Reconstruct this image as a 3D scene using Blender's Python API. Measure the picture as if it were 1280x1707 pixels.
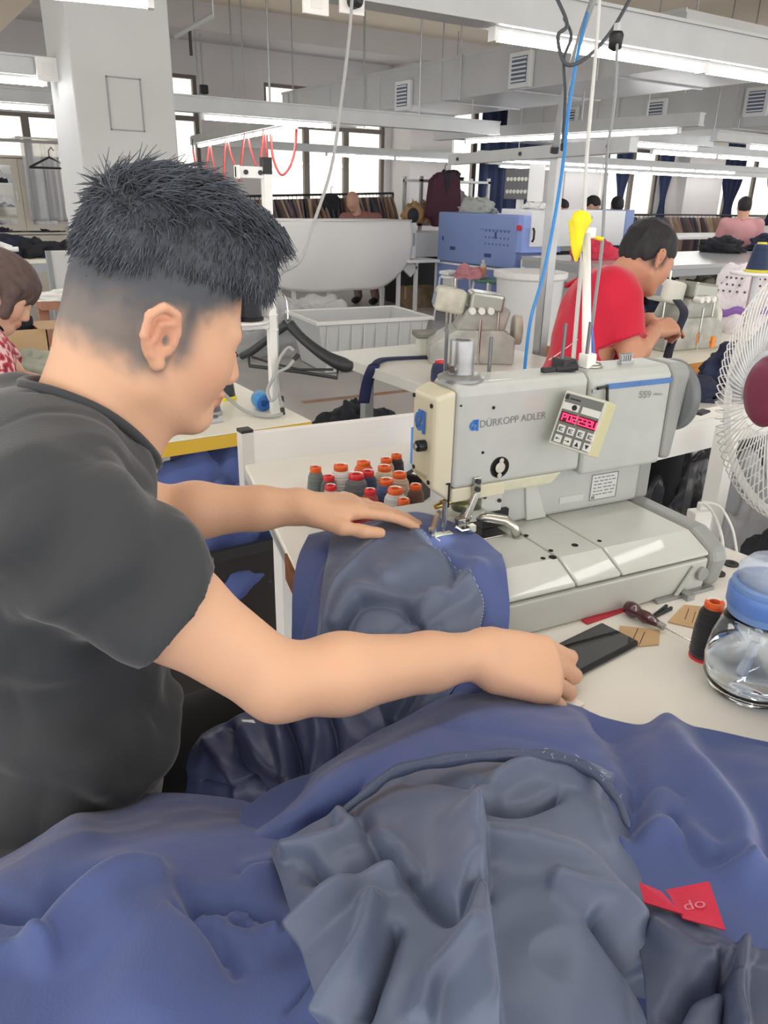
import bpy, bmesh, math, random
import numpy as np
from mathutils import Vector, Matrix
random.seed(7); np.random.seed(7)
scene = bpy.context.scene
for o in list(bpy.data.objects): bpy.data.objects.remove(o)
COL = scene.collection
# ------------------------------------------------------------------ camera
F_PX = 1282.0; PITCH = math.radians(22.3); ROLL = math.radians(1.2); YAW = math.radians(33.4); CAM_H = 1.35
_f = np.array([math.sin(YAW)*math.cos(PITCH), math.cos(YAW)*math.cos(PITCH), -math.sin(PITCH)])
_r0 = np.array([math.cos(YAW), -math.sin(YAW), 0.0]); _u0 = np.cross(_r0, _f)
_r = math.cos(ROLL)*_r0 + math.sin(ROLL)*_u0; _u = -math.sin(ROLL)*_r0 + math.cos(ROLL)*_u0
CAM = np.array([0, 0, CAM_H])
cd = bpy.data.cameras.new('camera'); cam = bpy.data.objects.new('camera', cd); COL.objects.link(cam)
cd.sensor_fit = 'VERTICAL'; cd.sensor_height = 36.0; cd.lens = F_PX*36.0/1707.0; cd.clip_start = 0.02; cd.clip_end = 200
cam.matrix_world = Matrix(((_r[0], _u[0], -_f[0], 0), (_r[1], _u[1], -_f[1], 0), (_r[2], _u[2], -_f[2], CAM_H), (0, 0, 0, 1)))
scene.camera = cam
# ------------------------------------------------------------------ light and exposure
w = bpy.data.worlds.new('world'); scene.world = w; w.use_nodes = True
bg = w.node_tree.nodes['Background']; bg.inputs[0].default_value = (1.0, 0.975, 0.955, 1); bg.inputs[1].default_value = 1.4
scene.view_settings.view_transform = 'Standard'; scene.view_settings.look = 'None'
scene.view_settings.gamma = 1.0; scene.view_settings.exposure = 0.80; scene.view_settings.use_curve_mapping = False
TUBE_POWER = 14.0
# ------------------------------------------------------------------ picture rays
def ray(x, y): return _f + _r*((x-640)/F_PX) + _u*((853.5-y)/F_PX)
def PZ(x, y, z):
    d = ray(x, y); return CAM + d*((z-CAM_H)/d[2])
def PT(x, y, t): return CAM + ray(x, y)*t
def PY(x, y, Y):
    d = ray(x, y); return CAM + d*(Y/d[1])
def PX(x, y, X):
    d = ray(x, y); return CAM + d*(X/d[0])
def V(p): return Vector((float(p[0]), float(p[1]), float(p[2])))
def A(*p): return np.array(p, float)
# ------------------------------------------------------------------ materials
def lin(c):
    if isinstance(c, str):
        c = tuple(int(c[i:i+2], 16)/255 for i in (0, 2, 4))
    return tuple((v/12.92 if v <= 0.04045 else ((v+0.055)/1.055)**2.4) for v in c)
MATS = {}
def mat(name, col, rough=0.5, metal=0.0, var=0.0, vscale=8.0, bump=0.0, bscale=60.0, emit=0.0, trans=0.0, coat=0.0, sheen=0.0, ior=1.45, alpha=1.0, spec=None, stretch=None, col2=None):
    if name in MATS: return MATS[name]
    m = bpy.data.materials.new(name); m.use_nodes = True; nt = m.node_tree; b = nt.nodes['Principled BSDF']
    c = lin(col)
    b.inputs['Base Color'].default_value = (*c, 1); b.inputs['Roughness'].default_value = rough; b.inputs['Metallic'].default_value = metal
    if spec is not None: b.inputs['Specular IOR Level'].default_value = spec
    b.inputs['IOR'].default_value = ior
    if trans: b.inputs['Transmission Weight'].default_value = trans
    if coat: b.inputs['Coat Weight'].default_value = coat
    if sheen:
        b.inputs['Sheen Weight'].default_value = sheen; b.inputs['Sheen Roughness'].default_value = 0.4
    if alpha < 1: b.inputs['Alpha'].default_value = alpha
    if emit:
        b.inputs['Emission Color'].default_value = (*c, 1); b.inputs['Emission Strength'].default_value = emit
    if var or bump:
        tc = nt.nodes.new('ShaderNodeTexCoord'); mp = nt.nodes.new('ShaderNodeMapping'); nt.links.new(tc.outputs['Object'], mp.inputs['Vector'])
        if stretch: mp.inputs['Scale'].default_value = stretch
    if var:
        n = nt.nodes.new('ShaderNodeTexNoise'); n.inputs['Scale'].default_value = vscale; n.inputs['Detail'].default_value = 4
        nt.links.new(mp.outputs[0], n.inputs['Vector'])
        r = nt.nodes.new('ShaderNodeValToRGB'); r.color_ramp.elements[0].position = 0.3; r.color_ramp.elements[1].position = 0.7
        c2 = lin(col2) if col2 else tuple(v*(1-var) for v in c)
        r.color_ramp.elements[0].color = (*c2, 1); r.color_ramp.elements[1].color = (*(c if col2 else tuple(min(1, v*(1+var*0.6)) for v in c)), 1)
        nt.links.new(n.outputs['Fac'], r.inputs[0]); nt.links.new(r.outputs[0], b.inputs['Base Color'])
    if bump:
        n2 = nt.nodes.new('ShaderNodeTexNoise'); n2.inputs['Scale'].default_value = bscale; n2.inputs['Detail'].default_value = 3
        nt.links.new(mp.outputs[0], n2.inputs['Vector'])
        bp = nt.nodes.new('ShaderNodeBump'); bp.inputs['Strength'].default_value = bump; bp.inputs['Distance'].default_value = 0.01
        nt.links.new(n2.outputs['Fac'], bp.inputs['Height']); nt.links.new(bp.outputs[0], b.inputs['Normal'])
    MATS[name] = m; return m
def attr_mat(name, rough=0.5, bump=0.0, bscale=200, sheen=0, spec=0.5, sss=0):
    if name in MATS: return MATS[name]
    m = bpy.data.materials.new(name); m.use_nodes = True; nt = m.node_tree; b = nt.nodes['Principled BSDF']
    a = nt.nodes.new('ShaderNodeAttribute'); a.attribute_name = 'Col'
    nt.links.new(a.outputs['Color'], b.inputs['Base Color']); b.inputs['Roughness'].default_value = rough; b.inputs['Specular IOR Level'].default_value = spec
    if sheen: b.inputs['Sheen Weight'].default_value = sheen
    if sss:
        b.inputs['Subsurface Weight'].default_value = sss; b.inputs['Subsurface Radius'].default_value = (0.012, 0.005, 0.003); b.inputs['Subsurface Scale'].default_value = 0.5
    if bump:
        tc = nt.nodes.new('ShaderNodeTexCoord'); n2 = nt.nodes.new('ShaderNodeTexNoise'); n2.inputs['Scale'].default_value = bscale
        nt.links.new(tc.outputs['Object'], n2.inputs['Vector'])
        bp = nt.nodes.new('ShaderNodeBump'); bp.inputs['Strength'].default_value = bump; bp.inputs['Distance'].default_value = 0.002
        nt.links.new(n2.outputs['Fac'], bp.inputs['Height']); nt.links.new(bp.outputs[0], b.inputs['Normal'])
    MATS[name] = m; return m
# ------------------------------------------------------------------ mesh building
def link(name, me, m=None, parent=None, smooth=False):
    o = bpy.data.objects.new(name, me); COL.objects.link(o)
    if m is not None:
        me.materials.clear(); me.materials.append(m)
    if parent is not None: o.parent = parent
    if smooth and len(me.polygons): me.polygons.foreach_set('use_smooth', [True]*len(me.polygons))
    return o
def T(o, label, cat, group=None):
    o['label'] = label; o['category'] = cat
    if group: o['group'] = group
    return o
def thing(name, label, cat, loc=(0, 0, 0), group=None, rz=0.0):
    o = bpy.data.objects.new(name, None); COL.objects.link(o); o.location = V(loc); o.rotation_euler = (0, 0, rz)
    o.empty_display_size = 0.05
    return T(o, label, cat, group)
class MB:
    """collects shapes; build() links them as one mesh, in the space of the parent"""
    def __init__(s, M=None): s.v = []; s.f = []; s.M = M
    def _add(s, vs, fs):
        n = len(s.v)
        if s.M is not None: vs = [tuple(s.M @ Vector((float(a), float(b), float(c)))) for a, b, c in vs]
        s.v += [(float(a), float(b), float(c)) for a, b, c in vs]; s.f += [tuple(i+n for i in f) for f in fs]; return s
    def box(s, lo, hi, rot=None, piv=None):
        (a, b, c), (d, e, g) = lo, hi
        vs = [(a, b, c), (d, b, c), (d, e, c), (a, e, c), (a, b, g), (d, b, g), (d, e, g), (a, e, g)]
        if rot is not None:
            p = Vector(piv if piv is not None else ((a+d)/2, (b+e)/2, (c+g)/2)); vs = [tuple(rot @ (Vector(q)-p) + p) for q in vs]
        return s._add(vs, [(3, 2, 1, 0), (4, 5, 6, 7), (0, 1, 5, 4), (1, 2, 6, 5), (2, 3, 7, 6), (3, 0, 4, 7)])
    def hexa(s, q): return s._add(q, [(3, 2, 1, 0), (4, 5, 6, 7), (0, 1, 5, 4), (1, 2, 6, 5), (2, 3, 7, 6), (3, 0, 4, 7)])
    def prism(s, poly, lo, hi, ax=2):
        """2d poly extruded along axis ax; poly coords are the other two axes in order"""
        def mk(p, h):
            q = [0, 0, 0]; o = [i for i in range(3) if i != ax]; q[o[0]], q[o[1]] = p; q[ax] = h; return tuple(q)
        n = len(poly); vs = [mk(p, lo) for p in poly] + [mk(p, hi) for p in poly]
        ar = sum(poly[i][0]*poly[(i+1) % n][1]-poly[(i+1) % n][0]*poly[i][1] for i in range(n))
        flip = (ar < 0) ^ (ax == 1)
        fs = [tuple(range(n))[::-1], tuple(range(n, 2*n))] + [(i, (i+1) % n, n+(i+1) % n, n+i) for i in range(n)]
        if flip: fs = [f[::-1] for f in fs]
        return s._add(vs, fs)
    def cyl(s, p0, p1, r0, r1=None, n=16, caps=True):
        r1 = r0 if r1 is None else r1
        return s.tube([p0, p1], [r0, r1], n, caps)
    def tube(s, path, r, n=10, caps=True, closed=False):
        P = [Vector((float(p[0]), float(p[1]), float(p[2]))) for p in path]; k = len(P)
        R = list(r) if hasattr(r, '__len__') else [r]*k
        vs = []; fs = []; prev = None
        for i in range(k):
            if closed: d = P[(i+1) % k]-P[i-1]
            else: d = P[min(i+1, k-1)]-P[max(i-1, 0)]
            d = d.normalized() if d.length > 1e-9 else Vector((0, 0, 1))
            if prev is None:
                a = Vector((0, 0, 1)) if abs(d.z) < 0.9 else Vector((1, 0, 0)); e1 = d.cross(a).normalized()
            else:
                e1 = prev-d*prev.dot(d); e1 = e1.normalized() if e1.length > 1e-6 else d.orthogonal().normalized()
            prev = e1; e2 = d.cross(e1)
            for j in range(n):
                t = 2*math.pi*j/n; vs.append(tuple(P[i]+(e1*math.cos(t)+e2*math.sin(t))*R[i]))
        for i in range(k if closed else k-1):
            for j in range(n):
                a, b = i*n+j, i*n+(j+1) % n; c, d = ((i+1) % k)*n+(j+1) % n, ((i+1) % k)*n+j
                fs.append((a, b, c, d))
        if caps and not closed: fs += [tuple(range(n))[::-1], tuple(range((k-1)*n, k*n))]
        return s._add(vs, fs)
    def lathe(s, prof, n=24, o=(0, 0, 0), ax=None):
        """prof: (radius, height) list; axis +z by default"""
        B = Matrix.Identity(3)
        if ax is not None: B = Vector((0, 0, 1)).rotation_difference(Vector((float(ax[0]), float(ax[1]), float(ax[2])))).to_matrix()
        O = Vector((float(o[0]), float(o[1]), float(o[2]))); vs = []; k = len(prof)
        for r, h in prof:
            for j in range(n):
                t = 2*math.pi*j/n; vs.append(tuple(O+B @ Vector((r*math.cos(t), r*math.sin(t), h))))
        fs = [(i*n+j, i*n+(j+1) % n, (i+1)*n+(j+1) % n, (i+1)*n+j) for i in range(k-1) for j in range(n)]
        if prof[0][0] > 1e-5: fs.append(tuple(range(n))[::-1])
        if prof[-1][0] > 1e-5: fs.append(tuple(range((k-1)*n, k*n)))
        return s._add(vs, fs)
    def ell(s, c, r, n=16, m=10, R=None):
        vs = []; fs = []
        for i in range(m+1):
            p = math.pi*i/m
            for j in range(n):
                t = 2*math.pi*j/n; q = Vector((r[0]*math.sin(p)*math.cos(t), r[1]*math.sin(p)*math.sin(t), r[2]*math.cos(p)))
                if R is not None: q = R @ q
                vs.append((c[0]+q[0], c[1]+q[1], c[2]+q[2]))
        for i in range(m):
            for j in range(n): fs.append((i*n+j, (i+1)*n+j, (i+1)*n+(j+1) % n, i*n+(j+1) % n))
        return s._add(vs, fs)
    def grid(s, P):
        P = np.asarray(P); r, c = P.shape[:2]
        return s._add([tuple(p) for p in P.reshape(-1, 3)], [(i*c+j, i*c+j+1, (i+1)*c+j+1, (i+1)*c+j) for i in range(r-1) for j in range(c-1)])
    def mesh(s, name, weld=False):
        me = bpy.data.meshes.new(name); me.from_pydata(s.v, [], s.f); me.update()
        return me
    def build(s, name, m, parent=None, smooth=False, bev=0.0, seg=2, auto=None, solid=0.0):
        me = s.mesh(name); o = link(name, me, m, parent, smooth or auto is not None)
        if auto is not None:
            import bmesh as _b
            bm = _b.new(); bm.from_mesh(me)
            for e in bm.edges: e.smooth = not (len(e.link_faces) == 2 and e.calc_face_angle(0) > math.radians(auto))
            bm.to_mesh(me); bm.free()
        if solid:
            md = o.modifiers.new('solid', 'SOLIDIFY'); md.thickness = solid; md.offset = 0
        if bev:
            md = o.modifiers.new('bevel', 'BEVEL'); md.width = bev; md.segments = seg; md.limit_method = 'ANGLE'; md.angle_limit = math.radians(35)
            if not smooth and auto is None:
                md.harden_normals = False
        return o
def struct(o):
    o['kind'] = 'structure'; return o
def copy_tree(o, parent=None):
    c = o.copy(); COL.objects.link(c); c.parent = parent
    for ch in list(o.children): copy_tree(ch, c)
    return c
def basis_mat(ex, ey, ez, o):
    return Matrix(((ex[0], ey[0], ez[0], o[0]), (ex[1], ey[1], ez[1], o[1]), (ex[2], ey[2], ez[2], o[2]), (0, 0, 0, 1)))
def spline(pts, n):
    """Catmull-Rom through pts (k x d) sampled at n points"""
    P = np.asarray(pts, float); k = len(P)
    if k == 2: return P[0]+(P[1]-P[0])*np.linspace(0, 1, n)[:, None]
    Q = np.vstack([2*P[0]-P[1], P, 2*P[-1]-P[-2]])
    u = np.linspace(0, k-1-1e-6, n); i = u.astype(int); t = (u-i)[:, None]
    a, b, c, d = Q[i], Q[i+1], Q[i+2], Q[i+3]
    return 0.5*((2*b)+(c-a)*t+(2*a-5*b+4*c-d)*t**2+(3*b-a-3*c+d)*t**3)
def surf(ctrl, nr, nc):
    C = np.asarray(ctrl, float)
    rows = np.stack([spline(r, nc) for r in C])
    return np.stack([spline(rows[:, j], nr) for j in range(nc)], axis=1)
def gnormals(P):
    du = np.gradient(P, axis=1); dv = np.gradient(P, axis=0); n = np.cross(du, dv); return n/(np.linalg.norm(n, axis=2, keepdims=True)+1e-9)
def text_mesh(s, size):
    cu = bpy.data.curves.new('lettering', 'FONT'); cu.body = s; cu.size = size; cu.align_x = 'LEFT'
    o = bpy.data.objects.new('lettering', cu); COL.objects.link(o); bpy.context.view_layer.update()
    me = bpy.data.meshes.new_from_object(o.evaluated_get(bpy.context.evaluated_depsgraph_get())); bpy.data.objects.remove(o); return me
# value noise
_NT = np.random.RandomState(3).rand(64, 64, 64)
def vnoise(p):
    p = np.asarray(p, float); i = np.floor(p).astype(int); f = p-i; f = f*f*(3-2*f); r = 0
    for a in (0, 1):
        for b in (0, 1):
            for c in (0, 1):
                wgt = (f[..., 0] if a else 1-f[..., 0])*(f[..., 1] if b else 1-f[..., 1])*(f[..., 2] if c else 1-f[..., 2])
                r = r+wgt*_NT[(i[..., 0]+a) & 63, (i[..., 1]+b) & 63, (i[..., 2]+c) & 63]
    return r*2-1
def fbm(p, o=3):
    r = 0; a = 1.0
    for k in range(o): r = r+a*vnoise(np.asarray(p)*2**k+k*17.3); a *= 0.5
    return r
def ridge(p, o=2):
    r = 0; a = 1.0
    for k in range(o): r = r+a*(1-np.abs(vnoise(np.asarray(p)*2**k+k*9.1))*2); a *= 0.5
    return r
# ------------------------------------------------------------------ blended bodies (one continuous surface)
class SDF:
    def __init__(s, lo, hi, vox):
        s.lo = np.array(lo, float); s.vox = vox; s.n = np.ceil((np.array(hi)-s.lo)/vox).astype(int)+1
        s.D = np.full(s.n, 0.5, np.float32)
        s.ax = [(s.lo[k]+vox*np.arange(s.n[k])).astype(np.float32) for k in range(3)]
    def _sl(s, lo, hi, pad):
        a = np.clip(np.floor((np.array(lo)-pad-s.lo)/s.vox).astype(int), 0, s.n); b = np.clip(np.ceil((np.array(hi)+pad-s.lo)/s.vox).astype(int)+1, 0, s.n)
        sl = tuple(slice(a[k], b[k]) for k in range(3))
        return sl, s.ax[0][sl[0]][:, None, None], s.ax[1][sl[1]][None, :, None], s.ax[2][sl[2]][None, None, :]
    def _mix(s, sl, d, k, sub=False):
        D = s.D[sl]
        if sub: 
            h = np.clip(k-np.abs(D+d), 0, None)/max(k, 1e-6); s.D[sl] = np.maximum(D, -d)+h*h*k*0.25
        else:
            h = np.clip(k-np.abs(D-d), 0, None)/max(k, 1e-6); s.D[sl] = np.minimum(D, d)-h*h*k*0.25
    def cap(s, a, b, ra, rb=None, k=0.01, sub=False):
        a = np.array(a, float); b = np.array(b, float); rb = ra if rb is None else rb; R = max(ra, rb)
        sl, X, Y, Z = s._sl(np.minimum(a, b)-R, np.maximum(a, b)+R, k+3*s.vox)
        ab = b-a; l2 = max(ab@ab, 1e-9)
        t = np.clip(((X-a[0])*ab[0]+(Y-a[1])*ab[1]+(Z-a[2])*ab[2])/l2, 0, 1)
        d = np.sqrt((X-a[0]-ab[0]*t)**2+(Y-a[1]-ab[1]*t)**2+(Z-a[2]-ab[2]*t)**2)-(ra+(rb-ra)*t)
        s._mix(sl, d, k, sub); return s
    def chain(s, pts, rs, k=0.01):
        for i in range(len(pts)-1): s.cap(pts[i], pts[i+1], rs[i], rs[i+1], k)
        return s
    def ell(s, c, r, B=None, k=0.01, sub=False):
        c = np.array(c, float); r = np.array(r, float); R = r.max()
        sl, X, Y, Z = s._sl(c-R, c+R, k+3*s.vox); X = X-c[0]; Y = Y-c[1]; Z = Z-c[2]
        if B is None: B = np.eye(3)
        u = X*B[0][0]+Y*B[0][1]+Z*B[0][2]; v = X*B[1][0]+Y*B[1][1]+Z*B[1][2]; q = X*B[2][0]+Y*B[2][1]+Z*B[2][2]
        k0 = np.sqrt((u/r[0])**2+(v/r[1])**2+(q/r[2])**2); k1 = np.sqrt((u/r[0]**2)**2+(v/r[1]**2)**2+(q/r[2]**2)**2)+1e-6
        s._mix(sl, k0*(k0-1)/k1, k, sub); return s
    def clip(s, p, n):
        """cuts away the side the normal n points to"""
        p = np.array(p, float); n = np.array(n, float); n = n/np.linalg.norm(n)
        d = (s.ax[0][:, None, None]-p[0])*n[0]+(s.ax[1][None, :, None]-p[1])*n[1]+(s.ax[2][None, None, :]-p[2])*n[2]
        s.D = np.maximum(s.D, d.astype(np.float32)); return s
    def mesh(s, name):
        D = s.D; ins = D < 0; n = s.n
        c = np.zeros(n-1, np.int8)
        for a in (0, 1):
            for b in (0, 1):
                for e in (0, 1): c += ins[a:n[0]-1+a, b:n[1]-1+b, e:n[2]-1+e]
        act = np.argwhere((c > 0) & (c < 8)); idx = -np.ones(n-1, np.int32); idx[tuple(act.T)] = np.arange(len(act))
        acc = np.zeros((len(act), 3)); cnt = np.zeros(len(act))
        corners = [(a, b, e) for a in (0, 1) for b in (0, 1) for e in (0, 1)]
        val = {q: D[act[:, 0]+q[0], act[:, 1]+q[1], act[:, 2]+q[2]] for q in corners}
        for q in corners:
            for k in range(3):
                if q[k] == 0:
                    q2 = list(q); q2[k] = 1; q2 = tuple(q2); d0, d1 = val[q], val[q2]; m = (d0 < 0) != (d1 < 0)
                    t = np.where(m, d0/np.where(np.abs(d0-d1) < 1e-9, 1, d0-d1), 0); p = np.tile(np.array(q, float), (len(act), 1)); p[:, k] = t
                    acc += p*m[:, None]; cnt += m
        V_ = s.lo+(act+acc/np.maximum(cnt, 1)[:, None])*s.vox
        faces = []
        for k in range(3):
            i, j = [(1, 2), (2, 0), (0, 1)][k]
            sl0 = [slice(None)]*3; sl1 = [slice(None)]*3; sl0[k] = slice(0, n[k]-1); sl1[k] = slice(1, n[k])
            ch = ins[tuple(sl0)] != ins[tuple(sl1)]; E = np.argwhere(ch)
            ok = (E[:, i] > 0) & (E[:, j] > 0) & (E[:, i] < n[i]-1) & (E[:, j] < n[j]-1); E = E[ok]
            def at(di, dj):
                q = E.copy(); q[:, i] -= di; q[:, j] -= dj; return idx[q[:, 0], q[:, 1], q[:, 2]]
            quad = np.stack([at(1, 1), at(0, 1), at(0, 0), at(1, 0)], 1)
            fl = ~ins[E[:, 0], E[:, 1], E[:, 2]]; quad[fl] = quad[fl][:, ::-1]
            faces.append(quad)
        Fq = np.vstack(faces); Fq = Fq[(Fq >= 0).all(1)]
        me = bpy.data.meshes.new(name); me.vertices.add(len(V_)); me.vertices.foreach_set('co', V_.ravel())
        me.loops.add(len(Fq)*4); me.loops.foreach_set('vertex_index', Fq.ravel()); me.polygons.add(len(Fq))
        me.polygons.foreach_set('loop_start', np.arange(0, len(Fq)*4, 4)); me.polygons.foreach_set('loop_total', np.full(len(Fq), 4))
        me.update(calc_edges=True); me.validate(); return me
def verts(me):
    a = np.empty(len(me.vertices)*3); me.vertices.foreach_get('co', a); return a.reshape(-1, 3)
def vnormals(me):
    a = np.empty(len(me.vertices)*3); me.vertices.foreach_get('normal', a); return a.reshape(-1, 3)
def set_verts(me, v): me.vertices.foreach_set('co', v.ravel()); me.update()
def set_col(me, c):
    a = me.color_attributes.new('Col', 'FLOAT_COLOR', 'POINT'); q = np.ones((len(c), 4)); q[:, :3] = c; a.data.foreach_set('color', q.ravel())
def smoothstep(a, b, x):
    t = np.clip((x-a)/(b-a), 0, 1); return t*t*(3-2*t)
# ================================================================== materials used widely
WALL = mat('wall_paint', 'c9c6c6', 0.8, var=0.04, vscale=1.5)
CEIL = mat('ceiling_paint', 'ebe0cf', 0.85, var=0.03, vscale=1)
COLM = mat('column_paint', 'c4c6c6', 0.6, var=0.03, vscale=2)
FLOOR = mat('floor_coating', 'b3b0ac', 0.22, var=0.10, vscale=1.2, bump=0.02, bscale=5)
RAIL = mat('rail_steel', 'b9bcbd', 0.45, metal=0.35, var=0.06, vscale=6)
ALU = mat('brushed_steel', 'a9abac', 0.35, metal=0.8, var=0.1, vscale=14)
CHROME = mat('chrome', 'd5d6d6', 0.15, metal=1.0)
DUCT = mat('duct_sheet', 'c2c5c7', 0.38, metal=0.35, var=0.06, vscale=2.2)
DARK = mat('dark_metal', '2a2b2e', 0.5)
BLACK = mat('black_plastic', '17181b', 0.45)
WHITE = mat('white_paint', 'e8e8e6', 0.45, var=0.02)
WPLAST = mat('white_plastic', 'eeeeec', 0.35)
FRAME = mat('window_frame', '6d6660', 0.5)
TUBE = mat('fluorescent_glow', 'ffffff', 0.4, emit=TUBE_POWER)
RED = mat('red_plastic', 'd6303a', 0.35)
def glass_mat():
    m = bpy.data.materials.new('window_glass'); m.use_nodes = True; nt = m.node_tree; nt.nodes.clear()
    o = nt.nodes.new('ShaderNodeOutputMaterial'); t = nt.nodes.new('ShaderNodeBsdfTransparent'); g = nt.nodes.new('ShaderNodeBsdfGlossy'); mx = nt.nodes.new('ShaderNodeMixShader')
    g.inputs['Roughness'].default_value = 0.05; mx.inputs[0].default_value = 0.08; t.inputs[0].default_value = (0.97, 0.97, 0.95, 1)
    nt.links.new(t.outputs[0], mx.inputs[1]); nt.links.new(g.outputs[0], mx.inputs[2]); nt.links.new(mx.outputs[0], o.inputs[0]); return m
GLASS = glass_mat()
# ================================================================== room shell
WY = 12.6; CZ = 3.75
struct(MB().box((-7, -5, -0.1), (24, WY+0.2, 0)).build('floor', FLOOR))
ceil = struct(MB().box((-7, -5, CZ), (24, WY+0.2, CZ+0.15)).build('ceiling', CEIL))
MB().box((-7, 11.7, 3.42), (24, WY, CZ)).build('ceiling_beam', WALL, ceil)
MB().box((-7, 5.1, 3.30), (24, 5.5, CZ)).build('ceiling_beam', CEIL, ceil)
# back wall with its window openings: (x0, x1, sill, head, number of lights across)
WINS = [(1.0, 2.92, 0.92, 2.32, 3), (4.2, 4.78, 1.05, 2.98, 1), (5.87, 8.18, 1.05, 2.98, 3), (9.38, 11.98, 1.05, 2.98, 3), (13.1, 15.6, 1.05, 2.98, 3), (17.2, 20.4, 1.05, 2.98, 3)]
wb = MB(); xs = -7.0
for x0, x1, s0, h0, _ in WINS:
    wb.box((xs, WY, 0), (x0, WY+0.2, 3.42)); wb.box((x0, WY, 0), (x1, WY+0.2, s0)); wb.box((x0, WY, h0), (x1, WY+0.2, 3.42)); xs = x1
wb.box((xs, WY, 0), (24, WY+0.2, 3.42))
struct(wb.build('wall_back', WALL))
for i, (x0, x1, s0, h0, n) in enumerate(WINS):
    fr = MB(); f = 0.05; yy = (WY+0.05, WY+0.12); tr = h0-0.62 if h0 > 2.5 else None
    fr.box((x0, yy[0], s0), (x1, yy[1], s0+f)).box((x0, yy[0], h0-f), (x1, yy[1], h0))
    wdt = (x1-x0)/n
    win = bpy.data.objects.new('window_%d' % (i+1), None); COL.objects.link(win); struct(win)
    for k in range(n+1):
        xc = x0+wdt*k; hw = 0.05 if 0 < k < n else 0.03; xc = min(max(xc, x0+hw), x1-hw)
        fr.box((xc-hw, yy[0], s0+f), (xc+hw, yy[1], h0-f))
    if tr: fr.box((x0, yy[0]-0.005, tr), (x1, yy[1]+0.005, tr+0.07))
    fr.build('window_frame', FRAME, win)
    for k in range(n):
        a, b = x0+wdt*k+0.05, x0+wdt*(k+1)-0.05
        rows = [(s0+f, tr), (tr+0.07, h0-f)] if tr else [(s0+f, h0-f)]
        for z0, z1 in rows: MB().box((a, WY+0.08, z0), (b, WY+0.086, z1)).build('pane', GLASS, win)
    MB().box((x0-0.05, WY-0.12, s0-0.05), (x1+0.05, WY+0.02, s0)).build('window_sill', WHITE, win)
# square column at the left and columns by the far wall
col = struct(MB().box((1.13, 4.8, 0), (1.68, 5.35, CZ-0.45)).build('column', COLM, bev=0.012))
colm2 = MB()
p0, p1 = PY(177, 127, 4.795), PY(241, 219, 4.795)
for a, b in (((p0[0], p0[2]), (p1[0], p0[2])), ((p1[0], p0[2]), (p1[0], p1[2])), ((p0[0], p1[2]), (p1[0], p1[2])), ((p0[0], p1[2]), (p0[0], p0[2]))):
    colm2.box((min(a[0], b[0])-0.003, 4.794, min(a[1], b[1])-0.003), (max(a[0], b[0])+0.003, 4.801, max(a[1], b[1])+0.003))
colm2.build('cover_plate_seam', mat('seam_grey', '96999a', 0.7), col)
for x0, x1, yy in ((8.3, 9.2, 12.0), (12.05, 13.05, 12.0), (15.8, 17.1, 12.0)):
    struct(MB().box((x0, yy, 0), (x1, WY, 3.42)).build('column', WALL))
# low beam along the left and painted floor line
struct(MB().box((-4.5, 2.2, 2.62), (1.42, 9.5, 3.3)).build('beam_left', CEIL))
a, b = PZ(505, 671, 0), PZ(690, 650, 0)
line = MB(); dd = (b-a)/np.linalg.norm(b-a); nn = A(-dd[1], dd[0], 0)*0.035
line.hexa([a-nn, b-nn, b+nn, a+nn]+[q+A(0, 0, .002) for q in (a-nn, b-nn, b+nn, a+nn)])
struct(line.build('trim_1', mat('floor_line', '8f8478', 0.6, var=0.4, vscale=6, col2='a5643c')))
# ================================================================== light rails
def rail(name, label, p0, p1, tubes, z=1.9, rods=(), h=0.10, w=0.075, gap=0.035, lip=True, top=None):
    """horizontal steel trunking from p0 to p1 (x, y) with tubes at (s0, s1) metres from p0"""
    p0 = A(*p0); p1 = A(*p1); L = np.linalg.norm(p1-p0); d = (p1-p0)/L; ang = math.atan2(d[1], d[0])
    o = thing(name, label, 'light', (p0[0], p0[1], z), rz=ang)
    t = MB().box((0, -w/2, gap), (L, w/2, gap+h))
    if lip: t.box((0, -w/2-0.012, gap), (L, -w/2, gap+0.012)).box((0, w/2, gap), (L, w/2+0.012, gap+0.012)).box((0, -w/2-0.012, gap+h-0.012), (L, -w/2, gap+h))
    t.build('trunking', RAIL, o)
    for s0, s1 in tubes:
        tb = MB().cyl((s0, 0, 0.004), (s1, 0, 0.004), 0.015, n=10).build('tube', TUBE, o, smooth=True)
        MB().box((s0-0.02, -0.02, -0.012), (s0, 0.02, gap)).build('lamp_holder', WPLAST, tb)
        MB().box((s1, -0.02, -0.012), (s1+0.02, 0.02, gap)).build('lamp_holder', WPLAST, tb)
        MB().box((s0, -0.02, 0.022), (s1, 0.02, gap)).build('batten', WHITE, tb)
    for s in rods: MB().cyl((s, 0, gap+h), (s, 0, (top or CZ)-z), 0.009, n=8).build('hanger_rod', ALU, o)
    return o
rail('light_rail', 'nearest white light rail crossing the top of the picture above the machine', (0.85, 2.56), (7.2, 2.50), [(1.28, 2.46), (2.5, 3.68)], rods=(0.6, 3.2, 5.4), h=0.13, w=0.09)
rail('light_rail', 'short rail with a tube at the top left before the column', (-1.4, 3.35), (0.95, 2.82), [(0.9, 2.38)], rods=(0.5,))
rail('light_rail', 'light rail crossing behind the column with red air hoses near it', (1.70, 6.56), (5.55, 6.52), [(0.82, 1.96)], rods=(1.4, 2.9), h=0.12)
rail('light_rail', 'upper left light rail ending at the column with a white switch box', (-1.2, 5.25), (1.12, 5.2), [(0.9, 2.26)], rods=(1.9,))
rail('light_rail', 'lower left light rail passing behind the column', (-1.0, 6.9), (1.62, 6.82), [(0.9, 2.4)], rods=(1.6,))
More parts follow.
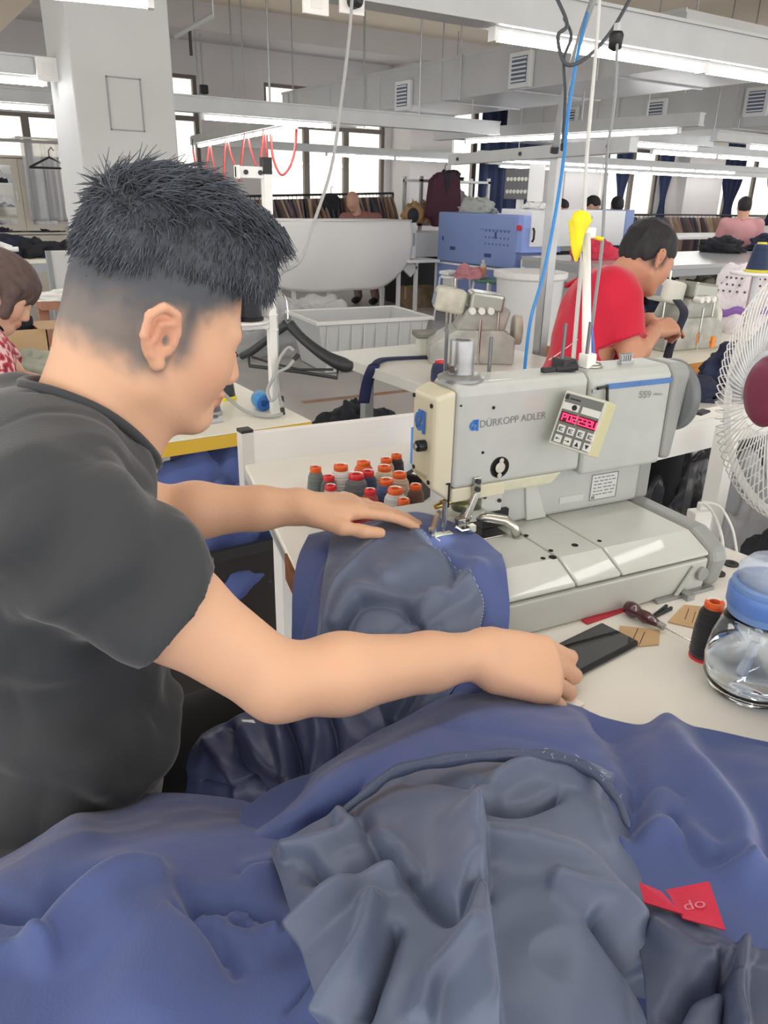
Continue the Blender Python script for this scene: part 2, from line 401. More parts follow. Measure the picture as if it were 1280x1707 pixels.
rail('light_rail', 'light rail running away towards the windows with red air hoses', (3.45, 6.75), (3.98, 10.75), [(0.05, 1.25), (1.3, 2.5), (2.55, 3.75)], rods=(2.0, 3.6))
rail('light_rail', 'long light rail in front of the far garment rack', (4.0, 10.9), (9.6, 11.1), [(2.1, 3.3), (3.35, 4.55)], rods=(0.8, 4.5))
rail('light_rail', 'light rail running away behind the steel post', (6.0, 4.5), (5.6, 7.6), [(0.2, 1.4), (1.45, 2.65)], rods=(1.2, 2.6), top=2.30)
rail('light_rail', 'light rail with a single tube right of the steel post', (6.2, 6.1), (8.3, 6.06), [(0.7, 1.85)], rods=(1.0,))
rail('light_rail', 'light rail with the bright tubes at the right edge', (7.9, 6.86), (13.5, 6.8), [(0.4, 1.6), (1.65, 2.85), (3.0, 4.2)], rods=(1.5, 3.5))
rail('light_rail', 'light rail close to the right edge above the pink shirt', (7.5, 5.45), (10.6, 5.4), [(0.6, 1.8), (1.85, 3.0)], rods=(1.2,))
rail('light_rail', 'far light rail before the navy curtains, upper one', (8.3, 10.15), (16.5, 10.05), [(0.3+1.22*k, 1.48+1.22*k) for k in range(5)], rods=(0.8, 5))
rail('light_rail', 'farthest light rail before the navy curtains, lower one', (9.6, 11.5), (18.5, 11.4), [(0.3+1.22*k, 1.48+1.22*k) for k in range(6)], rods=(2, 5), z=1.88)
# unseen rail of the same kind, added to light the work table from above
rail('light_rail', 'added light rail straight above the sewing table, out of view', (-2.2, 0.75), (2.6, 0.72), [(0.7, 1.9), (1.95, 3.15), (3.2, 4.4)], z=2.15, rods=(1.0, 3.4))
# ================================================================== air ducts
VENTW = mat('vent_white', 'd8dbdd', 0.4); SLOT = mat('vent_slot', '5d6b82', 0.5)
def duct(label, x0, x1, y0, y1, z0, z1, vents):
    o = thing('air_duct', label, 'duct', (x0, y0, z0))
    MB().box((0, 0, 0), (x1-x0, y1-y0, z1-z0)).build('duct_body', DUCT, o)
    s = MB()
    yy = 0.6
    while yy < y1-y0:
        s.box((-0.012, yy, -0.012), (x1-x0+0.012, yy+0.03, z1-z0+0.012)); yy += 1.2
    s.box((-0.015, 0, z1-z0-0.02), (0, y1-y0, z1-z0+0.01)); s.build('flange', DUCT, o)
    for vy, vz, sz in vents:
        v = MB().box((-0.05, vy-y0-sz/2, vz-z0-sz/2), (0.0, vy-y0+sz/2, vz-z0+sz/2)).build('vent', VENTW, o, bev=0.01)
        MB().box((-0.055, vy-y0-sz*0.34, vz-z0-sz*0.36), (-0.045, vy-y0+sz*0.34, vz-z0+sz*0.36)).build('vent_core', SLOT, v)
        for k in range(6):
            zc = vz-z0-sz*0.3+sz*0.12*k
            MB().box((-0.068, vy-y0-sz*0.33, zc-0.008), (-0.05, vy-y0+sz*0.33, zc+0.006)).build('slat', VENTW, v)
    for k in range(4):
        yk = 0.8+(y1-y0-1.2)*k/3
        for xx in (-0.03, x1-x0+0.03): MB().cyl((xx, yk, -0.02), (xx, yk, CZ-z0), 0.008, n=6).build('hanger_rod', ALU, o)
    return o
va, vb = PX(676, 160, 5.5), PX(872, 117, 5.5)
duct('big sheet metal air duct in the middle with two square vents', 5.5, 6.6, 4.4, 11.2, 2.30, 2.68, [(va[1], va[2], 0.30), (vb[1], vb[2], 0.30)])
vs2 = [PX(p[0], p[1], 10.0) for p in ((952, 198), (1096, 187), (1264, 170))]
duct('farther sheet metal air duct at the right with small vents', 10.0, 11.0, 4.0, 11.5, 2.28, 2.95, [(q[1], q[2], 0.34) for q in vs2])

# pale building across the yard, seen through the windows
FAC = mat('facade_cream', 'fdf6e8', .9, var=.03, vscale=.6)
o = thing('facade', 'pale cream building seen through the windows', 'building', (15, 26.0, -3))
MB().box((-28, 0, 0), (28, 1, 9)).build('facade_wall', FAC, o)
for z in (3.9, 4.6, 5.3, 6.3): MB().box((-28, -.12, z), (28, 0, z+.10)).build('ledge', mat('ledge_white', 'fffaf0', .9), o)
for k in range(14): MB().box((-24+k*3.6, -.03, 4.9), (-22.6+k*3.6, .01, 6.2)).build('far_window', mat('far_glass', 'efe9dc', .4), o)
# ================================================================== sewing table
TOPZ = 0.78
LAM = mat('white_laminate', 'e4e2da', 0.28, var=0.03, vscale=5, coat=0.2)
WORN = mat('worn_chipboard', '7d4a2a', 0.7, var=0.5, vscale=40)
tb = thing('sewing_table', 'white laminate sewing table carrying the buttonhole machine', 'table', (0.8, 0.8, 0))
M0 = Matrix.Translation((-0.8, -0.8, 0))
def mt(): return MB(M0)
outline = [(0.645, 1.56), (0.50, 1.02), (0.57, 0.76), (0.50, 0.575), (0.36, 0.37), (-0.35, 0.34), (-0.35, -0.25), (1.20, -0.25), (1.215, 0.62), (1.20, 0.80), (1.15, 0.95), (1.15, 1.505)]
mt().prism(outline, TOPZ-0.028, TOPZ).build('table_top', LAM, tb, bev=0.004)
a, b = PZ(440, 765, TOPZ), PZ(690, 727, TOPZ)
mt().hexa([(0.655, 1.555, TOPZ-.03), (1.16, 1.500, TOPZ-.03), (1.162, 1.520, TOPZ-.03), (.657, 1.575, TOPZ-.03), (0.655, 1.555, TOPZ+.072), (1.16, 1.500, TOPZ+.072), (1.162, 1.520, TOPZ+.072), (.657, 1.575, TOPZ+.072)]).build('back_panel', WHITE, tb, bev=0.002)
mt().box((0.640, 1.553, TOPZ-0.09), (0.668, 1.582, TOPZ+0.074)).build('corner_post', mat('grey_profile', 'd5d5d3', 0.4), tb)
mt().box((0.640, 1.553, TOPZ+0.074), (0.668, 1.582, TOPZ+0.081)).build('post_cap', DARK, tb)
q0, q1 = A(0.52, 1.09), A(0.494, 0.99)
mt().hexa([(q0[0]-.004, q0[1], TOPZ-.05), (q1[0]-.004, q1[1], TOPZ-.05), (q1[0]+.012, q1[1], TOPZ-.05), (q0[0]+.012, q0[1], TOPZ-.05), (q0[0]-.004, q0[1], TOPZ-.001), (q1[0]-.004, q1[1], TOPZ-.001), (q1[0]+.006, q1[1], TOPZ-.001), (q0[0]+.006, q0[1], TOPZ-.001)]).build('worn_edge', WORN, tb)
e = MB(M0)
for (x0, y0), (x1, y1) in zip(outline[:4], outline[1:5]):
    d = A(x1-x0, y1-y0)/math.hypot(x1-x0, y1-y0); n = A(d[1], -d[0])*0.004
    e.hexa([(x0-n[0], y0-n[1], TOPZ-.03), (x1-n[0], y1-n[1], TOPZ-.03), (x1, y1, TOPZ-.03), (x0, y0, TOPZ-.03), (x0-n[0], y0-n[1], TOPZ-.006), (x1-n[0], y1-n[1], TOPZ-.006), (x1, y1, TOPZ-.006), (x0, y0, TOPZ-.006)])
e.build('edge_strip', mat('edge_grey', 'b9bbb9', 0.4), tb)
for x, y in ((0.70, 1.47), (1.10, 1.44), (1.10, -0.1), (-0.25, -0.1)): mt().box((x-.022, y-.022, 0), (x+.022, y+.022, TOPZ-.028)).build('leg', WHITE, tb)
for i, (px, py) in enumerate(((1218, 941), (1195, 957))):
    c = PZ(px, py, TOPZ); g = MB(M0).lathe([(0.013, 0), (0.013, .003), (0.006, .003), (0.005, .001)], 20, (c[0], c[1], TOPZ)).build('cable_grommet', DARK, tb, smooth=False)
# ================================================================== the buttonhole machine
MO = (0.664, 0.826, TOPZ); MANG = math.radians(-7)
sm = thing('sewing_machine', 'large grey white buttonhole sewing machine with a red digit display', 'sewing machine', MO, rz=MANG)
MG = mat('machine_grey', 'b4b8b5', 0.38, var=0.05, vscale=25, coat=0.15)
MG2 = mat('machine_light', 'c2c5c1', 0.35, var=0.03, vscale=18, coat=0.2)
MDK = mat('machine_dark_grey', '949896', 0.4, var=0.04)
CREAM = mat('machine_cream', 'cdc9b2', 0.42, var=0.03, vscale=9)
STEEL = mat('polished_steel', 'c9c9c2', 0.22, metal=1.0, var=0.12, vscale=60)
INK = mat('grey_ink', '7c7e7f', 0.6); BLUEINK = mat('blue_ink', '2f6fc0', 0.4)
HOLE = mat('hole_black', '0d0d0e', 0.6)
# base: lower casting and the chamfered cover plates
MB().prism([(-.148, 0), (-.150, .056), (.17, .056), (.17, 0)], -0.02, 0.385, 0).build('lower_base', MG2, sm, bev=0.004)
def cover(name, x0, x1, m=MG2, y1=.17, top=.087):
    return MB().prism([(-.150, .060), (-.150, .066), (-.104, top), (y1, top), (y1, .060)], x0, x1, 0).build(name, m, sm, bev=0.003)
cover('bed_cover', -0.02, 0.122, MG2); cover('bed_cover', 0.1245, 0.205, MG2); cover('bed_cover', 0.2075, 0.383, MG2)
MB().prism([(-.146, -0.0), (-.156, .050), (-.150, .068), (-.104, .089), (.17, .089), (.17, 0)], 0.386, 0.424, 0).build('end_cover', MDK, sm, bev=0.010, seg=3)
MB().cyl((0.372, -.156, .032), (0.372, -.148, .032), 0.011, n=20).build('hinge_knob', MDK, sm, bev=0.001)
MB().tube([(0.352, -.153, .048), (0.322, -.153, .004)], 0.0035, 8).build('hinge_strut', MG, sm)
MB().box((0.28, -.158, 0), (0.40, -.150, .006)).box((0.33, -.17, 0), (0.345, -.15, .010)).build('base_clip', ALU, sm)
for k, (px, py, r) in enumerate(((958, 909, .0042), (999, 902, .0028), (921, 929, .0048), (905, 931, .003), (918, 918, .003), (877, 893, .003))):
    c = PZ(px, py, TOPZ+.087); d = A(c[0]-MO[0], c[1]-MO[1]); ca, sa = math.cos(MANG), math.sin(MANG)
    lx, ly = d[0]*ca+d[1]*sa, -d[0]*sa+d[1]*ca
    MB().lathe([(r*1.25, .0868), (r*1.25, .0878), (r*.85, .0878), (r*.8, .0872)], 14, (lx, ly, 0)).build('screw_hole', HOLE, sm)
# pillar under the arm
MB().box((0.395, 0.035, .086), (0.427, 0.15, .19)).build('pillar_end', MDK, sm, bev=0.006)
MB().prism([(.13, .088), (.105, .112), (.10, .19), (.395, .19), (.395, .088)], 0.030, 0.16, 1).build('pillar', MG, sm, bev=0.006)
MB().prism([(.150, .16), (.16, .088), (.20, .088), (.17, .16)], 0.026, 0.034, 1).build('pillar_rib', MG2, sm, bev=0.002)
pl = MB().box((.288, .0285, .102), (.345, .031, .148)).build('rating_plate', mat('plate_metal', 'd2d4d2', 0.35, metal=.3), sm)
r = MB(); r.box((.288, .0278, .147), (.345, .0285, .148)).box((.288, .0278, .102), (.345, .0285, .103)).box((.288, .0278, .102), (.289, .0285, .148)).box((.344, .0278, .102), (.345, .0285, .148))
random.seed(4)
for i in range(6):
    x = .294
    while x < .336:
        wd = random.uniform(.003, .009); r.box((x, .0278, .111+i*.006), (min(x+wd, .34), .0285, .1125+i*.006)); x += wd+random.uniform(.002, .005)
r.box((.292, .0276, .1045), (.298, .0285, .1095)); r.build('plate_print', INK, pl)
MB().box((.225, .0285, .105), (.275, .031, .1175)).build('serial_plate', MG2, sm, bev=0.001)
# arm
armp = [(0, .175), (0, .318), (.010, .3285), (.066, .3285), (.078, .315), (.078, .175)]
MB().prism(armp, 0.0, 0.232, 0).build('arm_front', MG, sm, bev=0.006, seg=3)
MB().prism([(-.004, .165), (-.004, .316), (.008, .330), (.068, .330), (.082, .315), (.082, .165)], 0.2335, 0.400, 0).build('arm_rear_cover', MG, sm, bev=0.007, seg=3)
MB().prism([(.002, .152), (.002, .1745), (.076, .1745), (.076, .155)], 0.0, 0.095, 0).build('arm_lower_lip', CREAM, sm, bev=0.003)
MB().prism([(.095, .155), (.075, .1745), (.205, .1745), (.185, .155)], 0.004, 0.07, 1).build('arm_gusset', mat('gusset_yellow', 'c6c7b0', 0.45, var=0.08, vscale=40), sm, bev=0.004)
# cream head cap with sloping top and chamfered side
cap = MB().hexa([(-.033, .006, .176), (-.001, 0, .152), (-.001, .078, .168), (-.033, .070, .188), (-.033, .006, .312), (-.001, 0, .322), (-.001, .078, .322), (-.033, .070, .312)])
hc = cap.build('head_cap', CREAM, sm, bev=0.006, seg=3)
MB().cyl((-.046, .030, .238), (-.032, .030, .238), .0085, n=20).cyl((-.049, .030, .238), (-.046, .030, .238), .006, n=20).build('release_knob', mat('knob_black', '2b2b2e', .3, metal=.4), hc, bev=0.001)
MB().cyl((-.050, .030, .238), (-.0485, .030, .238), .005, n=16).build('knob_face', STEEL, hc)
for y, z in ((.066, .304), (.014, .300), (.060, .196), (.014, .186)): MB().cyl((-.0345, y, z), (-.032, y, z), .0033, n=12).build('cap_screw', HOLE, hc)
MB().box((-.0342, .020, .188), (-.0325, .054, .194)).build('cap_recess', mat('cream_dark', 'a9a48c', .5), hc)
MB().box((-.007, -.0015, .148), (-.005, .001, .186)).box((-.011, -.0015, .184), (-.005, .001, .186)).build('cap_slot', HOLE, hc)
def logo(s):
    """the round letter mark: a ring with a slanting gap, a stem and a bar"""
    m = MB(); n = 28
    for k in range(n):
        t0 = math.radians(20+k*320/n); t1 = math.radians(20+(k+1)*320/n)
        q = lambda r, t: (s*(0.5+r*math.cos(t)), s*(0.42+r*1.05*math.sin(t)))
        (a, b), (c, d), (e2, f2), (g, h) = q(.22, t0), q(.44, t0), q(.44, t1), q(.22, t1)
        m.hexa([(a, b, 0), (c, d, 0), (e2, f2, 0), (g, h, 0), (a, b, .0006), (c, d, .0006), (e2, f2, .0006), (g, h, .0006)])
    m.box((.82*s, -.12*s, 0), (1.04*s, 1.0*s, .0006)); m.box((.40*s, .86*s, 0), (.9*s, 1.0*s, .0006))
    m.hexa([(.20*s, .05*s, 0), (.38*s, .02*s, 0), (.86*s, .80*s, 0), (.70*s, .86*s, 0), (.20*s, .05*s, .0006), (.38*s, .02*s, .0006), (.86*s, .80*s, .0006), (.70*s, .86*s, .0006)])
    return m
def stick(o, origin, ex, ez):
    ex = Vector(ex).normalized(); ey = Vector(ez).normalized(); n = ex.cross(ey)
    o.matrix_local = Matrix(((ex.x, ey.x, n.x, origin[0]), (ex.y, ey.y, n.y, origin[1]), (ex.z, ey.z, n.z, origin[2]), (0, 0, 0, 1))); return o
stick(logo(.030).build('cap_logo', BLUEINK, hc), (-.0350, .060, .258), (0, -1, 0), (0, 0, 1))
stick(logo(.0150).build('arm_logo', BLUEINK, sm), (.0215, -.0008, .262), (1, 0, .02), (-.02, 0, 1))
tx = link('arm_lettering', text_mesh('DÜRKOPP ADLER', .0152), INK, sm); stick(tx, (.039, -.0008, .2645), (1, 0, .02), (-.02, 0, 1)); tx.scale.x *= .98
MB().box((.262, -.0056, .302), (.3985, -.004, .3105)).build('blue_stripe', mat('stripe_blue', '4f78b4', .4, var=.1, vscale=20), sm)
tx = link('model_number', text_mesh('559', .016), INK, sm); stick(tx, (.331, -.0056, .283), (1, 0, .02), (.15, 0, 1))
tx = link('model_script', text_mesh('classic', .0075), INK, sm); stick(tx, (.362, -.0056, .2845), (1, 0, .02), (.15, 0, 1))
# grey end housing and black hand wheel
prof = [(-.006, .172), (-.006, .318), (.008, .331), (.070, .331), (.084, .315), (.084, .172)]
hs = MB()
n = len(prof); v0 = [(.4015, a, b) for a, b in prof]; v1 = [(.445, .004+a*.88, .165+(b-.165)*.98 if b > .2 else .168) for a, b in prof]
v1 = [(.445 if b > .2 else .428, a, b) for (_, a, b) in v1]
hs._add(v0+v1, [tuple(range(n)), tuple(range(n, 2*n))[::-1]]+[((i+1) % n, i, n+i, n+(i+1) % n) for i in range(n)])
hs.build('end_housing', MDK, sm, bev=0.010, seg=4)
MB().lathe([(.056, 0), (.060, .004), (.061, .014), (.056, .020), (.02, .022)], 40, (.438, .040, .268), (1, 0, 0)).build('hand_wheel', mat('wheel_grey', '6e7375', .4), sm, smooth=True)
# fittings on the face and the top
rg = MB().lathe([(.0165, 0), (.0165, .0006), (.0145, .0006), (.0145, 0)], 36, (.080, -.0003, .199), (0, -1, 0)).build('cover_ring', HOLE, sm)
MB().cyl((.080, -.0022, .199), (.080, 0, .199), .0085, n=24).cyl((.081, -.003, .210), (.081, 0, .210), .004, n=14).cyl((.079, -.003, .187), (.079, 0, .187), .004, n=14).build('cover_tab', STEEL, sm)
for x, z, rr in ((.061, .292, .0025), (.048, .226, .0022), (.006, .300, .0015)): MB().cyl((x, -.0012, z), (x, .001, z), rr, n=12).build('face_screw', HOLE, sm)
lv = MB().box((.033, -.006, .166), (.046, 0, .190)).build('presser_lever', STEEL, sm, bev=0.001)
MB().cyl((.0395, -.009, .184), (.0395, -.005, .184), .0038, n=12).cyl((.0395, -.009, .172), (.0395, -.005, .172), .0038, n=12).build('lever_screw', DARK, lv)
MB().hexa([(.036, -.006, .166), (.046, -.006, .166), (.046, -.001, .166), (.036, -.001, .166), (.018, -.010, .130), (.027, -.010, .126), (.027, -.004, .126), (.018, -.004, .130)]).build('lever_arm', STEEL, lv, bev=0.001)
# spool post on the head
sp = MB().lathe([(.034, .328), (.034, .332), (.026, .336), (.0185, .337), (.0175, .352), (.018, .382), (.0175, .384), (.011, .384), (.011, .378)], 28, (.028, .040, 0)).build('lamp_post_socket', mat('socket_grey', '9fa1a3', .3, metal=.6, var=.15, vscale=30), sm, auto=40)
MB().cyl((.006, .030, .345), (.014, .034, .345), .0055, n=12).build('socket_screw', STEEL, sp)
for x, y, h in ((.026, .082, .392), (.100, .076, .378), (.200, .03, .40), (.247, .03, .40)): MB().cyl((x, y, .326), (x, y, h), .0028, n=8).build('thread_pin', mat('pin_grey', '77797c', .35, metal=.7), sm)
MB().box((.196, .02, .329), (.222, .05, .347)).box((.165, .026, .328), (.198, .036, .336)).cyl((.19, .03, .332), (.22, .015, .337), .006).build('thread_clamp', DARK, sm, bev=0.002)
MB().lathe([(.022, .330), (.022, .333), (.016, .338), (.006, .339), (.006, .345)], 20, (.262, .04, 0)).build('tension_disc', STEEL, sm, smooth=True)
tg = MB()
for k in range(5): tg.box((.318+k*.0045, .028, .330), (.3205+k*.0045, .034, .347))
tg.box((.316, .026, .329), (.341, .036, .336)).box((.316, .028, .344), (.341, .034, .347)).build('thread_guide', ALU, sm)
MB().tube([(.243, -.008, .306), (.262, -.008, .308), (.262, -.010, .292), (.266, -.010, .274)], .0025, 8).build('panel_bracket', DARK, sm)
MB().box((.236, -.006, .299), (.243, -.003, .305)).build('hinge_latch', ALU, sm, bev=0.001)
# control panel, turned away and tilted
def MYP(px, py, yl):
    d = ray(px, py); ca, sa = math.cos(MANG), math.sin(MANG); EY = A(-sa, ca, 0); t = ((A(*MO)-CAM)@EY+yl)/(d@EY); g = CAM+d*t-A(*MO); return A(g[0]*ca+g[1]*sa, yl, g[2])
pc = [MYP(941, 649, -.012), MYP(1010, 668, -.078), MYP(978, 767, -.086), MYP(914, 738, -.020)]
ex = pc[1]-pc[0]; wdt = np.linalg.norm(ex); ex = ex/wdt; ey = pc[0]-pc[3]; hgt = np.linalg.norm(ey); ey = ey-ex*(ex@ey); ey = ey/np.linalg.norm(ey); nz = np.cross(ex, ey)
PAN = basis_mat(ex, ey, nz, pc[3])
cp = MB().box((0, 0, -.030), (wdt, hgt, 0)).build('control_panel', mat('panel_cream', 'c9c7a0', .45), sm, bev=0.002); cp.matrix_local = PAN
MB().box((.001, .001, 0), (wdt-.001, hgt-.001, .0012)).build('panel_bezel', mat('bezel_white', 'd0d2cc', .4), cp)
MB().box((.004, .004, .0012), (wdt-.004, hgt-.004, .002)).build('panel_face', mat('panel_grey', '6f7471', .4), cp)
MB().box((.006, hgt*.44, .0018), (wdt*.45, hgt*.62, .0026)).box((wdt*.52, hgt*.44, .0018), (wdt*.95, hgt*.62, .0026)).build('display_window', mat('display_red', '5a1a20', .2), cp)
LED = mat('led_red', 'ff2a55', .3, emit=2.2)
SEG = {'P': 'abefg', '0': 'abcdef', '2': 'abdeg', '3': 'abcdg', 'U': 'bcdef', '8': 'abcdefg'}
def digit(ch, x, y, w, h):
    m = MB(); t = w*.2; z0, z1 = .0026, .0032
    S = {'a': (x, y+h-t, x+w, y+h), 'd': (x, y, x+w, y+t), 'g': (x, y+h/2-t/2, x+w, y+h/2+t/2), 'f': (x, y+h/2, x+t, y+h), 'e': (x, y, x+t, y+h/2), 'b': (x+w-t, y+h/2, x+w, y+h), 'c': (x+w-t, y, x+w, y+h/2)}
    for s_ in SEG[ch]: a0, b0, c0, d0 = S[s_]; m.box((a0, b0, z0), (c0, d0, z1))
    return m
dw = wdt*.105; dh = hgt*.13
for i, ch in enumerate('P02'): digit(ch, .009+i*dw*1.22, hgt*.465, dw, dh).build('display_digit', LED, cp)
for i, ch in enumerate('232U'): digit(ch, wdt*.535+i*dw*1.03, hgt*.465, dw*.88, dh).build('display_digit', LED, cp)
KEY = mat('key_pale', 'd9dbd6', .4)
sym = ['esc', 'F', 'E', 'OK', '\u2190', '\u2192', '\u25b2', '\u25bc']
for i in range(8):
    cx = wdt*(.12+.235*(i % 4)); cy = hgt*(.245 if i < 4 else .06); kw = wdt*.17; kh = hgt*.14
    k = MB().box((cx, cy, .0018), (cx+kw, cy+kh, .0034)).build('key', KEY, cp, bev=0.0006)
    s_ = MB(); c0, c1 = cx+kw/2, cy+kh/2; u = kw*.28
    if i in (4, 5):
        sg = -1 if i == 4 else 1
        s_.box((c0-u, c1-u*.15, .0034), (c0+u, c1+u*.15, .0038)).prism([(c0+sg*u*1.2, c1), (c0+sg*u*.3, c1-u*.6), (c0+sg*u*.3, c1+u*.6)], .0034, .0039)
    elif i in (6, 7):
        sg = 1 if i == 6 else -1
        s_.prism([(c0-u, c1-sg*u), (c0+u, c1-sg*u), (c0, c1+sg*u)], .0034, .0038)
    else:
        s_.box((c0-u, c1+u*.5, .0034), (c0+u, c1+u*.8, .0038)).box((c0-u, c1-u*.2, .0034), (c0+u*.4, c1+u*.1, .0038)).box((c0-u, c1-u*.9, .0034), (c0+u, c1-u*.6, .0038)).box((c0-u, c1-u*.9, .0034), (c0-u*.6, c1+u*.8, .0038))
    s_.build('key_symbol', DARK, k)
MB().box((wdt*.06, hgt*.665, .0018), (wdt*.45, hgt*.79, .0026)).box((wdt*.52, hgt*.665, .0018), (wdt*.95, hgt*.79, .0026)).build('label_field', KEY, cp)
MB().lathe([(.0042, .0026), (.0042, .003), (.0034, .003), (.0034, .0026)], 16, (wdt*.34, hgt*.73, 0)).box((wdt*.34-.0004, hgt*.71, .0026), (wdt*.34+.0004, hgt*.75, .003)).build('field_symbol', DARK, cp)
MB().box((wdt*.05, hgt*.845, .0018), (wdt*.13, hgt*.93, .0026)).box((wdt*.17, hgt*.86, .0018), (wdt*.42, hgt*.885, .0024)).build('panel_mark', DARK, cp)
# needle, clamps and work plate
MB().cyl((-.004, .012, .152), (-.004, .012, .112), .0042, n=14).cyl((-.004, .012, .114), (-.004, .012, .092), .0012, n=8).build('needle_bar', STEEL, sm)
MB().box((-.026, -.008, .0875), (.100, .090, .0895)).build('work_plate', STEEL, sm, bev=0.0006)
MB().box((-.022, .006, .096), (.010, .020, .1015)).box((-.022, -.006, .093), (-.006, .008, .099)).cyl((-.018, .022, .098), (-.018, .022, .108), .006, n=14).build('clamp_foot', mat('clamp_bright', 'd9dcc8', .3, metal=.6), sm, bev=0.0015)
MB().cyl((.022, .012, .119), (.092, .030, .124), .0046, n=14).cyl((.030, .014, .1195), (.050, .019, .121), .0075, n=16).box((.040, .010, .112), (.066, .036, .130)).build('clamp_shaft', STEEL, sm, auto=40)
MB().hexa([(.020, .006, .092), (.028, .006, .092), (.028, .014, .092), (.020, .014, .092), (.017, .004, .122), (.030, .004, .122), (.030, .018, .122), (.017, .018, .122)]).build('clamp_post', STEEL, sm, bev=0.001)
MB().tube([(.050, .020, .116), (.074, .006, .116), (.094, -.008, .113), (.104, -.016, .105), (.108, -.022, .090)], [.008, .0085, .0085, .008, .0075], 12).build('clamp_arm', STEEL, sm, smooth=True)
MB().lathe([(.018, .118), (.020, .122), (.020, .132), (.016, .136), (.018, .142), (.018, .150)], 24, (.052, .050, 0)).build('needle_turret', mat('brass_grey', 'a8a878', .3, metal=.8), sm, auto=40)
MB().cyl((-.010, .030, .138), (.034, .040, .140), .004, n=10).cyl((.004, .034, .139), (.012, .036, .139), .0065, n=12).build('looper_shaft', mat('brass', 'b7a455', .25, metal=.9), sm)
MB().box((.066, .020, .118), (.104, .060, .150)).build('clamp_block', MG2, sm, bev=0.002)
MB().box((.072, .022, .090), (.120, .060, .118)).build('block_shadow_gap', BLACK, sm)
for px, pz in ((.070, .146), (.098, .136)): MB().cyl((px, .017, pz), (px, .021, pz), .0032, n=10).build('block_screw', DARK, sm)
MB().hexa([(-.030, .008, .094), (-.026, .008, .094), (-.026, .016, .094), (-.030, .016, .094), (-.016, .008, .136), (-.010, .008, .138), (-.010, .018, .138), (-.016, .018, .136)]).build('thread_lever', STEEL, sm)
MB().tube([(.012, .004, .112), (.020, .0, .106), (.034, -.002, .107)], .0028, 8).box((.030, -.006, .103), (.042, .004, .113)).build('knife_holder', mat('bright_steel', 'e6e6e2', .15, metal=1), sm)
ll = bpy.data.lights.new('needle_lamp', 'SPOT'); ll.energy = 0.06; ll.spot_size = math.radians(60); ll.shadow_soft_size = .01
lo = bpy.data.objects.new('needle_lamp', ll); COL.objects.link(lo); lo.parent = sm; lo.location = (-.012, -.006, .150); lo.rotation_euler = (math.radians(10), math.radians(12), 0)
# ================================================================== people
SKIN_M = attr_mat('skin', 0.5, bump=0.15, bscale=180, spec=0.35, sss=0.08)
HAIR_M = attr_mat('hair', 0.6, bump=0.4, bscale=250, spec=0.3)
def unit(v): v = np.array(v, float); return v/np.linalg.norm(v)
def frame_of(fwd, up):
    F = unit(fwd); U = np.array(up, float); U = unit(U-F*(F@U)); L = np.cross(U, F); return F, L, U
def head_sdf(S, c, fwd, up, s=1.0, detail=True):
    F, L, U = frame_of(fwd, up); P = lambda f, l, u: np.array(c)+s*(F*f+L*l+U*u); B = np.array([F, L, U])
    E = lambda p, r, k=0.01, sub=False: S.ell(P(*p), np.array(r)*s, B, k*s, sub)
    E((.000, 0, .038), (.091, .076, .088)); E((-.028, 0, .0), (.058, .066, .07), .03)
    E((.03, 0, -.020), (.060, .060, .074), .03)
    for sd in (-1, 1):
        S.cap(P(-.012, sd*.050, -.056), P(.058, sd*.020, -.090), .020*s, .017*s, .03*s)
        E((.048, sd*.036, -.028), (.030, .026, .030), .03)
        if detail:
            S.cap(P(.072, sd*.045, .014), P(.086, sd*.012, .010), .010*s, .010*s, .016*s)
            E((.090, sd*.033, -.006), (.016, .016, .011), .010, True)
            E((.074, sd*.033, -.008), (.0135, .0165, .0115), .004)
    S.ell(P(.066, 0, -.089), np.array((.022, .024, .018))*s, B, .02*s)
    S.cap(P(.088, 0, .004), P(.102, 0, -.034), .008*s, .0115*s, .014*s)
    if detail:
        for sd in (-1, 1): E((.093, sd*.0125, -.038), (.011, .008, .0085), .008)
        E((.088, 0, -.058), (.0115, .022, .0065), .006); E((.085, 0, -.0685), (.0115, .019, .007), .006)
        for sd in (-1, 1):
            PE = lambda f, l, u: P(f-.014, l, u); EE = lambda p, r, k=.01, sub=False: E((p[0]-.014, p[1], p[2]), r, k, sub)
            ear = [PE(.010, sd*.073, -.020), PE(.012, sd*.078, .004), PE(.006, sd*.083, .022), PE(-.010, sd*.087, .027), PE(-.023, sd*.089, .016), PE(-.024, sd*.087, -.004), PE(-.014, sd*.082, -.020), PE(-.001, sd*.077, -.031), PE(.004, sd*.073, -.030)]
            EE((-.006, sd*.077, .0), (.019, .0045, .027), .006)
            S.chain(ear, [.004*s, .0042*s, .0045*s, .005*s, .005*s, .0046*s, .0045*s, .006*s, .005*s], .003*s)
            S.chain([PE(.004, sd*.082, .012), PE(-.010, sd*.084, .010), PE(-.012, sd*.083, -.008)], [.0035*s]*3, .004*s)
            EE((.002, sd*.083, -.006), (.006, .008, .009), .003, True)
            S.cap(PE(.011, sd*.078, -.008), PE(.009, sd*.077, -.001), .004*s, .004*s, .004*s)
    else:
        for sd in (-1, 1): E((-.006, sd*.078, 0), (.020, .008, .030), .008)
    return P, B
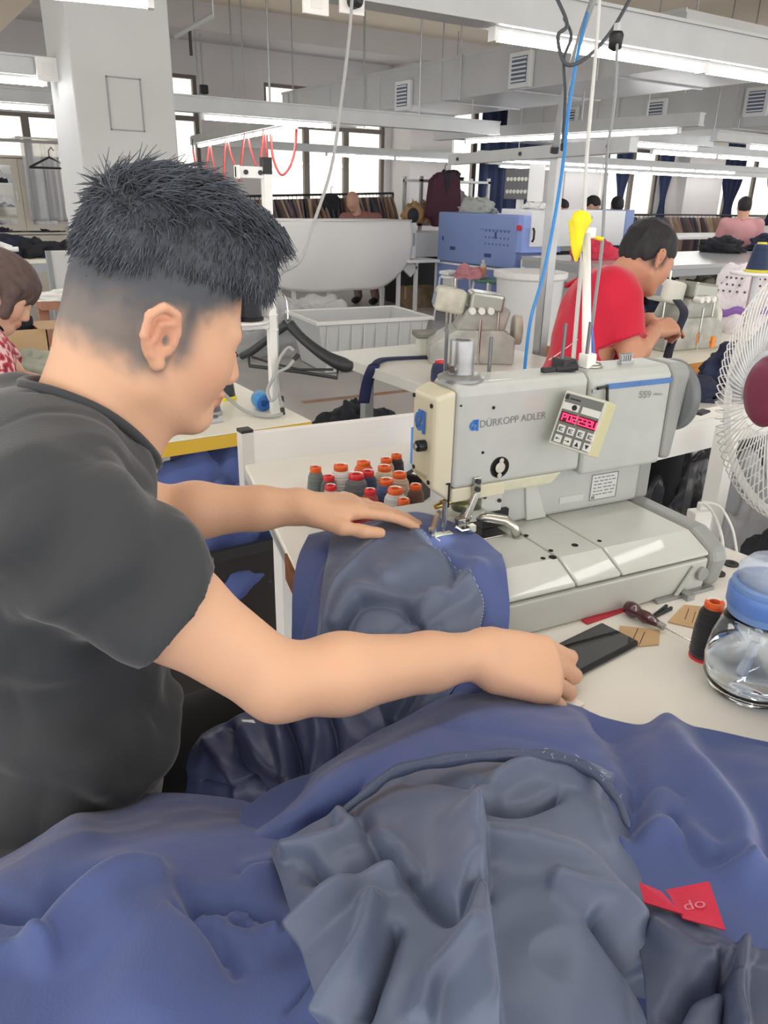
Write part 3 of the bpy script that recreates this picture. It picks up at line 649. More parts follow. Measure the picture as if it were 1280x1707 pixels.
def hand_sdf(S, wrist, d, n, thumb, curls, s=1.0, thumb_dir=None, spread=0.0, k=.006):
    """d: finger direction, n: back of the hand, thumb: side of the thumb (unit vectors); curls: per finger 3 bends in degrees"""
    d = unit(d); n = unit(np.array(n)-d*(d@np.array(n))); t = unit(np.array(thumb)-d*(d@np.array(thumb))-n*(n@np.array(thumb)))
    W = np.array(wrist, float); Q = lambda a, b, c: W+s*(d*a+t*b+n*c)
    for b, r in ((.026, .0125), (.009, .0135), (-.010, .013), (-.027, .0115)): S.cap(Q(.008, b*.62, 0), Q(.085-(.004 if abs(b) > .02 else 0), b, .002), .0150*s, r*s, .012*s)
    S.cap(Q(.020, .018, -.008), Q(.055, .030, -.010), .016*s, .013*s, .012*s); S.cap(Q(.02, -.020, -.008), Q(.07, -.026, -.006), .014*s, .010*s, .012*s)
    lens = [(.046, .027, .022), (.050, .031, .023), (.046, .029, .022), (.036, .021, .020)]
    for i, b in enumerate((.028, .0095, -.0105, -.029)):
        p = Q(.086-(.004 if i in (0, 2) else .010 if i == 3 else 0), b, .002); ang = 0; rr = (.0092, .0095, .0090, .0078)[i]*s
        side = (1.5-i)*spread
        for j in range(3):
            ang += math.radians(curls[i][j]); dd = unit((d+t*side)*math.cos(ang)-n*math.sin(ang)); q = p+dd*lens[i][j]*s
            S.cap(p, q, rr*(1-.06*j), rr*(.94-.06*j), k*s*.6); p = q
    p = Q(.020, .026, -.008); td = thumb_dir or [(.7, .62, -.25), (.9, .3, -.25), (.95, .1, -.2)]
    for j, (ln, r) in enumerate(((.040, .0135), (.032, .0105), (.026, .0095))):
        v = td[j]; q = p+s*ln*unit(d*v[0]+t*v[1]+n*v[2]); S.cap(p, q, r*s, r*.9*s, k*s); p = q
def body_sdf(S, J, grow=0.0, k=0.05, parts='torso arms'):
    """trunk and upper arms as one blended form; J: dict of joint positions"""
    g = grow
    F = unit(J['face']); Lf = unit(J['lsh']-J['rsh'])
    up = unit(J['neck']-J['pelvis']); Fw = unit(np.cross(Lf, up)); B = np.array([Fw, Lf, up]); w = J.get('w', 1.0)
    ch = J['chest']; pe = J['pelvis']; mid = (ch+pe)/2+Fw*J.get('belly', .03)
    S.ell(ch+up*.02, A(.112+g, .165*w+g, .17+g), B, k); S.ell(ch+up*.09-Fw*.01, A(.085+g, .175*w+g, .075+g), B, k)
    S.ell(mid, A(.118*w+g, .155*w+g, .16+g), B, k); S.ell(pe, A(.125+g, .175*w+g, .13+g), B, k)
    for a in ('lsh', 'rsh'): S.cap(J['neck']-up*.035, J[a]+up*.005, .045+g, .052+g, k)
def person(name, label, J, shirt, skin, hair, vox=.012, s=1.0, sleeve=.75, hands=None, hair_fn=None, legs=None, detail=True, fine=False, shirt_col=None, trousers='23242a', pattern=None, eyes=True, neck_r=.056):
    root = thing(name, label, 'person', (J['pelvis'][0], J['pelvis'][1], J.get('z0', 0)))
    off = -A(J['pelvis'][0], J['pelvis'][1], J.get('z0', 0))
    allp = [v for kk, v in J.items() if isinstance(v, np.ndarray) and kk not in ('face', 'hup')]
    lo = np.min(allp, 0)-A(.25, .25, .25); hi = np.max(allp, 0)+A(.25, .25, .22)
    S = SDF(lo, hi, vox)
    body_sdf(S, J, -.012)
    P, B = head_sdf(S, J['head'], J['face'], J['hup'], s, detail)
    S.cap(P(-.035, 0, -.045), J['neck']+unit(J['neck']-J['pelvis'])*(-.02), neck_r*s, (neck_r+.006)*s, .03)
    if detail: S.cap(P(-.0, 0, -.07), J['neck']+J['face']*.03-A(0, 0, .02), .040*s, .045*s, .03)
    for sd in ('l', 'r'):
        if sd+'elb' in J:
            sh, el, wr = J[sd+'sh'], J[sd+'elb'], J[sd+'wr']; m = (sh+el)/2
            S.chain([sh, m, el], [.050*s, .046*s, .037*s], .02)
            q1 = el+(wr-el)*.28; q2 = el+(wr-el)*.72
            S.chain([el, q1, q2, wr], [.037*s, .0405*s, .031*s, .0265*s], .015)
            S.cap(wr, wr+(wr-el)/np.linalg.norm(wr-el)*.02, .026*s, .02*s, .01)
    if hands: hands(S)
    if legs:
        for sd in (0, 1): S.chain(legs[sd][2:], [.05, .04, .038][:len(legs[sd])-2], .02) if len(legs[sd]) > 3 else None
    me = S.mesh('body'); v = verts(me)
    rel = (v-J['head'])@B.T/s
    col_ = np.tile(np.array(lin(skin)), (len(v), 1)); base = col_.copy()
    nz = fbm(v*9+3)
    col_ *= (1+.05*nz)[:, None]
    def tint(mask, c, amt): 
        nonlocal col_
        m = (np.clip(mask, 0, 1)*amt)[:, None]; col_ = col_*(1-m)+np.array(lin(c))*m
    if detail:
        g = lambda f, l, u, r: np.exp(-(((rel[:, 0]-f)**2+(np.abs(rel[:, 1])-l)**2+(rel[:, 2]-u)**2)/r**2))
        tint(g(.05, .055, -.03, .03), 'cf8d76', .35); tint(g(-.020, .085, 0, .028), 'd58a76', .5); tint(g(.10, 0, -.066, .014)+g(.088, .012, -.066, .012), 'a85a52', .6)
        tint(g(.1, .0, -.035, .02), 'cf8d76', .3)
        # cropped sides fading to the top
        f_, l_, u_ = rel[:, 0], np.abs(rel[:, 1]), rel[:, 2]
        jag = .006*fbm(rel*60)
        side = smoothstep(-.004, .030, u_-.012-.5*np.clip(f_-.02, 0, 1)+jag)*smoothstep(.084, .070, f_+jag)
        back = smoothstep(.012, -.012, f_+jag)*smoothstep(-.060, -.022, u_+.25*np.clip(f_+.03, -1, 0)+jag)
        burn = np.exp(-((f_-.010)/.012)**2)*smoothstep(-.040, -.014, u_+jag)*smoothstep(.045, .058, l_)
        hm = np.maximum(np.maximum(side, back), burn)
        earm = smoothstep(.0765, .0785, l_)*smoothstep(.034, .030, u_)
        hm = hm*(1-earm)*(np.linalg.norm(rel, axis=1) < .17)
        if J.get('bald'): hm = hm*0
        tint(hm*.88, '666a6c' if J.get('grey') else hair, 1.0); tint(hm*smoothstep(-.005, .045, u_+jag), hair, .95)
        brow = (np.abs(rel[:, 2]-.021) < .0045) & (rel[:, 0] > .06) & (np.abs(np.abs(rel[:, 1])-.030) < .019)
        tint(brow.astype(float), '2a2420', .8)
    set_col(me, col_); set_verts(me, v+off)
    bo = link('body', me, SKIN_M, root, True); md = bo.modifiers.new('smooth', 'SMOOTH'); md.factor = .5; md.iterations = 3 if fine else 2
    # shirt
    S2 = SDF(lo, hi, vox)
    body_sdf(S2, J, .006, .06)
    for sd in ('l', 'r'):
        if sd+'elb' in J:
            sh, el = J[sd+'sh'], J[sd+'elb']; q = sh+(el-sh)*sleeve
            S2.chain([sh, (sh+q)/2, q], [.064*s, .063*s, .060*s+J.get('loose', 0)], .04)
            dn = unit(el-sh)
    for sd in ('l', 'r'):
        if sd+'elb' in J:
            sh, el = J[sd+'sh'], J[sd+'elb']; q = sh+(el-sh)*sleeve
            dn = unit(el-sh)
            # flat hem where the sleeve ends, with the hollow inside it
            sl, X, Y, Z = S2._sl(q-.12, q+.12, 0); d0 = (X-q[0])*dn[0]+(Y-q[1])*dn[1]+(Z-q[2])*dn[2]; rr = np.sqrt((X-q[0])**2+(Y-q[1])**2+(Z-q[2])**2)
            cut = np.where(rr < .11, d0, -1.0); S2.D[sl] = np.maximum(S2.D[sl], cut.astype(np.float32))
    D0 = S2.D.copy()
    nk = J['neck']; nd = unit(P(-.02, 0, -.05)-nk); nb = nk+nd*J.get('collar', .022)
    rc = (neck_r+J.get('cw', .012))*s; fr = unit(J['face']-nd*(nd@J['face'])); ls = np.cross(nd, fr)
    ax0 = nk-nd*.01; ring = []
    for t in np.linspace(0, 2*math.pi, 49)[:-1]:
        dv = fr*math.cos(t)*1.12+ls*math.sin(t); hh = .14
        while hh > -.12:
            q = ax0+dv*rc+nd*hh; ii = np.clip(((q-S2.lo)/vox).astype(int), 0, S2.n-1)
            if D0[tuple(ii)] < 0: break
            hh -= .003
        ring.append(hh)
    ring = np.array(ring); ring = np.minimum(ring, np.median(ring)+.03)
    for _ in range(4): ring = (np.roll(ring, 1)+ring*2+np.roll(ring, -1))/4
    S2.cap(ax0-nd*.02+fr*.006, ax0+nd*.2+fr*.006, rc, rc, .006, True)
    S2.clip(J['pelvis']-A(0, 0, J.get('hem', .10)), (0, 0, -1))
    me = S2.mesh('shirt'); v = verts(me); nn = vnormals(me)
    if J.get('folds'): v = v+nn*(J['folds'](v))[:, None]
    set_verts(me, v+off)
    if pattern is not None: set_col(me, pattern(v))
    so = link('t_shirt', me, shirt, root, True); md = so.modifiers.new('smooth', 'SMOOTH'); md.factor = .5; md.iterations = 3 if fine else 1
    # collar band
    if detail:
        tt = np.linspace(0, 2*math.pi, 49)[:-1]
        MB().tube([off+ax0+(fr*(math.cos(t)*1.12)+ls*math.sin(t))*(rc+.001)+nd*(h_+.002) for t, h_ in zip(tt, ring)], .006*s, 8, closed=True).build('collar', shirt, so, smooth=True)
    # hair
    if hair_fn != 'none' and not J.get('bald'):
        S3 = SDF(P(0, 0, .04)-.2*s, P(0, 0, .04)+.2*s, max(vox*.8, .004) if vox < .008 else vox)
        (hair_fn or default_hair)(S3, P, B, s)
        me = S3.mesh('hair'); v = verts(me); nn = vnormals(me); v = v+nn*(.0035*s*fbm((v@B.T)*A(26, 70, 26)/s))[:, None]
        hc_ = np.array(lin(hair)); c = np.tile(hc_, (len(v), 1))*(1+.25*fbm((v@B.T)*A(40, 150, 40)))[:, None]
        set_col(me, np.clip(c, 0, 1)); set_verts(me, v+off); ho = link('hair', me, HAIR_M, root, True)
    else: ho = None
    if legs:
        S4 = SDF(np.min([p for l in legs for p in l], 0)-.2, np.max([p for l in legs for p in l], 0)+.2, max(vox, .01))
        S4.ell(J['pelvis']-A(0, 0, .03), (.14, .185, .11), None, .05)
        for l in legs: S4.chain(l[:3], [.088, .065, .055], .04)
        me = S4.mesh('trousers'); set_verts(me, verts(me)+off); link('trousers', me, mat('trousers_'+trousers, trousers, .8, var=.1), root, True)
        for l in legs:
            a = l[2]; f_ = unit(A(J['face'][0], J['face'][1], 0)); MB(Matrix.Translation(V(off))).ell(a+f_*.07+A(0, 0, -.045), (.13, .05, .045), R=Matrix.Rotation(math.atan2(f_[1], f_[0]), 3, 'Z')).build('shoe', BLACK, root, smooth=True)
    return root, off, P, B, ho
def default_hair(S, P, B, s):
    S.ell(P(-.012, 0, .050), A(.103, .083, .086)*s, B, .01); S.ell(P(-.045, 0, .01), A(.066, .074, .075)*s, B, .02)
    S.clip(P(0, 0, -.012), -B[2]+B[0]*.55)
    S.ell(P(.11, 0, -.03), A(.06, .12, .085)*s, B, .01, True)
# ------------------------------------------------------------------ the machine operator
J = dict(head=PT(257, 558, .77)+A(.022, .078, -.004), face=unit(A(.955, .03, -.29)), hup=A(.29, 0, .95), neck=A(.172, .858, 1.100), chest=A(.085, .845, .965), pelvis=A(.00, .83, .60),
         rsh=A(.100, .690, 1.070), lsh=A(.125, 1.015, 1.070), relb=A(.268, .590, .903), lelb=A(.285, 1.03, .925), rwr=A(.514, .572, .862), lwr=A(.474, .945, .925), w=1.0, grey=1, belly=.065, hem=.16, loose=.006, collar=.018)
def op_folds(v):
    q = v-A(.05, .75, .9)
    a = np.sin((q[:, 2]*1.0+q[:, 0]*.55)*62+3*fbm(v*5))*np.clip(1.0-np.abs(q[:, 2]+.12)/.28, 0, 1)*.009
    b = np.sin((q[:, 0]*.9-q[:, 2]*.7)*80+2.5*fbm(v*6))*np.exp(-((v[:, 2]-1.05)/.07)**2)*.008
    return a+b+.003*fbm(v*7)-.008*np.clip(ridge(v*A(9, 9, 7)+1.3)-.2, 0, 1)
J['folds'] = op_folds
def op_hands(S):
    # right hand: bent over, fingers curled down to pick up a scrap
    hand_sdf(S, J['rwr'], (.88, -.30, -.34), (.12, -.58, .80), (.30, .78, .50), [(16, 86, 46), (22, 88, 46), (28, 88, 46), (34, 85, 40)], 1.13, thumb_dir=[(.75, .30, -.55), (.7, -.15, -.7), (.55, -.3, -.75)])
    # left hand: lying flat on the cloth, thumb towards the camera
    hand_sdf(S, J['lwr'], (.93, -.26, -.10), (.06, .0, 1), (-.26, -.96, 0), [(6, 10, 8), (8, 10, 8), (9, 12, 8), (10, 12, 10)], 1.0, thumb_dir=[(.82, .55, -.15), (.95, .25, -.10), (.98, .05, -.08)], spread=.03)
def op_hair(S, P, B, s):
    S.ell(P(.010, 0, .080), A(.092, .0715, .078)*s, B, .01)
    S.ell(P(.064, 0, .094), A(.060, .058, .048)*s, B, .02); S.cap(P(.085, -.035, .070), P(.108, .03, .066), .020, .020, .02)
    S.ell(P(-.040, 0, .076), A(.050, .066, .064)*s, B, .02)
    S.clip(P(0, 0, .052), -B[2]+B[0]*.10)
SHIRT = mat('charcoal_jersey', '3b3e42', 0.85, var=0.10, vscale=6, bump=0.08, bscale=350, sheen=.25)
lg = [[A(.04, .74, .57), A(.44, .70, .56), A(.42, .70, .09)], [A(.04, .93, .57), A(.46, .98, .56), A(.46, .98, .09)]]
op, off, HP, HB, hairo = person('person', 'man in a charcoal t-shirt leaning over the buttonhole machine', J, SHIRT, 'deb192', '494e57', vox=.0034, hands=op_hands, hair_fn=op_hair, sleeve=.54, legs=lg, fine=True, trousers='17181c', neck_r=.060)  # lens haze put into the hair colour: black lifted to grey blue
def strands(name, root, off, P, B, n, seed, s=1.0, col='515761'):  # default strand colour carries the same lens haze
    rs = np.random.RandomState(seed); m = MB(); F_, L_, U_ = B
    hv = verts(root.data); hn = vnormals(root.data); c0 = P(0, 0, 0)+off
    rel_ = (hv-c0)@B.T; ok = np.where((rel_[:, 2] > .045) & (hn@U_ > -.55))[0]
    for i in rs.choice(ok, n):
        a = hv[i]-hn[i]*.003; f, l, u = rel_[i]; nn = hn[i]; top = smoothstep(.35, .8, float(nn@U_)); ln = (.009+.014*top)*rs.uniform(.7, 1.3)*(1.3 if f > .06 else 1)
        d = unit(nn*(.5+.5*top)+F_*(.75*top-.25*(1-top))+U_*(.3*top-.75*(1-top))+rs.normal(0, .20, 3)); d2 = unit(d+F_*(.5*top)-U_*(.55+1.6*max(0, f/.1)*top)+rs.normal(0, .18, 3))
        b = a+d*ln*.6; c = b+d2*ln*.8; r = rs.uniform(.0006, .0013)
        m.tube([a, b, c], [r, r*.8, .0002], 4, caps=False)
    me = m.mesh(name); nv = len(me.vertices); c = np.tile(np.array(lin(col)), (nv, 1))*np.repeat(rs.uniform(.7, 1.5, (nv+11)//12), 12)[:nv, None]; set_col(me, c)
    o = link(name, me, HAIR_M, root, True); o['kind'] = 'stuff'; return o
strands('hair_tufts', hairo, off, HP, HB, 9000, 5)
# lashes and moles
MB(Matrix.Translation(V(off))).tube([HP(.080, -.046, -.004), HP(.089, -.036, -.008), HP(.092, -.028, -.009)], .0014, 6).build('eyelash', BLACK, op)
MB(Matrix.Translation(V(off))).tube([HP(.080, .046, -.004), HP(.089, .036, -.008), HP(.092, .028, -.009)], .0014, 6).build('eyelash', BLACK, op)
# ================================================================== garments
WOOL = mat('blue_suiting', '4d5d93', 0.75, var=0.06, vscale=5, bump=0.12, bscale=500, sheen=.3)
LIN = mat('slate_lining', '5a6782', 0.40, var=0.06, vscale=6, bump=0.05, bscale=60, spec=.6, sheen=.15)
DLIN = mat('dark_satin', '2b3046', 0.30, var=0.1, vscale=6, bump=0.08, bscale=50)
def stroke_field(px, strokes):
    """height from folds drawn as polylines; px: (..., 2) photo coordinates of the cloth points"""
    H = np.zeros(px.shape[:-1])
    for st in strokes:
        pts, w, h = st[0], st[1], st[2]; kind = st[3] if len(st) > 3 else 'r'
        P_ = spline(A(*[list(p) for p in pts]), 40) if len(pts) > 2 else A(*[list(p) for p in pts])
        best = np.full(H.shape, 1e9); sg = np.zeros(H.shape)
        for a, b in zip(P_[:-1], P_[1:]):
            ab = b-a; t = np.clip(((px-a)@ab)/max(ab@ab, 1e-9), 0, 1); q = px-(a+t[..., None]*ab); d = np.hypot(q[..., 0], q[..., 1])
            m = d < best; best = np.where(m, d, best); sg = np.where(m, np.sign(ab[0]*q[..., 1]-ab[1]*q[..., 0]), sg)
        if kind == 'r': H += h*np.exp(-(best/w)**2)
        elif kind == 's': H += h*np.exp(-np.abs(best)/w)                      # sharp crease
        else:                                                                 # overlap: steep on one side, easing off on the other
            x = best*sg; H += h*np.where(x > 0, np.exp(-(x/w)**2), np.exp(-(x/(w*.16))**2))
    return H
def drape(name, ctrl, m, parent, off, strokes=(), nr=120, nc=150, noise=0.004, nscale=9.0, mode='z', thick=0.0025, wr=0.0, seed=0.0, zmin=None):
    C = A(*[[list(p) for p in r] for r in ctrl]) if not isinstance(ctrl, np.ndarray) else ctrl
    pts = np.empty(C.shape[:2]+(3,))
    for i in range(C.shape[0]):
        for j in range(C.shape[1]):
            x, y, z = C[i, j]; pts[i, j] = PZ(x, y, z) if mode == 'z' else PT(x, y, z)
    S_ = surf(pts, nr, nc); px = surf(C[..., :2], nr, nc); N_ = gnormals(S_)
    view = CAM-S_; flip = np.sign((N_*view).sum(2, keepdims=True)); N_ = N_*flip
    H = stroke_field(px, strokes)+noise*fbm(S_*nscale+seed)+wr*ridge(S_*A(16, 16, 16)+seed+4.2)
    # fade to nothing at nothing: folds are carried out to the cut edge
    S_ = S_+N_*H[..., None]
    if zmin is not None: S_[..., 2] = np.maximum(S_[..., 2], zmin)
    mm = MB(); mm.grid(S_-off); return mm.build(name, m, parent, smooth=True, solid=thick), S_
# ---------------- the jacket being sewn
o1 = A(.55, .80, .87); jk = thing('suit_jacket', 'navy jacket lying under the needle with its slate lining showing', 'jacket', o1)
ROWS = [[(515, 893, .866), (565, 882, .870), (625, 872, .874), (692, 855, .876), (748, 872, .876), (800, 897, .876), (836, 926, .874)],
        [(498, 930, .862), (555, 915, .872), (620, 905, .876), (690, 893, .878), (750, 908, .878), (805, 930, .877), (845, 962, .874)],
        [(489, 985, .845), (545, 975, .858), (610, 962, .866), (680, 958, .868), (745, 968, .868), (802, 988, .866), (849, 1010, .858)],
        [(487, 1045, .815), (540, 1045, .83), (605, 1040, .838), (675, 1040, .842), (740, 1045, .842), (800, 1048, .843), (846, 1055, .838)],
        [(485, 1110, .77), (535, 1115, .785), (600, 1115, .795), (670, 1115, .80), (735, 1115, .80), (790, 1115, .80), (832, 1112, .798)],
        [(478, 1180, .71), (525, 1190, .72), (590, 1195, .73), (660, 1195, .735), (720, 1190, .75), (770, 1178, .785), (798, 1160, .79)],
        [(450, 1260, .67), (505, 1270, .68), (570, 1280, .69), (640, 1280, .70), (700, 1270, .72), (745, 1250, .75), (770, 1210, .785)]]
folds = [([(560, 1040), (590, 990), (640, 1000), (690, 1010), (760, 985), (800, 950)], 16, .010), ([(575, 1050), (605, 1010), (665, 1015), (700, 1050)], 10, -.012), ([(540, 1060), (555, 980), (600, 930), (640, 900)], 9, .006, 's'),
         ([(720, 905), (750, 935), (760, 955), (750, 985)], 9, -.010, 's'), ([(690, 890), (740, 925), (790, 940)], 8, .004), ([(640, 960), (700, 930), (740, 930)], 22, .006), ([(610, 1090), (680, 1060), (720, 1000)], 14, .008),
         ([(500, 1060), (520, 980), (545, 920)], 10, -.006, 's'), ([(660, 1200), (690, 1120), (730, 1060)], 14, .010), ([(560, 1230), (590, 1150), (600, 1080)], 16, .010)]
body, SJ = drape('jacket_front', ROWS, WOOL, jk, o1, folds, 110, 120, noise=.0025, wr=.001)
# lining: the same sheet, lifted a little, cut along the facing seam
def bandseam(y):   # photo column of the facing seam for each photo row
    return np.interp(y, [855, 872, 900, 935, 960, 1045, 1120, 1200, 1290], [668, 684, 722, 772, 797, 800, 775, 735, 700])
LR = []
for r in ROWS:
    xs_ = [p[0] for p in r]; ys_ = [p[1] for p in r]; zs_ = [p[2] for p in r]; row = []
    xe = bandseam(np.interp(700, xs_, ys_)); 
    for u_ in np.linspace(0, 1, 7):
        x = xs_[1]-8+(xe-xs_[1]+8)*u_; row.append((x, np.interp(x, xs_, ys_), np.interp(x, xs_, zs_)+.0042))
    LR.append(row)
LR[0] = [(x, y+6, z) for x, y, z in LR[0]]
folds = [(p, w_*.85, h_*1.3)+tuple(r_) for p, w_, h_, *r_ in folds]
lin_o, SL = drape('jacket_lining', LR, LIN, jk, o1, folds, 130, 130, noise=.0025, wr=.0022, thick=.0015)
st = MB(M=Matrix.Translation(V(-o1)))
for i in range(4, 90, 2):
    p, q = SL[i, -1]+A(0, 0, .002), SL[i+1, -1]+A(0, 0, .002); st.tube([p, q], .0004, 4)
so = st.build('seam_stitches', mat('stitch_white', 'c9cdd8', .7), lin_o); so['kind'] = 'stuff'
# gathered end of the same jacket over the operator's lap
o2 = A(.35, .62, .62)
lap = [[(338, 1225, .97), (372, 1205, .96), (420, 1185, .95), (480, 1180, .95), (545, 1165, .945), (620, 1150, .94)],
       [(316, 1260, .96), (370, 1250, .93), (425, 1235, .915), (490, 1225, .91), (550, 1215, .91), (640, 1200, .91)],
       [(312, 1300, .96), (372, 1295, .92), (430, 1285, .90), (495, 1275, .895), (560, 1270, .89), (650, 1260, .89)],
       [(308, 1345, .97), (385, 1340, .93), (440, 1335, .91), (500, 1330, .90), (570, 1320, .89), (660, 1320, .89)],
       [(300, 1395, 1.0), (395, 1390, .98), (450, 1395, .96), (510, 1395, .95), (580, 1395, .95), (670, 1390, .94)]]
lapf = [([(385, 1215), (395, 1270), (440, 1320)], 9, -.016, 's'), ([(475, 1190), (490, 1240), (500, 1290)], 9, -.016), ([(455, 1190), (470, 1250), (485, 1300)], 10, .010), ([(350, 1240), (390, 1290), (400, 1350)], 9, .010), ([(340, 1300), (380, 1310), (420, 1300)], 7, -.008, 's'), ([(520, 1180), (530, 1230), (525, 1290)], 10, .010), ([(545, 1180), (560, 1230), (560, 1280)], 7, -.012), ([(410, 1220), (440, 1270), (470, 1290)], 14, .010)]
drape('jacket_lap_fold', lap, mat('indigo_satin', '3a4260', .38, var=.1, vscale=6, bump=.06, bscale=50), jk, o1, lapf, 90, 110, noise=.003, wr=.003, mode='t')
# small white care tag
q = PT(418, 1208, .93); ct = MB(M=Matrix.Translation(V(q-o1))); e1 = _r*.011; e2 = _u*.006
ct.hexa([-e1+e2-_f*.001, e1*.3+e2-_f*.001, e1-e2-_f*.001, -e1*.2-e2-_f*.001, -e1+e2, e1*.3+e2, e1-e2, -e1*.2-e2]); ct.build('care_tag', WPLAST, jk)
# ---------------- heap of jackets in front
o3 = A(.45, .30, .80); hp = thing('suit_jacket', 'blue jacket turned inside out on the near table corner with a red label', 'jacket', o3)
G = lambda xs, ys, f: [[(x, y if not callable(ys) else y, f(x, y)) for x in xs] for y in ys]
# blue outer cloth lying across the back and the right
TOPE = lambda x: np.interp(x, [400, 440, 560, 640, 720, 800, 870, 1000, 1060, 1110, 1200, 1290, 1400], [1390, 1362, 1295, 1245, 1197, 1172, 1182, 1206, 1226, 1220, 1237, 1256, 1275])
rows = []
for k, fr_ in enumerate((-.03, 0, .06, .18, .36, .6, .85, 1.15)):
    row = []
    for x in (400, 470, 560, 660, 760, 860, 960, 1060, 1160, 1260, 1360):
        y0 = TOPE(x); y = y0+(1740-y0)*fr_; z = [.782, .790, .815, .835, .842, .845, .85, .85][k]
        if x < 520: z -= .02*(k < 3)
        if x < 600: z -= .05*(k >= 3)
        row.append((x, y, z))
    rows.append(row)
f3 = [([(1000, 1208), (1040, 1250), (1060, 1330), (1050, 1400)], 22, -.016), ([(1110, 1222), (1170, 1300), (1230, 1380), (1240, 1450)], 26, .018), ([(1180, 1250), (1250, 1330), (1290, 1420)], 30, -.010), ([(1040, 1410), (1120, 1395), (1200, 1450), (1280, 1470)], 22, .016), ([(1060, 1330), (1100, 1310), (1140, 1330)], 9, -.006, 's'), ([(1120, 1370), (1170, 1440), (1230, 1450)], 12, -.014),
      ([(560, 1320), (680, 1240), (800, 1200), (960, 1230)], 40, .010), ([(740, 1225), (860, 1235), (950, 1260)], 14, -.004, 's')]
drape('outer_cloth', rows, WOOL, hp, o3, f3, 130, 170, noise=.004, wr=.0012, zmin=.783)
# lining spread over it
LE = lambda x: np.interp(x, [440, 452, 500, 560, 600, 640, 700, 770, 850, 920, 990, 1030, 1056], [1430, 1405, 1380, 1362, 1330, 1296, 1276, 1268, 1262, 1262, 1290, 1335, 1395])
rows = []
for k, fr_ in enumerate((0, .04, .12, .25, .42, .62, .82, 1.15)):
    row = []
    for u_ in np.linspace(0, 1, 10):
        xr = 1056+(1085-1056)*min(1, fr_*1.6); xl = 448+(560-448)*fr_**1.0
        x = xl+(xr-xl)*u_; xt = 448+(1056-448)*u_; y0 = LE(xt); y = y0+(1745-y0)*fr_
        z = [.850, .862, .872, .880, .886, .888, .888, .885][k]-(.035*smoothstep(.82, 1.0, u_))-(.02*smoothstep(.15, 0, u_))
        row.append((x, y, float(z)))
    rows.append(row)
f4 = [([(795, 1405), (800, 1500), (806, 1560), (822, 1720)], 70, .026, 'o'), ([(600, 1372), (680, 1460), (760, 1552), (795, 1500)], 20, -.014), ([(570, 1370), (640, 1400), (700, 1470)], 18, .010), ([(800, 1405), (880, 1420), (960, 1450), (1040, 1540)], 30, .012), ([(800, 1335), (850, 1300), (910, 1285), (1000, 1310)], 18, .012), ([(810, 1345), (870, 1355), (930, 1330)], 12, -.012), ([(680, 1290), (760, 1300), (820, 1325)], 16, -.008, 's'), ([(930, 1480), (1010, 1530), (1060, 1600)], 18, .010), ([(990, 1540), (1060, 1640), (1090, 1700)], 14, -.012), ([(480, 1420), (540, 1410), (590, 1390)], 14, .010), ([(520, 1450), (580, 1460), (640, 1430)], 26, -.020), ([(500, 1560), (590, 1480), (650, 1470)], 22, .014), ([(560, 1690), (600, 1600), (620, 1520)], 20, .014), ([(610, 1700), (640, 1620), (660, 1560)], 14, -.014), ([(700, 1700), (720, 1640), (780, 1600)], 24, .008)]
f4 = [(p, w_*.8, h_*1.3)+tuple(r_) for p, w_, h_, *r_ in f4]
drape('lining_cloth', rows, LIN, hp, o3, f4, 200, 200, noise=.004, wr=.0018, nscale=7, thick=.002)
# rolled facing edge along the lining
edge = [PZ(x, y, z) for x, y, z in ((560, 1362, .868), (610, 1322, .872), (660, 1286, .876), (740, 1268, .878), (840, 1258, .88), (920, 1262, .88), (980, 1282, .878), (1024, 1325, .872), (1048, 1380, .865))]
E_ = spline(edge, 60); MB(M=Matrix.Translation(V(-o3))).tube(E_, [.0015+.0045*math.sin(math.pi*i/59)**.5*(1+.2*math.sin(i*.9)) for i in range(60)], 10).build('facing_roll', mat('dark_facing', '46526d', .4, bump=.2, bscale=120), hp, smooth=True)
fz = MB(M=Matrix.Translation(V(-o3))); rs = np.random.RandomState(2)
for k in range(22):
    p = E_[rs.randint(20, 55)]+A(rs.normal(0, .003), rs.normal(0, .003), .0045+rs.uniform(0, .002)); d = unit(rs.normal(size=3))*rs.uniform(.0008, .0025); fz.tube([p-d, p+d], .00022, 3)
fo = fz.build('frayed_threads', mat('stitch_white', 'c9cdd8', .7), hp); fo['kind'] = 'stuff'
# dark lining with the red label at the right
rows = [[(1060, 1500, .862), (1120, 1515, .872), (1180, 1540, .876), (1240, 1575, .876), (1330, 1590, .876)], [(1065, 1560, .872), (1120, 1575, .884), (1185, 1600, .888), (1245, 1620, .886), (1330, 1640, .886)], [(1075, 1630, .875), (1130, 1640, .888), (1190, 1660, .892), (1250, 1670, .89), (1330, 1690, .89)], [(1085, 1740, .875), (1140, 1745, .885), (1200, 1750, .89), (1260, 1755, .89), (1340, 1760, .89)]]
f5 = [([(1100, 1560), (1160, 1600), (1210, 1600)], 16, .010), ([(1120, 1700), (1150, 1650), (1220, 1620)], 16, -.014), ([(1240, 1590), (1225, 1650), (1240, 1720)], 12, .014, 'r'), ([(1200, 1600), (1215, 1650), (1205, 1710)], 9, -.010)]
drape('pocket_lining', rows, mat('slate_lining_dark', '465069', .40, var=.08, vscale=6, bump=.06, bscale=60), hp, o3, f5, 90, 90, noise=.004, wr=.003)
LB = mat('label_red', 'cf2548', .5, bump=.1, bscale=300)
lb = [PZ(*p) for p in ((1112, 1492, .870), (1184, 1478, .880), (1212, 1560, .886), (1140, 1540, .880))]
nL = unit(np.cross(lb[1]-lb[0], lb[3]-lb[0])); nL = nL*np.sign(nL[2]); lb = [p-o3+nL*.004 for p in lb]
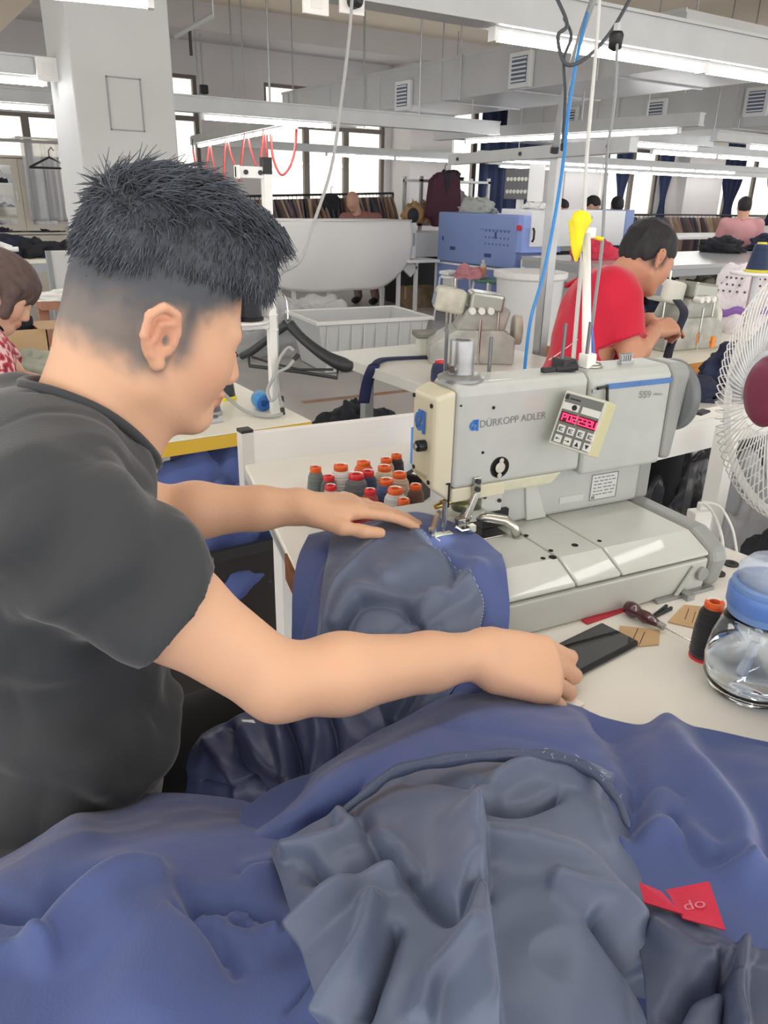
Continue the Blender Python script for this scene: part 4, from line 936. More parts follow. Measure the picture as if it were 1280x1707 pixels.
lbo = MB().hexa([p-nL*.0004 for p in lb]+[p+nL*.0004 for p in lb]).build('red_label', LB, hp)
lt = link('label_script', text_mesh('do', .015), mat('label_print', 'd98a98', .6), lbo); ex = unit(lb[1]-lb[0]); ey = np.cross(nL, ex); lt.matrix_local = basis_mat(ex, ey, nL, np.mean(lb, 0)-ex*.009-ey*.006+nL*.0012)
l2 = [PZ(*p)-o3 for p in ((1066, 1476, .872), (1104, 1492, .874), (1140, 1530, .882), (1075, 1510, .874))]
MB().hexa([p+nL*.002 for p in l2]+[p+nL*.003 for p in l2]).build('red_label_fold', LB, hp)
# ---------------- second jacket on the left
o4 = A(.05, .42, .80); h2 = thing('suit_jacket', 'blue jacket piled in the lower left corner, plain outer side up', 'jacket', o4)
LT = lambda x: np.interp(x, [-200, 0, 40, 90, 140, 200, 280, 360, 430, 480, 560, 660], [1530, 1466, 1446, 1408, 1378, 1354, 1350, 1352, 1366, 1380, 1450, 1560])
rows = []
for k, fr_ in enumerate((-.05, 0, .08, .2, .4, .62, .85, 1.2)):
    row = []
    for x in (-160, -40, 60, 150, 240, 330, 420, 500, 580, 650):
        y0 = LT(x); y = y0+(1740-y0)*fr_; z = [.72, .745, .795, .825, .842, .852, .858, .86][k]
        row.append((x, y, z))
    rows.append(row)
f6 = [([(130, 1390), (60, 1450), (-30, 1500)], 34, .014), ([(-20, 1520), (60, 1532), (110, 1500), (200, 1470)], 16, -.018), ([(70, 1610), (120, 1560), (200, 1510), (260, 1485)], 26, .018), ([(215, 1560), (260, 1600), (250, 1720)], 95, .030), ([(300, 1500), (360, 1570), (390, 1620)], 20, -.010), ([(290, 1545), (345, 1578), (370, 1600)], 8, -.008, 's'),
      ([(330, 1528), (400, 1520), (460, 1540)], 18, -.022), ([(340, 1545), (400, 1512), (455, 1552)], 14, .016, 'o'), ([(-40, 1620), (30, 1610), (80, 1620)], 18, .012), ([(420, 1450), (470, 1440), (500, 1420)], 20, .012), ([(400, 1452), (440, 1440), (470, 1445)], 10, -.008, 's'), ([(480, 1690), (520, 1650), (545, 1640)], 6, -.006, 's'), ([(560, 1700), (530, 1600), (480, 1540)], 26, .014)]
drape('outer_cloth', rows, WOOL, h2, o4, f6, 140, 170, noise=.005, wr=.0012, nscale=7, thick=.003)
def film_mat(name, col, rough, thru):
    """thin plastic film: lets light through, glossy on top"""
    m = bpy.data.materials.new(name); m.use_nodes = True; nt = m.node_tree; b_ = nt.nodes['Principled BSDF']; b_.inputs['Base Color'].default_value = (*lin(col), 1); b_.inputs['Roughness'].default_value = rough
    o_ = nt.nodes['Material Output']; t_ = nt.nodes.new('ShaderNodeBsdfTransparent'); mx = nt.nodes.new('ShaderNodeMixShader'); mx.inputs[0].default_value = 1-thru
    nt.links.new(t_.outputs[0], mx.inputs[1]); nt.links.new(b_.outputs[0], mx.inputs[2]); nt.links.new(mx.outputs[0], o_.inputs[0]); return m
# ================================================================== thread spools on the table
ORANGE = mat('cap_orange', 'e2642a', .35); CAPRED = mat('cap_red', 'd8343c', .35)
def yarn(c): return mat('yarn_'+c, c, .7, var=.18, vscale=120, bump=.5, bscale=160, stretch=(.2, .2, 4), sheen=.3)
def spool(name, label, px, py, h, r, c, capm, group=None, z0=TOPZ, cat='thread spool', top=None):
    q = PZ(px, py, z0+h); o = thing(name, label, cat, (q[0], q[1], z0), group)
    MB().lathe([(r*.95, .004), (r*1.02, .010), (r*.98, h*.55), (r*.85, h*.80), (r*.62, h*.90), (r*.5, h*.93)], 20).build('yarn', yarn(c), o, smooth=True)
    MB().lathe([(r*.5, 0), (r*1.0, 0), (r*1.0, .004), (r*.3, .005)], 20).build('spool_foot', CAPRED, o)
    MB().lathe([(r*.50, h*.88), (r*.62, h*.90), (r*.64, h*.96), (r*.60, h), (r*.34, h), (r*.28, h-.006), (r*.26, h-.02)], 20).build('spool_cap', capm, o, smooth=False)
    MB().prism([(r*.56*math.cos(t), r*.56*math.sin(t)) for t in np.linspace(-.3, 2.0, 9)]+[(r*.38*math.cos(t), r*.38*math.sin(t)) for t in np.linspace(2.0, -.3, 9)], h-.0005, h+.0008).build('cap_label', WPLAST, o)
    return o
SP = [(526, 778, .098, .0165, '6f7a76', ORANGE, 'tall grey green thread spool at the left end of the cluster'), (548, 793, .088, .0165, '565c60', CAPRED, 'dark grey thread spool behind the pale grey one'), (568, 775, .098, .021, 'e4e4e1', ORANGE, 'tall white thread spool in the back row'), (551, 809, .084, .016, 'b3b8b9', CAPRED, 'pale grey thread spool at the front left of the cluster'),
      (573, 823, .080, .016, 'c96a45', ORANGE, 'thread spool with an orange cap just above the wrist'), (606, 769, .075, .021, 'd8622f', ORANGE, 'bright orange thread spool at the back'), (594, 790, .090, .0225, '6a7072', CAPRED, 'fat grey thread spool with a deep red cap'), (613, 785, .086, .019, '3b4664', CAPRED, 'navy thread spool with a red cap in the middle'), (617, 816, .082, .0165, 'b04a4a', CAPRED, 'red capped spool just above the back of the hand'),
      (644, 764, .084, .0175, 'bdae98', ORANGE, 'taupe thread spool in the back row beside the dark one'), (661, 757, .086, .0165, '3a2f3a', ORANGE, 'almost black thread spool at the back right by the blue box'), (641, 777, .086, .0205, 'd3c8aa', ORANGE, 'cream thread spool in the middle of the cluster'), (666, 788, .090, .0205, 'c9b09c', ORANGE, 'pinkish beige thread spool at the right'), (644, 799, .090, .0205, '4a5c88', ORANGE, 'blue thread spool with a dark pattern in the front row'),
      (659, 814, .090, .0215, 'c9cacb', ORANGE, 'light grey thread spool in the front row'), (673, 832, .086, .016, '8c5a4a', ORANGE, 'orange capped spool above the fingertips'), (702, 847, .080, .016, 'b0413a', ORANGE, 'red orange spool beside the fingertips under the machine head'), (693, 808, .082, .017, '6a4a40', ORANGE, 'orange capped spool right behind the black box')]
for px, py, h, r, c, cm, lab in SP: spool('thread_spool', lab, px, py, h, r*1.04, c, cm, 'thread spools on the sewing table')
q = PZ(697, 838, TOPZ); o = thing('small_box', 'small black box with two white squares among the spools', 'box', (q[0]+.01, q[1]+.02, TOPZ), rz=.5)
MB().box((-.024, -.02, 0), (.024, .02, .058)).build('carton', BLACK, o, bev=.002)
for k in (-1, 1): MB().box((k*.011-.006, -.010, .058), (k*.011+.006, .006, .0586)).build('white_patch', WPLAST, o)
q = PZ(684, 800, TOPZ); o = thing('blue_box', 'bright blue open box leaning behind the machine head', 'box', (q[0]+.05, q[1]+.04, TOPZ), rz=-.35)
MB().box((-.004, -.06, 0), (0, .06, .085)).box((0, -.06, 0), (.09, -.057, .085)).box((0, .057, 0), (.09, .06, .085)).box((0, -.06, 0), (.09, .06, .004)).build('carton', mat('bright_blue', '2f86de', .45), o)
MB().box((-.006, -.062, .0), (-.004, -.05, .086)).build('white_edge', WPLAST, o)
# ================================================================== things on the near table
a_, b_ = PZ(1003, 1037, TOPZ+.009), PZ(1066, 1069, TOPZ+.009); ex = unit(b_-a_); ey = A(-ex[1], ex[0], 0); ey = ey*np.sign(ey@(PZ(940, 1080, TOPZ)-a_))
ln = .14; W_ = np.linalg.norm(b_-a_); ctr = (a_+b_)/2+ey*ln/2
o = thing('phone', 'black smartphone lying on the table by the hand', 'phone', (ctr[0], ctr[1], TOPZ+.001), rz=math.atan2(ex[1], ex[0]))
sg = 1.0
MB().box((-W_/2, -ln/2, 0), (W_/2, ln/2, .009)).build('phone_body', BLACK, o, bev=.004, seg=4)
MB().box((-W_/2+.004, -ln/2+.004, .009), (W_/2-.004, ln/2-.004, .0094)).build('screen', mat('phone_glass', '101218', .05, coat=1), o)
h0, h1, h2_ = PZ(1043, 1010, TOPZ+.013), PZ(1104, 1044, TOPZ+.010), PZ(1172, 1080, TOPZ+.004); dv = unit(h1-h0)
o = thing('awl', 'awl with a dark maroon turned handle and thin steel shaft', 'tool', (h0[0], h0[1], TOPZ+.013))
prf = [(.001, -.002), (.010, .002), (.0125, .012), (.012, .024), (.008, .034), (.0095, .042), (.010, .052), (.0075, .066), (.0055, .078), (.005, .088), (.003, .089)]
MB().lathe([(r*.92, h*np.linalg.norm(h1-h0)/.089) for r, h in prf], 20, (0, 0, 0), dv).build('handle', mat('maroon_wood', '4a1f2c', .25, coat=.6), o, smooth=True)
MB().cyl(h1-h0, h2_-h0, .0016, .0008, n=8).build('shaft', STEEL, o); MB().cyl(h1-h0-dv*.006, h1-h0+dv*.003, .0052, n=14).build('ferrule', ALU, o)
KRAFT = mat('kraft_card', 'c2a27a', .8, var=.08, vscale=30)
for poly, lab in (([(1033, 1043), (1100, 1050), (1098, 1074), (1066, 1077), (1030, 1060)], 'brown card template under the awl beside the phone'), ([(1113, 1036), (1140, 1008), (1180, 1012), (1172, 1050)], 'brown card template between the awl and the black spool')):
    P_ = [PZ(x, y, TOPZ+.002) for x, y in poly]; c = np.mean(P_, 0); o = thing('card_template', lab, 'card', (c[0], c[1], TOPZ))
    MB().prism([(p[0]-c[0], p[1]-c[1]) for p in P_], .0005, .0022).build('card', KRAFT, o)
    for k in (-.3, .3): MB().box((-.02, k*.02-.0005, .0022), (.018, k*.02+.0005, .0024), Matrix.Rotation(.5, 3, 'Z')).build('pen_line', DARK, o)
q = spool('thread_cone', 'black thread cone with orange cap and red foot by the water bottle', 1192, 1003, .085, .020, '23252b', ORANGE, cat='thread spool')
# water bottle
bc = PZ(1246, 1150, TOPZ); o = thing('water_bottle', 'round clear water bottle with a blue lid, half full', 'bottle', (bc[0], bc[1], TOPZ+.001))
GL = mat('bottle_glass', 'f4f8fc', .02, trans=1.0, ior=1.35); WATER = mat('bottle_water', 'f2f8ff', .0, trans=1.0, ior=1.2)
outer = [(.001, 0), (.040, 0), (.050, .006), (.057, .022), (.059, .045), (.055, .075), (.047, .098), (.040, .112)]
inner = [(.0375, .112), (.0445, .098), (.0525, .075), (.0562, .045), (.0545, .024), (.047, .010), (.001, .009)]
MB().lathe(outer+inner, 40).build('bottle_body', GL, o, smooth=True)
MB().lathe([(.001, .0095), (.0465, .0105), (.0540, .024), (.0557, .045), (.0546, .056), (.001, .056)], 40).build('water', WATER, o, smooth=True)
LID = mat('lid_blue', '7fa3dc', .3, trans=.25)
MB().lathe([(.040, .108), (.044, .110), (.045, .116), (.045, .150), (.042, .153), (.001, .153)], 40).build('lid', LID, o, auto=40)
MB().lathe([(.046, .120), (.0475, .122), (.0475, .142), (.046, .144)], 40).build('lid_band', mat('lid_band_blue', '5a7fc4', .3), o, auto=40)
MB().lathe([(.041, .153), (.040, .168), (.030, .180), (.001, .183)], 32).build('clear_cap', film_mat('cap_clear', 'cfe0f6', .05, .55), o, smooth=True)
MB().box((-.022, -.006, .030), (-.010, .004, .074), Matrix.Rotation(.35, 3, 'Y')).build('tea_strainer', mat('strainer_white', 'e4e8ee', .4), o, bev=.002)
# bright blue folder edge, papers, red strip, charger
q = PZ(1305, 1262, TOPZ); o = thing('blue_folder', 'bright blue folder standing at the right edge of the table', 'folder', (q[0]+.045, q[1]-.035, TOPZ), rz=-.75)
MB().box((-.016, -.10, 0), (.016, .10, .065)).build('cover', mat('folder_blue', '1f8fe0', .4), o, bev=.002); MB().box((-.013, -.098, .004), (.013, .0985, .0655)).build('pages', WPLAST, o)
for poly, lab, z in (([(925, 1160), (950, 1158), (975, 1172), (948, 1190)], 'small white fabric tag under the fingertips', .003), ([(815, 1150), (850, 1140), (900, 1168), (870, 1182), (820, 1168)], 'crumpled white scrap beneath the hand', .004)):
    P_ = [PZ(x, y, TOPZ+z) for x, y in poly]; c = np.mean(P_, 0); o = thing('fabric_tag', lab, 'tag', (c[0], c[1], TOPZ))
    MB().prism([(p[0]-c[0], p[1]-c[1]) for p in P_], .001, z).build('tag_cloth', mat('tag_white', 'efe9e6', .8), o, bev=.0008)
a_, b_ = PZ(972, 1038, TOPZ), PZ(1042, 1014, TOPZ); o = thing('ruler', 'thin red ruler along the foot of the machine', 'ruler', (a_[0], a_[1], TOPZ), rz=math.atan2(b_[1]-a_[1], b_[0]-a_[0]))
MB().box((0, -.008, .0005), (np.linalg.norm(b_-a_), .004, .003)).build('strip', mat('ruler_red', 'b52a3c', .4), o)
a_, b_ = PZ(1072, 1040, TOPZ), PZ(1122, 1012, TOPZ); o = thing('tweezers', 'black tweezers lying next to the awl', 'tool', (a_[0], a_[1], TOPZ), rz=math.atan2(b_[1]-a_[1], b_[0]-a_[0]))
MB().hexa([(0, -.001, .001), (.07, -.005, .001), (.07, -.001, .001), (0, 0, .001), (0, -.001, .003), (.07, -.005, .006), (.07, -.001, .006), (0, 0, .003)]).build('lower_arm', DARK, o)
MB().hexa([(0, 0, .001), (.07, .003, .001), (.07, .007, .001), (0, .001, .001), (0, 0, .003), (.07, .003, .006), (.07, .007, .006), (0, .001, .003)]).build('upper_arm', DARK, o)
q = PZ(1168, 905, TOPZ-.03)
q = PT(1165, 862, 1.55); o = thing('charger', 'white plug charger with a cable at the back of the machine', 'charger', (q[0], q[1], q[2]-.02), rz=-.3)
MB().box((-.021, -.014, -.002), (.021, .014, .036)).build('socket', WPLAST, o, bev=.003)
MB().box((-.006, -.006, .036), (.012, .006, .052)).build('plug', WPLAST, o, bev=.002)
def to_local(p): 
    d = A(*p)-A(q[0], q[1], q[2]-.02); c_, s_ = math.cos(.3), math.sin(.3); return (d[0]*c_-d[1]*s_, d[0]*s_+d[1]*c_, d[2])
MB().tube(spline([to_local(p) for p in (PT(1168, 838, 1.545), PT(1185, 850, 1.5), PT(1202, 890, 1.42), PT(1205, 930, 1.34), PT(1203, 962, 1.29), PT(1188, 990, 1.235))], 30), .0028, 8).build('cable', WPLAST, o, smooth=True)
MB().tube(spline([to_local(p) for p in (PT(1172, 836, 1.55), PT(1200, 845, 1.57), PT(1220, 880, 1.58), PT(1228, 920, 1.6))], 24), .0028, 8).build('cable', WPLAST, o, smooth=True)
MB().box((-.022, -.015, -.06), (.022, .015, -.002)).box((-.03, -.02, -q[2]+.02), (.03, .02, -.06)).build('wall_riser', WPLAST, o)
q = PZ(812, 1700, .90); o = thing('steel_rod', 'thin steel rod end poking up at the bottom edge', 'rod', (q[0], q[1], .80)); MB().cyl((0, 0, 0), (.002, .001, .095), .0016, n=10).lathe([(.0016, .095), (.0012, .097), (.0004, .098)], 10, (.002, .001, 0)).build('rod', CHROME, o)
# ================================================================== pedestal fan at the right
fc = PT(1334, 655, 1.42); hd = math.radians(296); fn = A(math.sin(hd), math.cos(hd), .06); fn = unit(fn); fe = unit(np.cross(A(0, 0, 1), fn)); fu = np.cross(fn, fe)
FW = mat('fan_white', 'eeeeec', .35)
o = thing('fan', 'white pedestal fan with a wire cage and maroon hub at the right edge', 'fan', (fc[0], fc[1], 0)); fo_ = fc-A(fc[0], fc[1], 0)
fp = lambda a, b, c: fo_+fe*a+fu*b+fn*c
RR = .232
MB().tube([fp(RR*math.cos(t), RR*math.sin(t), 0) for t in np.linspace(0, 2*math.pi, 65)[:-1]], .008, 10, closed=True).build('cage_rim', FW, o, smooth=True)
def wires(sgn, n, name):
    for k in range(n):
        t = 2*math.pi*k/n; tw = t+.30*sgn
        pts = [fp((RR+.006)*math.cos(t), (RR+.006)*math.sin(t), -.012*sgn), fp((RR+.010)*math.cos(t), (RR+.010)*math.sin(t), .006*sgn), fp((RR-.012)*math.cos(t+.02*sgn), (RR-.012)*math.sin(t+.02*sgn), .035*sgn), fp(RR*.62*math.cos(t+.15*sgn), RR*.62*math.sin(t+.15*sgn), .062*sgn), fp(.075*math.cos(tw), .075*math.sin(tw), .070*sgn)]
        MB().tube(spline(pts, 9), .0014, 5).build(name, FW, o, smooth=True)
wires(1, 80, 'front_wire'); wires(-1, 64, 'rear_wire')
MB().lathe([(.001, .080), (.040, .079), (.060, .075), (.066, .068), (.060, .064)], 36, tuple(fo_), tuple(fn)).build('hub_badge', mat('maroon_badge', '7b2d48', .35), o, smooth=True)
bl = mat('blade_clear', 'dfe6ee', .15, trans=.35)
for k in range(3):
    t0 = 2*math.pi*k/3+.4; G_ = []
    for i, rr in enumerate(np.linspace(.045, .205, 8)):
        wd = .55-.05*i/8+.5*math.sin(math.pi*i/7)*.6
        G_.append([fp(rr*math.cos(t0+a*wd+.25*rr/.2), rr*math.sin(t0+a*wd+.25*rr/.2), .025*a-.005) for a in np.linspace(-1, 1, 7)])
    MB().grid(A(*[[list(p) for p in r] for r in G_])).build('blade', bl, o, smooth=True, solid=.002)
MB().lathe([(.045, -.03), (.05, .0), (.045, .02), (.02, .03)], 28, tuple(fo_), tuple(fn)).build('blade_hub', FW, o, smooth=True)
MB().lathe([(.03, -.20), (.055, -.18), (.06, -.09), (.05, -.07)], 28, tuple(fo_), tuple(fn)).build('motor_housing', FW, o, smooth=True)
pb = fp(0, -.02, -.13); MB().cyl((pb[0], pb[1], .03), pb, .016, n=16).build('stand_pole', FW, o, smooth=True); MB().lathe([(.19, 0), (.19, .012), (.05, .035), (.02, .04)], 36, (pb[0], pb[1], 0)).build('base', FW, o, smooth=True)
# ================================================================== helpers for furniture
WOODY = mat('yellow_edge', 'd8b23c', .45); TABW = mat('pale_laminate', 'e6e4d6', .35, var=.04, vscale=4); ORG = mat('orange_edge', 'd9923a', .5, var=.2, vscale=12, stretch=(1, 8, 8))
STEELP = mat('grey_paint', 'a4a9ad', .5); GALV = mat('galvanised', 'b5b8ba', .4, metal=.5, var=.1, vscale=10)
def table(name, label, x0, x1, y0, y1, z, edge=None, top=TABW, th=.035, legs=STEELP, apron=0, inset=.05, lw=.02, cat='table', shelf=None):
    o = thing(name, label, cat, ((x0+x1)/2, (y0+y1)/2, 0)); X, Y = (x1-x0)/2, (y1-y0)/2
    MB().box((-X, -Y, z-.004 if edge else z-th), (X, Y, z)).build('table_top', top, o, bev=.002)
    if edge: MB().box((-X, -Y, z-th), (X, Y, z-.004)).build('table_edge', edge, o)
    for sx in (-1, 1):
        for sy in (-1, 1): MB().box((sx*(X-inset)-lw, sy*(Y-inset)-lw, 0), (sx*(X-inset)+lw, sy*(Y-inset)+lw, z-th)).build('leg', legs, o)
    if apron:
        for sy in (-1, 1): MB().box((-X+.01, sy*(Y-.015)-.01, z-th-apron), (X-.01, sy*(Y-.015)+.01, z-th)).build('apron', legs, o)
        for sx in (-1, 1): MB().box((sx*(X-.015)-.01, -Y+.03, z-th-apron), (sx*(X-.015)+.01, Y-.03, z-th)).build('apron', legs, o)
    if shelf: MB().box((-X+inset, -Y+inset, shelf-.02), (X-inset, Y-inset, shelf)).build('shelf', legs, o)
    return o
def cloth_heap(name, label, c, r, m, seed, cat='cloth', amp=.26, n=26, group=None):
    """a crumpled pile of cloth resting at c"""
    o = thing(name, label, cat, c, group); G_ = []
    for i in range(n):
        p = (math.pi/2)*i/(n-1)*1.02; row = []
        for j in range(n*2+1):
            t = 2*math.pi*j/(n*2); d = A(math.sin(p)*math.cos(t), math.sin(p)*math.sin(t), max(math.cos(p), 0))
            row.append(d)
        G_.append(row)
    G_ = A(*[[list(p) for p in r_] for r_ in G_]); k = 1+amp*(ridge(G_*2.1+seed)-.4)+.12*fbm(G_*5+seed); G_ = G_*k[..., None]*A(*r); G_[..., 2] = np.maximum(G_[..., 2], 0); G_[:, -1] = G_[:, 0]
    MB().grid(G_[:, ::-1]).build('folds', m, o, smooth=True); return o
def cone(name, label, p, h, r, c, base=None, cat='thread spool', group=None, dish=None):
    o = thing(name, label, cat, p, group)
    MB().lathe([(r, .004), (r*1.0, .01), (r*.62, h*.93), (r*.55, h)], 22).build('yarn', yarn(c), o, smooth=True)
    MB().lathe([(r*1.12, 0), (r*1.15, .008), (r*1.0, .012)], 22).build('cone_foot', base or CAPRED, o, auto=40)
    MB().lathe([(r*.45, h*.95), (r*.40, h*1.06), (r*.3, h*1.06)], 16).build('cone_tip', base or CAPRED, o)
    return o
# ================================================================== white table behind the machine at the right
wt = table('white_table', 'white steel framed table behind the machine with clothes on it', 1.62, 3.0, 1.36, 1.66, .78, top=LAM, legs=WHITE, apron=.10, inset=.40, lw=.025)
NAVY = mat('navy_cloth', '262b42', .8, var=.2, vscale=9, bump=.2, bscale=60)
DKC = mat('charcoal_cloth', '2b2d35', .85, var=.25, vscale=9, bump=.2, bscale=60)
q = PZ(1165, 675, .78); cloth_heap('folded_cloth', 'folded navy cloth on the white table beside the hand wheel', (q[0]+.02, q[1]+.10, .78), (.14, .10, .07), NAVY, 2)
q = PZ(1205, 640, .78); cloth_heap('folded_cloth', 'dark blue cloth heap on the white table below the orange edged table', (q[0]+.1, min(q[1], 1.58), .78), (.16, .09, .12), mat('dark_blue_cloth', '34405f', .8, var=.2), 5)
q = PZ(1216, 668, .78); cloth_heap('folded_cloth', 'small grey folded cloth on the white table', (q[0]+.02, q[1], .78), (.06, .04, .03), mat('grey_cloth', '9b9ea2', .8), 8)
q = PZ(1179, 692, .78); o = thing('black_tag', 'small black flat case lying on the white table', 'case', (q[0], q[1]+.02, .78), rz=.2); MB().box((-.03, -.014, 0), (.03, .014, .008)).build('case', DARK, o, bev=.003); MB().box((-.028, -.0145, .0035), (.028, .0145, .0045)).build('case_seam', BLACK, o)
BAG = film_mat('dark_film', '4a4c55', .12, .25); FILM = film_mat('clear_film', 'd2d4d8', .15, .45); SHEER = film_mat('sheer_film', 'eceae8', .4, .5)
q = PZ(1105, 835, .25); cloth_heap('plastic_bag', 'shiny dark plastic bag on the floor under the white table', (q[0]+.1, q[1]+.02, 0), (.26, .22, .46), BAG, 11, cat='bag', amp=.2)
q = PZ(1195, 850, .2); cloth_heap('plastic_bag', 'black rubbish bag behind the table leg at the right', (q[0]+.35, q[1]+.2, 0), (.30, .25, .5), mat('black_film', '20222a', .25), 13, cat='bag', amp=.2)
q = PZ(1230, 900, .3); cloth_heap('plastic_bag', 'clear plastic bag below the fan', (q[0]+.05, q[1]-.05, 0), (.20, .22, .52), FILM, 17, cat='bag', amp=.2)
q = PZ(1262, 915, .45); cloth_heap('cloth_bundle', 'black cloth bundle with a green edge below the fan', (q[0]+.10, q[1]-.10, 0), (.20, .18, .58), DKC, 19, amp=.15)
# ================================================================== man in red at the next machine
R = lambda px, py, t: PT(px, py, t)
JR = dict(head=R(1078, 432, 2.72), face=unit(A(.86, -.12, -.42)), hup=A(.42, 0, .9), neck=R(1012, 478, 2.75), chest=R(985, 545, 2.72), pelvis=R(950, 660, 2.75), rsh=R(1030, 512, 2.60), lsh=R(985, 500, 2.95), relb=R(1052, 596, 2.58), lelb=R(1020, 580, 2.98), rwr=R(1092, 550, 2.70), lwr=R(1075, 535, 2.85), w=.95, belly=.0, hem=.2, collar=.012, loose=.012)
JR['folds'] = lambda v: .006*fbm(v*6)+.004*np.sin((v[:, 2]-v[:, 0])*40+3*fbm(v*4))
def rhands(S):
    hand_sdf(S, JR['rwr'], (.9, -.1, .12), (-.1, -.5, .8), (.1, .8, .4), [(40, 60, 30)]*4, 1.0); hand_sdf(S, JR['lwr'], (.9, -.25, -.1), (0, .1, 1), (-.2, -.9, 0), [(15, 20, 15)]*4, 1.0)
REDS = mat('red_jersey', 'd01c3c', .75, var=.06, vscale=6, sheen=.3)
pz0 = JR['pelvis']; lgr = [[pz0+A(.02, -.10, -.05), pz0+A(.42, -.14, -.06), A(pz0[0]+.42, pz0[1]-.14, .09)], [pz0+A(.02, .10, -.05), pz0+A(.42, .12, -.06), A(pz0[0]+.42, pz0[1]+.12, .09)]]
person('person', 'man in a red t-shirt bent over an overlock machine', JR, REDS, 'cf9a7e', '2d2c2f', vox=.0075, hands=rhands, legs=lgr, sleeve=.72, neck_r=.058)
o = thing('work_stool', 'low work stool carrying the man in red', 'stool', (pz0[0], pz0[1], 0)); zt = pz0[2]-.19
MB().lathe([(.001, zt-.04), (.17, zt-.04), (.18, zt-.02), (.17, zt), (.001, zt+.002)], 28).build('seat', mat('stool_green', '3f6a58', .6), o, smooth=True)
for a, b in ((-1, -1), (-1, 1), (1, -1), (1, 1)): MB().cyl((a*.15, b*.15, 0), (a*.11, b*.11, zt-.03), .011, n=8).build('leg', GALV, o)
# his table and overlock
rt = table('orange_edged_table', 'white sewing table with an orange edge before the man in red', 2.50, 3.9, 1.93, 2.55, .75, edge=ORG, th=.05, inset=.08)
q = PZ(1225, 620, .70); o = thing('switch_box', 'white switch box with red buttons under the orange edge', 'switch', (2.62+.25, 1.905, .62)); MB().box((-.06, 0, 0), (.06, .025, .055)).build('box', WPLAST, o, bev=.003); MB().box((-.045, -.004, .012), (-.012, 0, .043)).build('red_button', RED, o); MB().box((.008, -.004, .012), (.04, 0, .043)).build('black_button', BLACK, o)
CREAMW = mat('overlock_cream', 'd9d9d0', .4, var=.06, vscale=12)
GRIM = mat('overlock_grey', 'b4b6b0', .45, var=.25, vscale=18)
def overlock(label, loc, rz, s=1.0, white=CREAMW):
    o = thing('overlock_machine', label, 'sewing machine', loc, rz=rz)
    B = lambda a, b: (tuple(s*v for v in a), tuple(s*v for v in b))
    MB().prism([(-.16*s, 0), (.17*s, 0), (.17*s, .10*s), (.12*s, .13*s), (-.06*s, .13*s), (-.16*s, .07*s)], -.10*s, .10*s, 1).build('base_casting', GRIM, o, bev=.006)
    MB().prism([(-.06*s, .125*s), (.13*s, .125*s), (.15*s, .20*s), (.10*s, .235*s), (-.02*s, .20*s)], -.075*s, .085*s, 1).build('body', GRIM, o, bev=.008)
    MB().box(*B((-.14, -.045, .185), (-.02, .065, .275)), Matrix.Rotation(.18, 3, 'Y')).build('head', white, o, bev=.016*s, seg=3)
    hdp = MB().box(*B((-.145, -.02, .215), (-.137, .04, .26)), Matrix.Rotation(.18, 3, 'Y')).build('head_badge', mat('badge_grey', '8f97ab', .4), o)
    MB().box(*B((-.01, -.085, .20), (.12, .05, .265)), Matrix.Rotation(.12, 3, 'Y')).build('top_cover', mat('clear_grey', 'a3a79e', .2, metal=.4), o, bev=.01*s)
    for k in range(3): MB().cyl((s*(-.005+.035*k), -.12*s, .205*s), (s*(-.005+.035*k), -.08*s, .205*s), .013*s, n=16).build('tension_dial', WPLAST, o, bev=.002)
    MB().lathe([(.055*s, 0), (.058*s, .006), (.058*s, .03), (.03*s, .036)], 28, (.175*s, .0, .12*s), (1, 0, 0)).build('hand_wheel', white, o, smooth=True)
    MB().cyl((-.09*s, .0, .06*s), (-.09*s, .0, .19*s), .006*s, n=8).build('needle_bar', STEEL, o); MB().box(*B((-.15, -.09, .065), (-.07, .09, .075))).build('cloth_plate', STEEL, o)
    MB().cyl((.03*s, -.10*s, .0), (.03*s, -.10*s, .17*s), .005*s, n=8).build('thread_post', STEEL, o); MB().cyl((.10*s, -.09*s, .08*s), (.10*s, -.09*s, .20*s), .004*s, n=8).build('thread_post', STEEL, o)
    MB().cyl((-.06*s, .02*s, .27*s), (-.06*s, .02*s, .31*s), .006*s, n=8).build('top_knob', STEEL, o)
    return o
q = PZ(1150, 585, .75); overlock('cream overlock machine in front of the man in red', (q[0]+.04, q[1]+.12, .75), -.10, 1.05)
for k, (px, py) in enumerate(((1162, 563), (1188, 568))):
    p = PZ(px, py, .80); o = thing('thread_clip', ['left', 'right'][k]+' one of two orange thread clips on the cream overlock', 'clip', (p[0], p[1], .78)); MB().box((-.012, -.006, -.01), (.012, .006, .04)).build('clip_body', mat('clip_orange', 'f0932e', .4), o, bev=.002); MB().cyl((-.02, 0, .015), (.02, 0, .015), .004, n=8).build('clip_pin', ORANGE, o)
p0_, p1_, p2_, p3_ = PZ(1128, 490, 1.0)*0+PT(1128, 500, 2.95), PT(1132, 545, 2.85), PT(1118, 575, 2.8), PT(1110, 605, 2.72)
o = thing('binding_strap', 'dark strap hanging from the overlock over the orange edge', 'strap', p3_); G_ = spline([p0_, PT(1140, 520, 2.88), p1_, p2_, p3_], 30)-p3_
MB().grid(np.stack([G_-_r*.016, G_+_r*.016], 1)).build('strap_band', mat('strap_navy', '2c3144', .8), o, smooth=True, solid=.004)
q = PZ(1110, 560, .78); cloth_heap('cloth_piece', 'dark cloth piece between the hands of the man in red', (q[0], q[1]+.05, .75), (.16, .10, .07), DKC, 23)
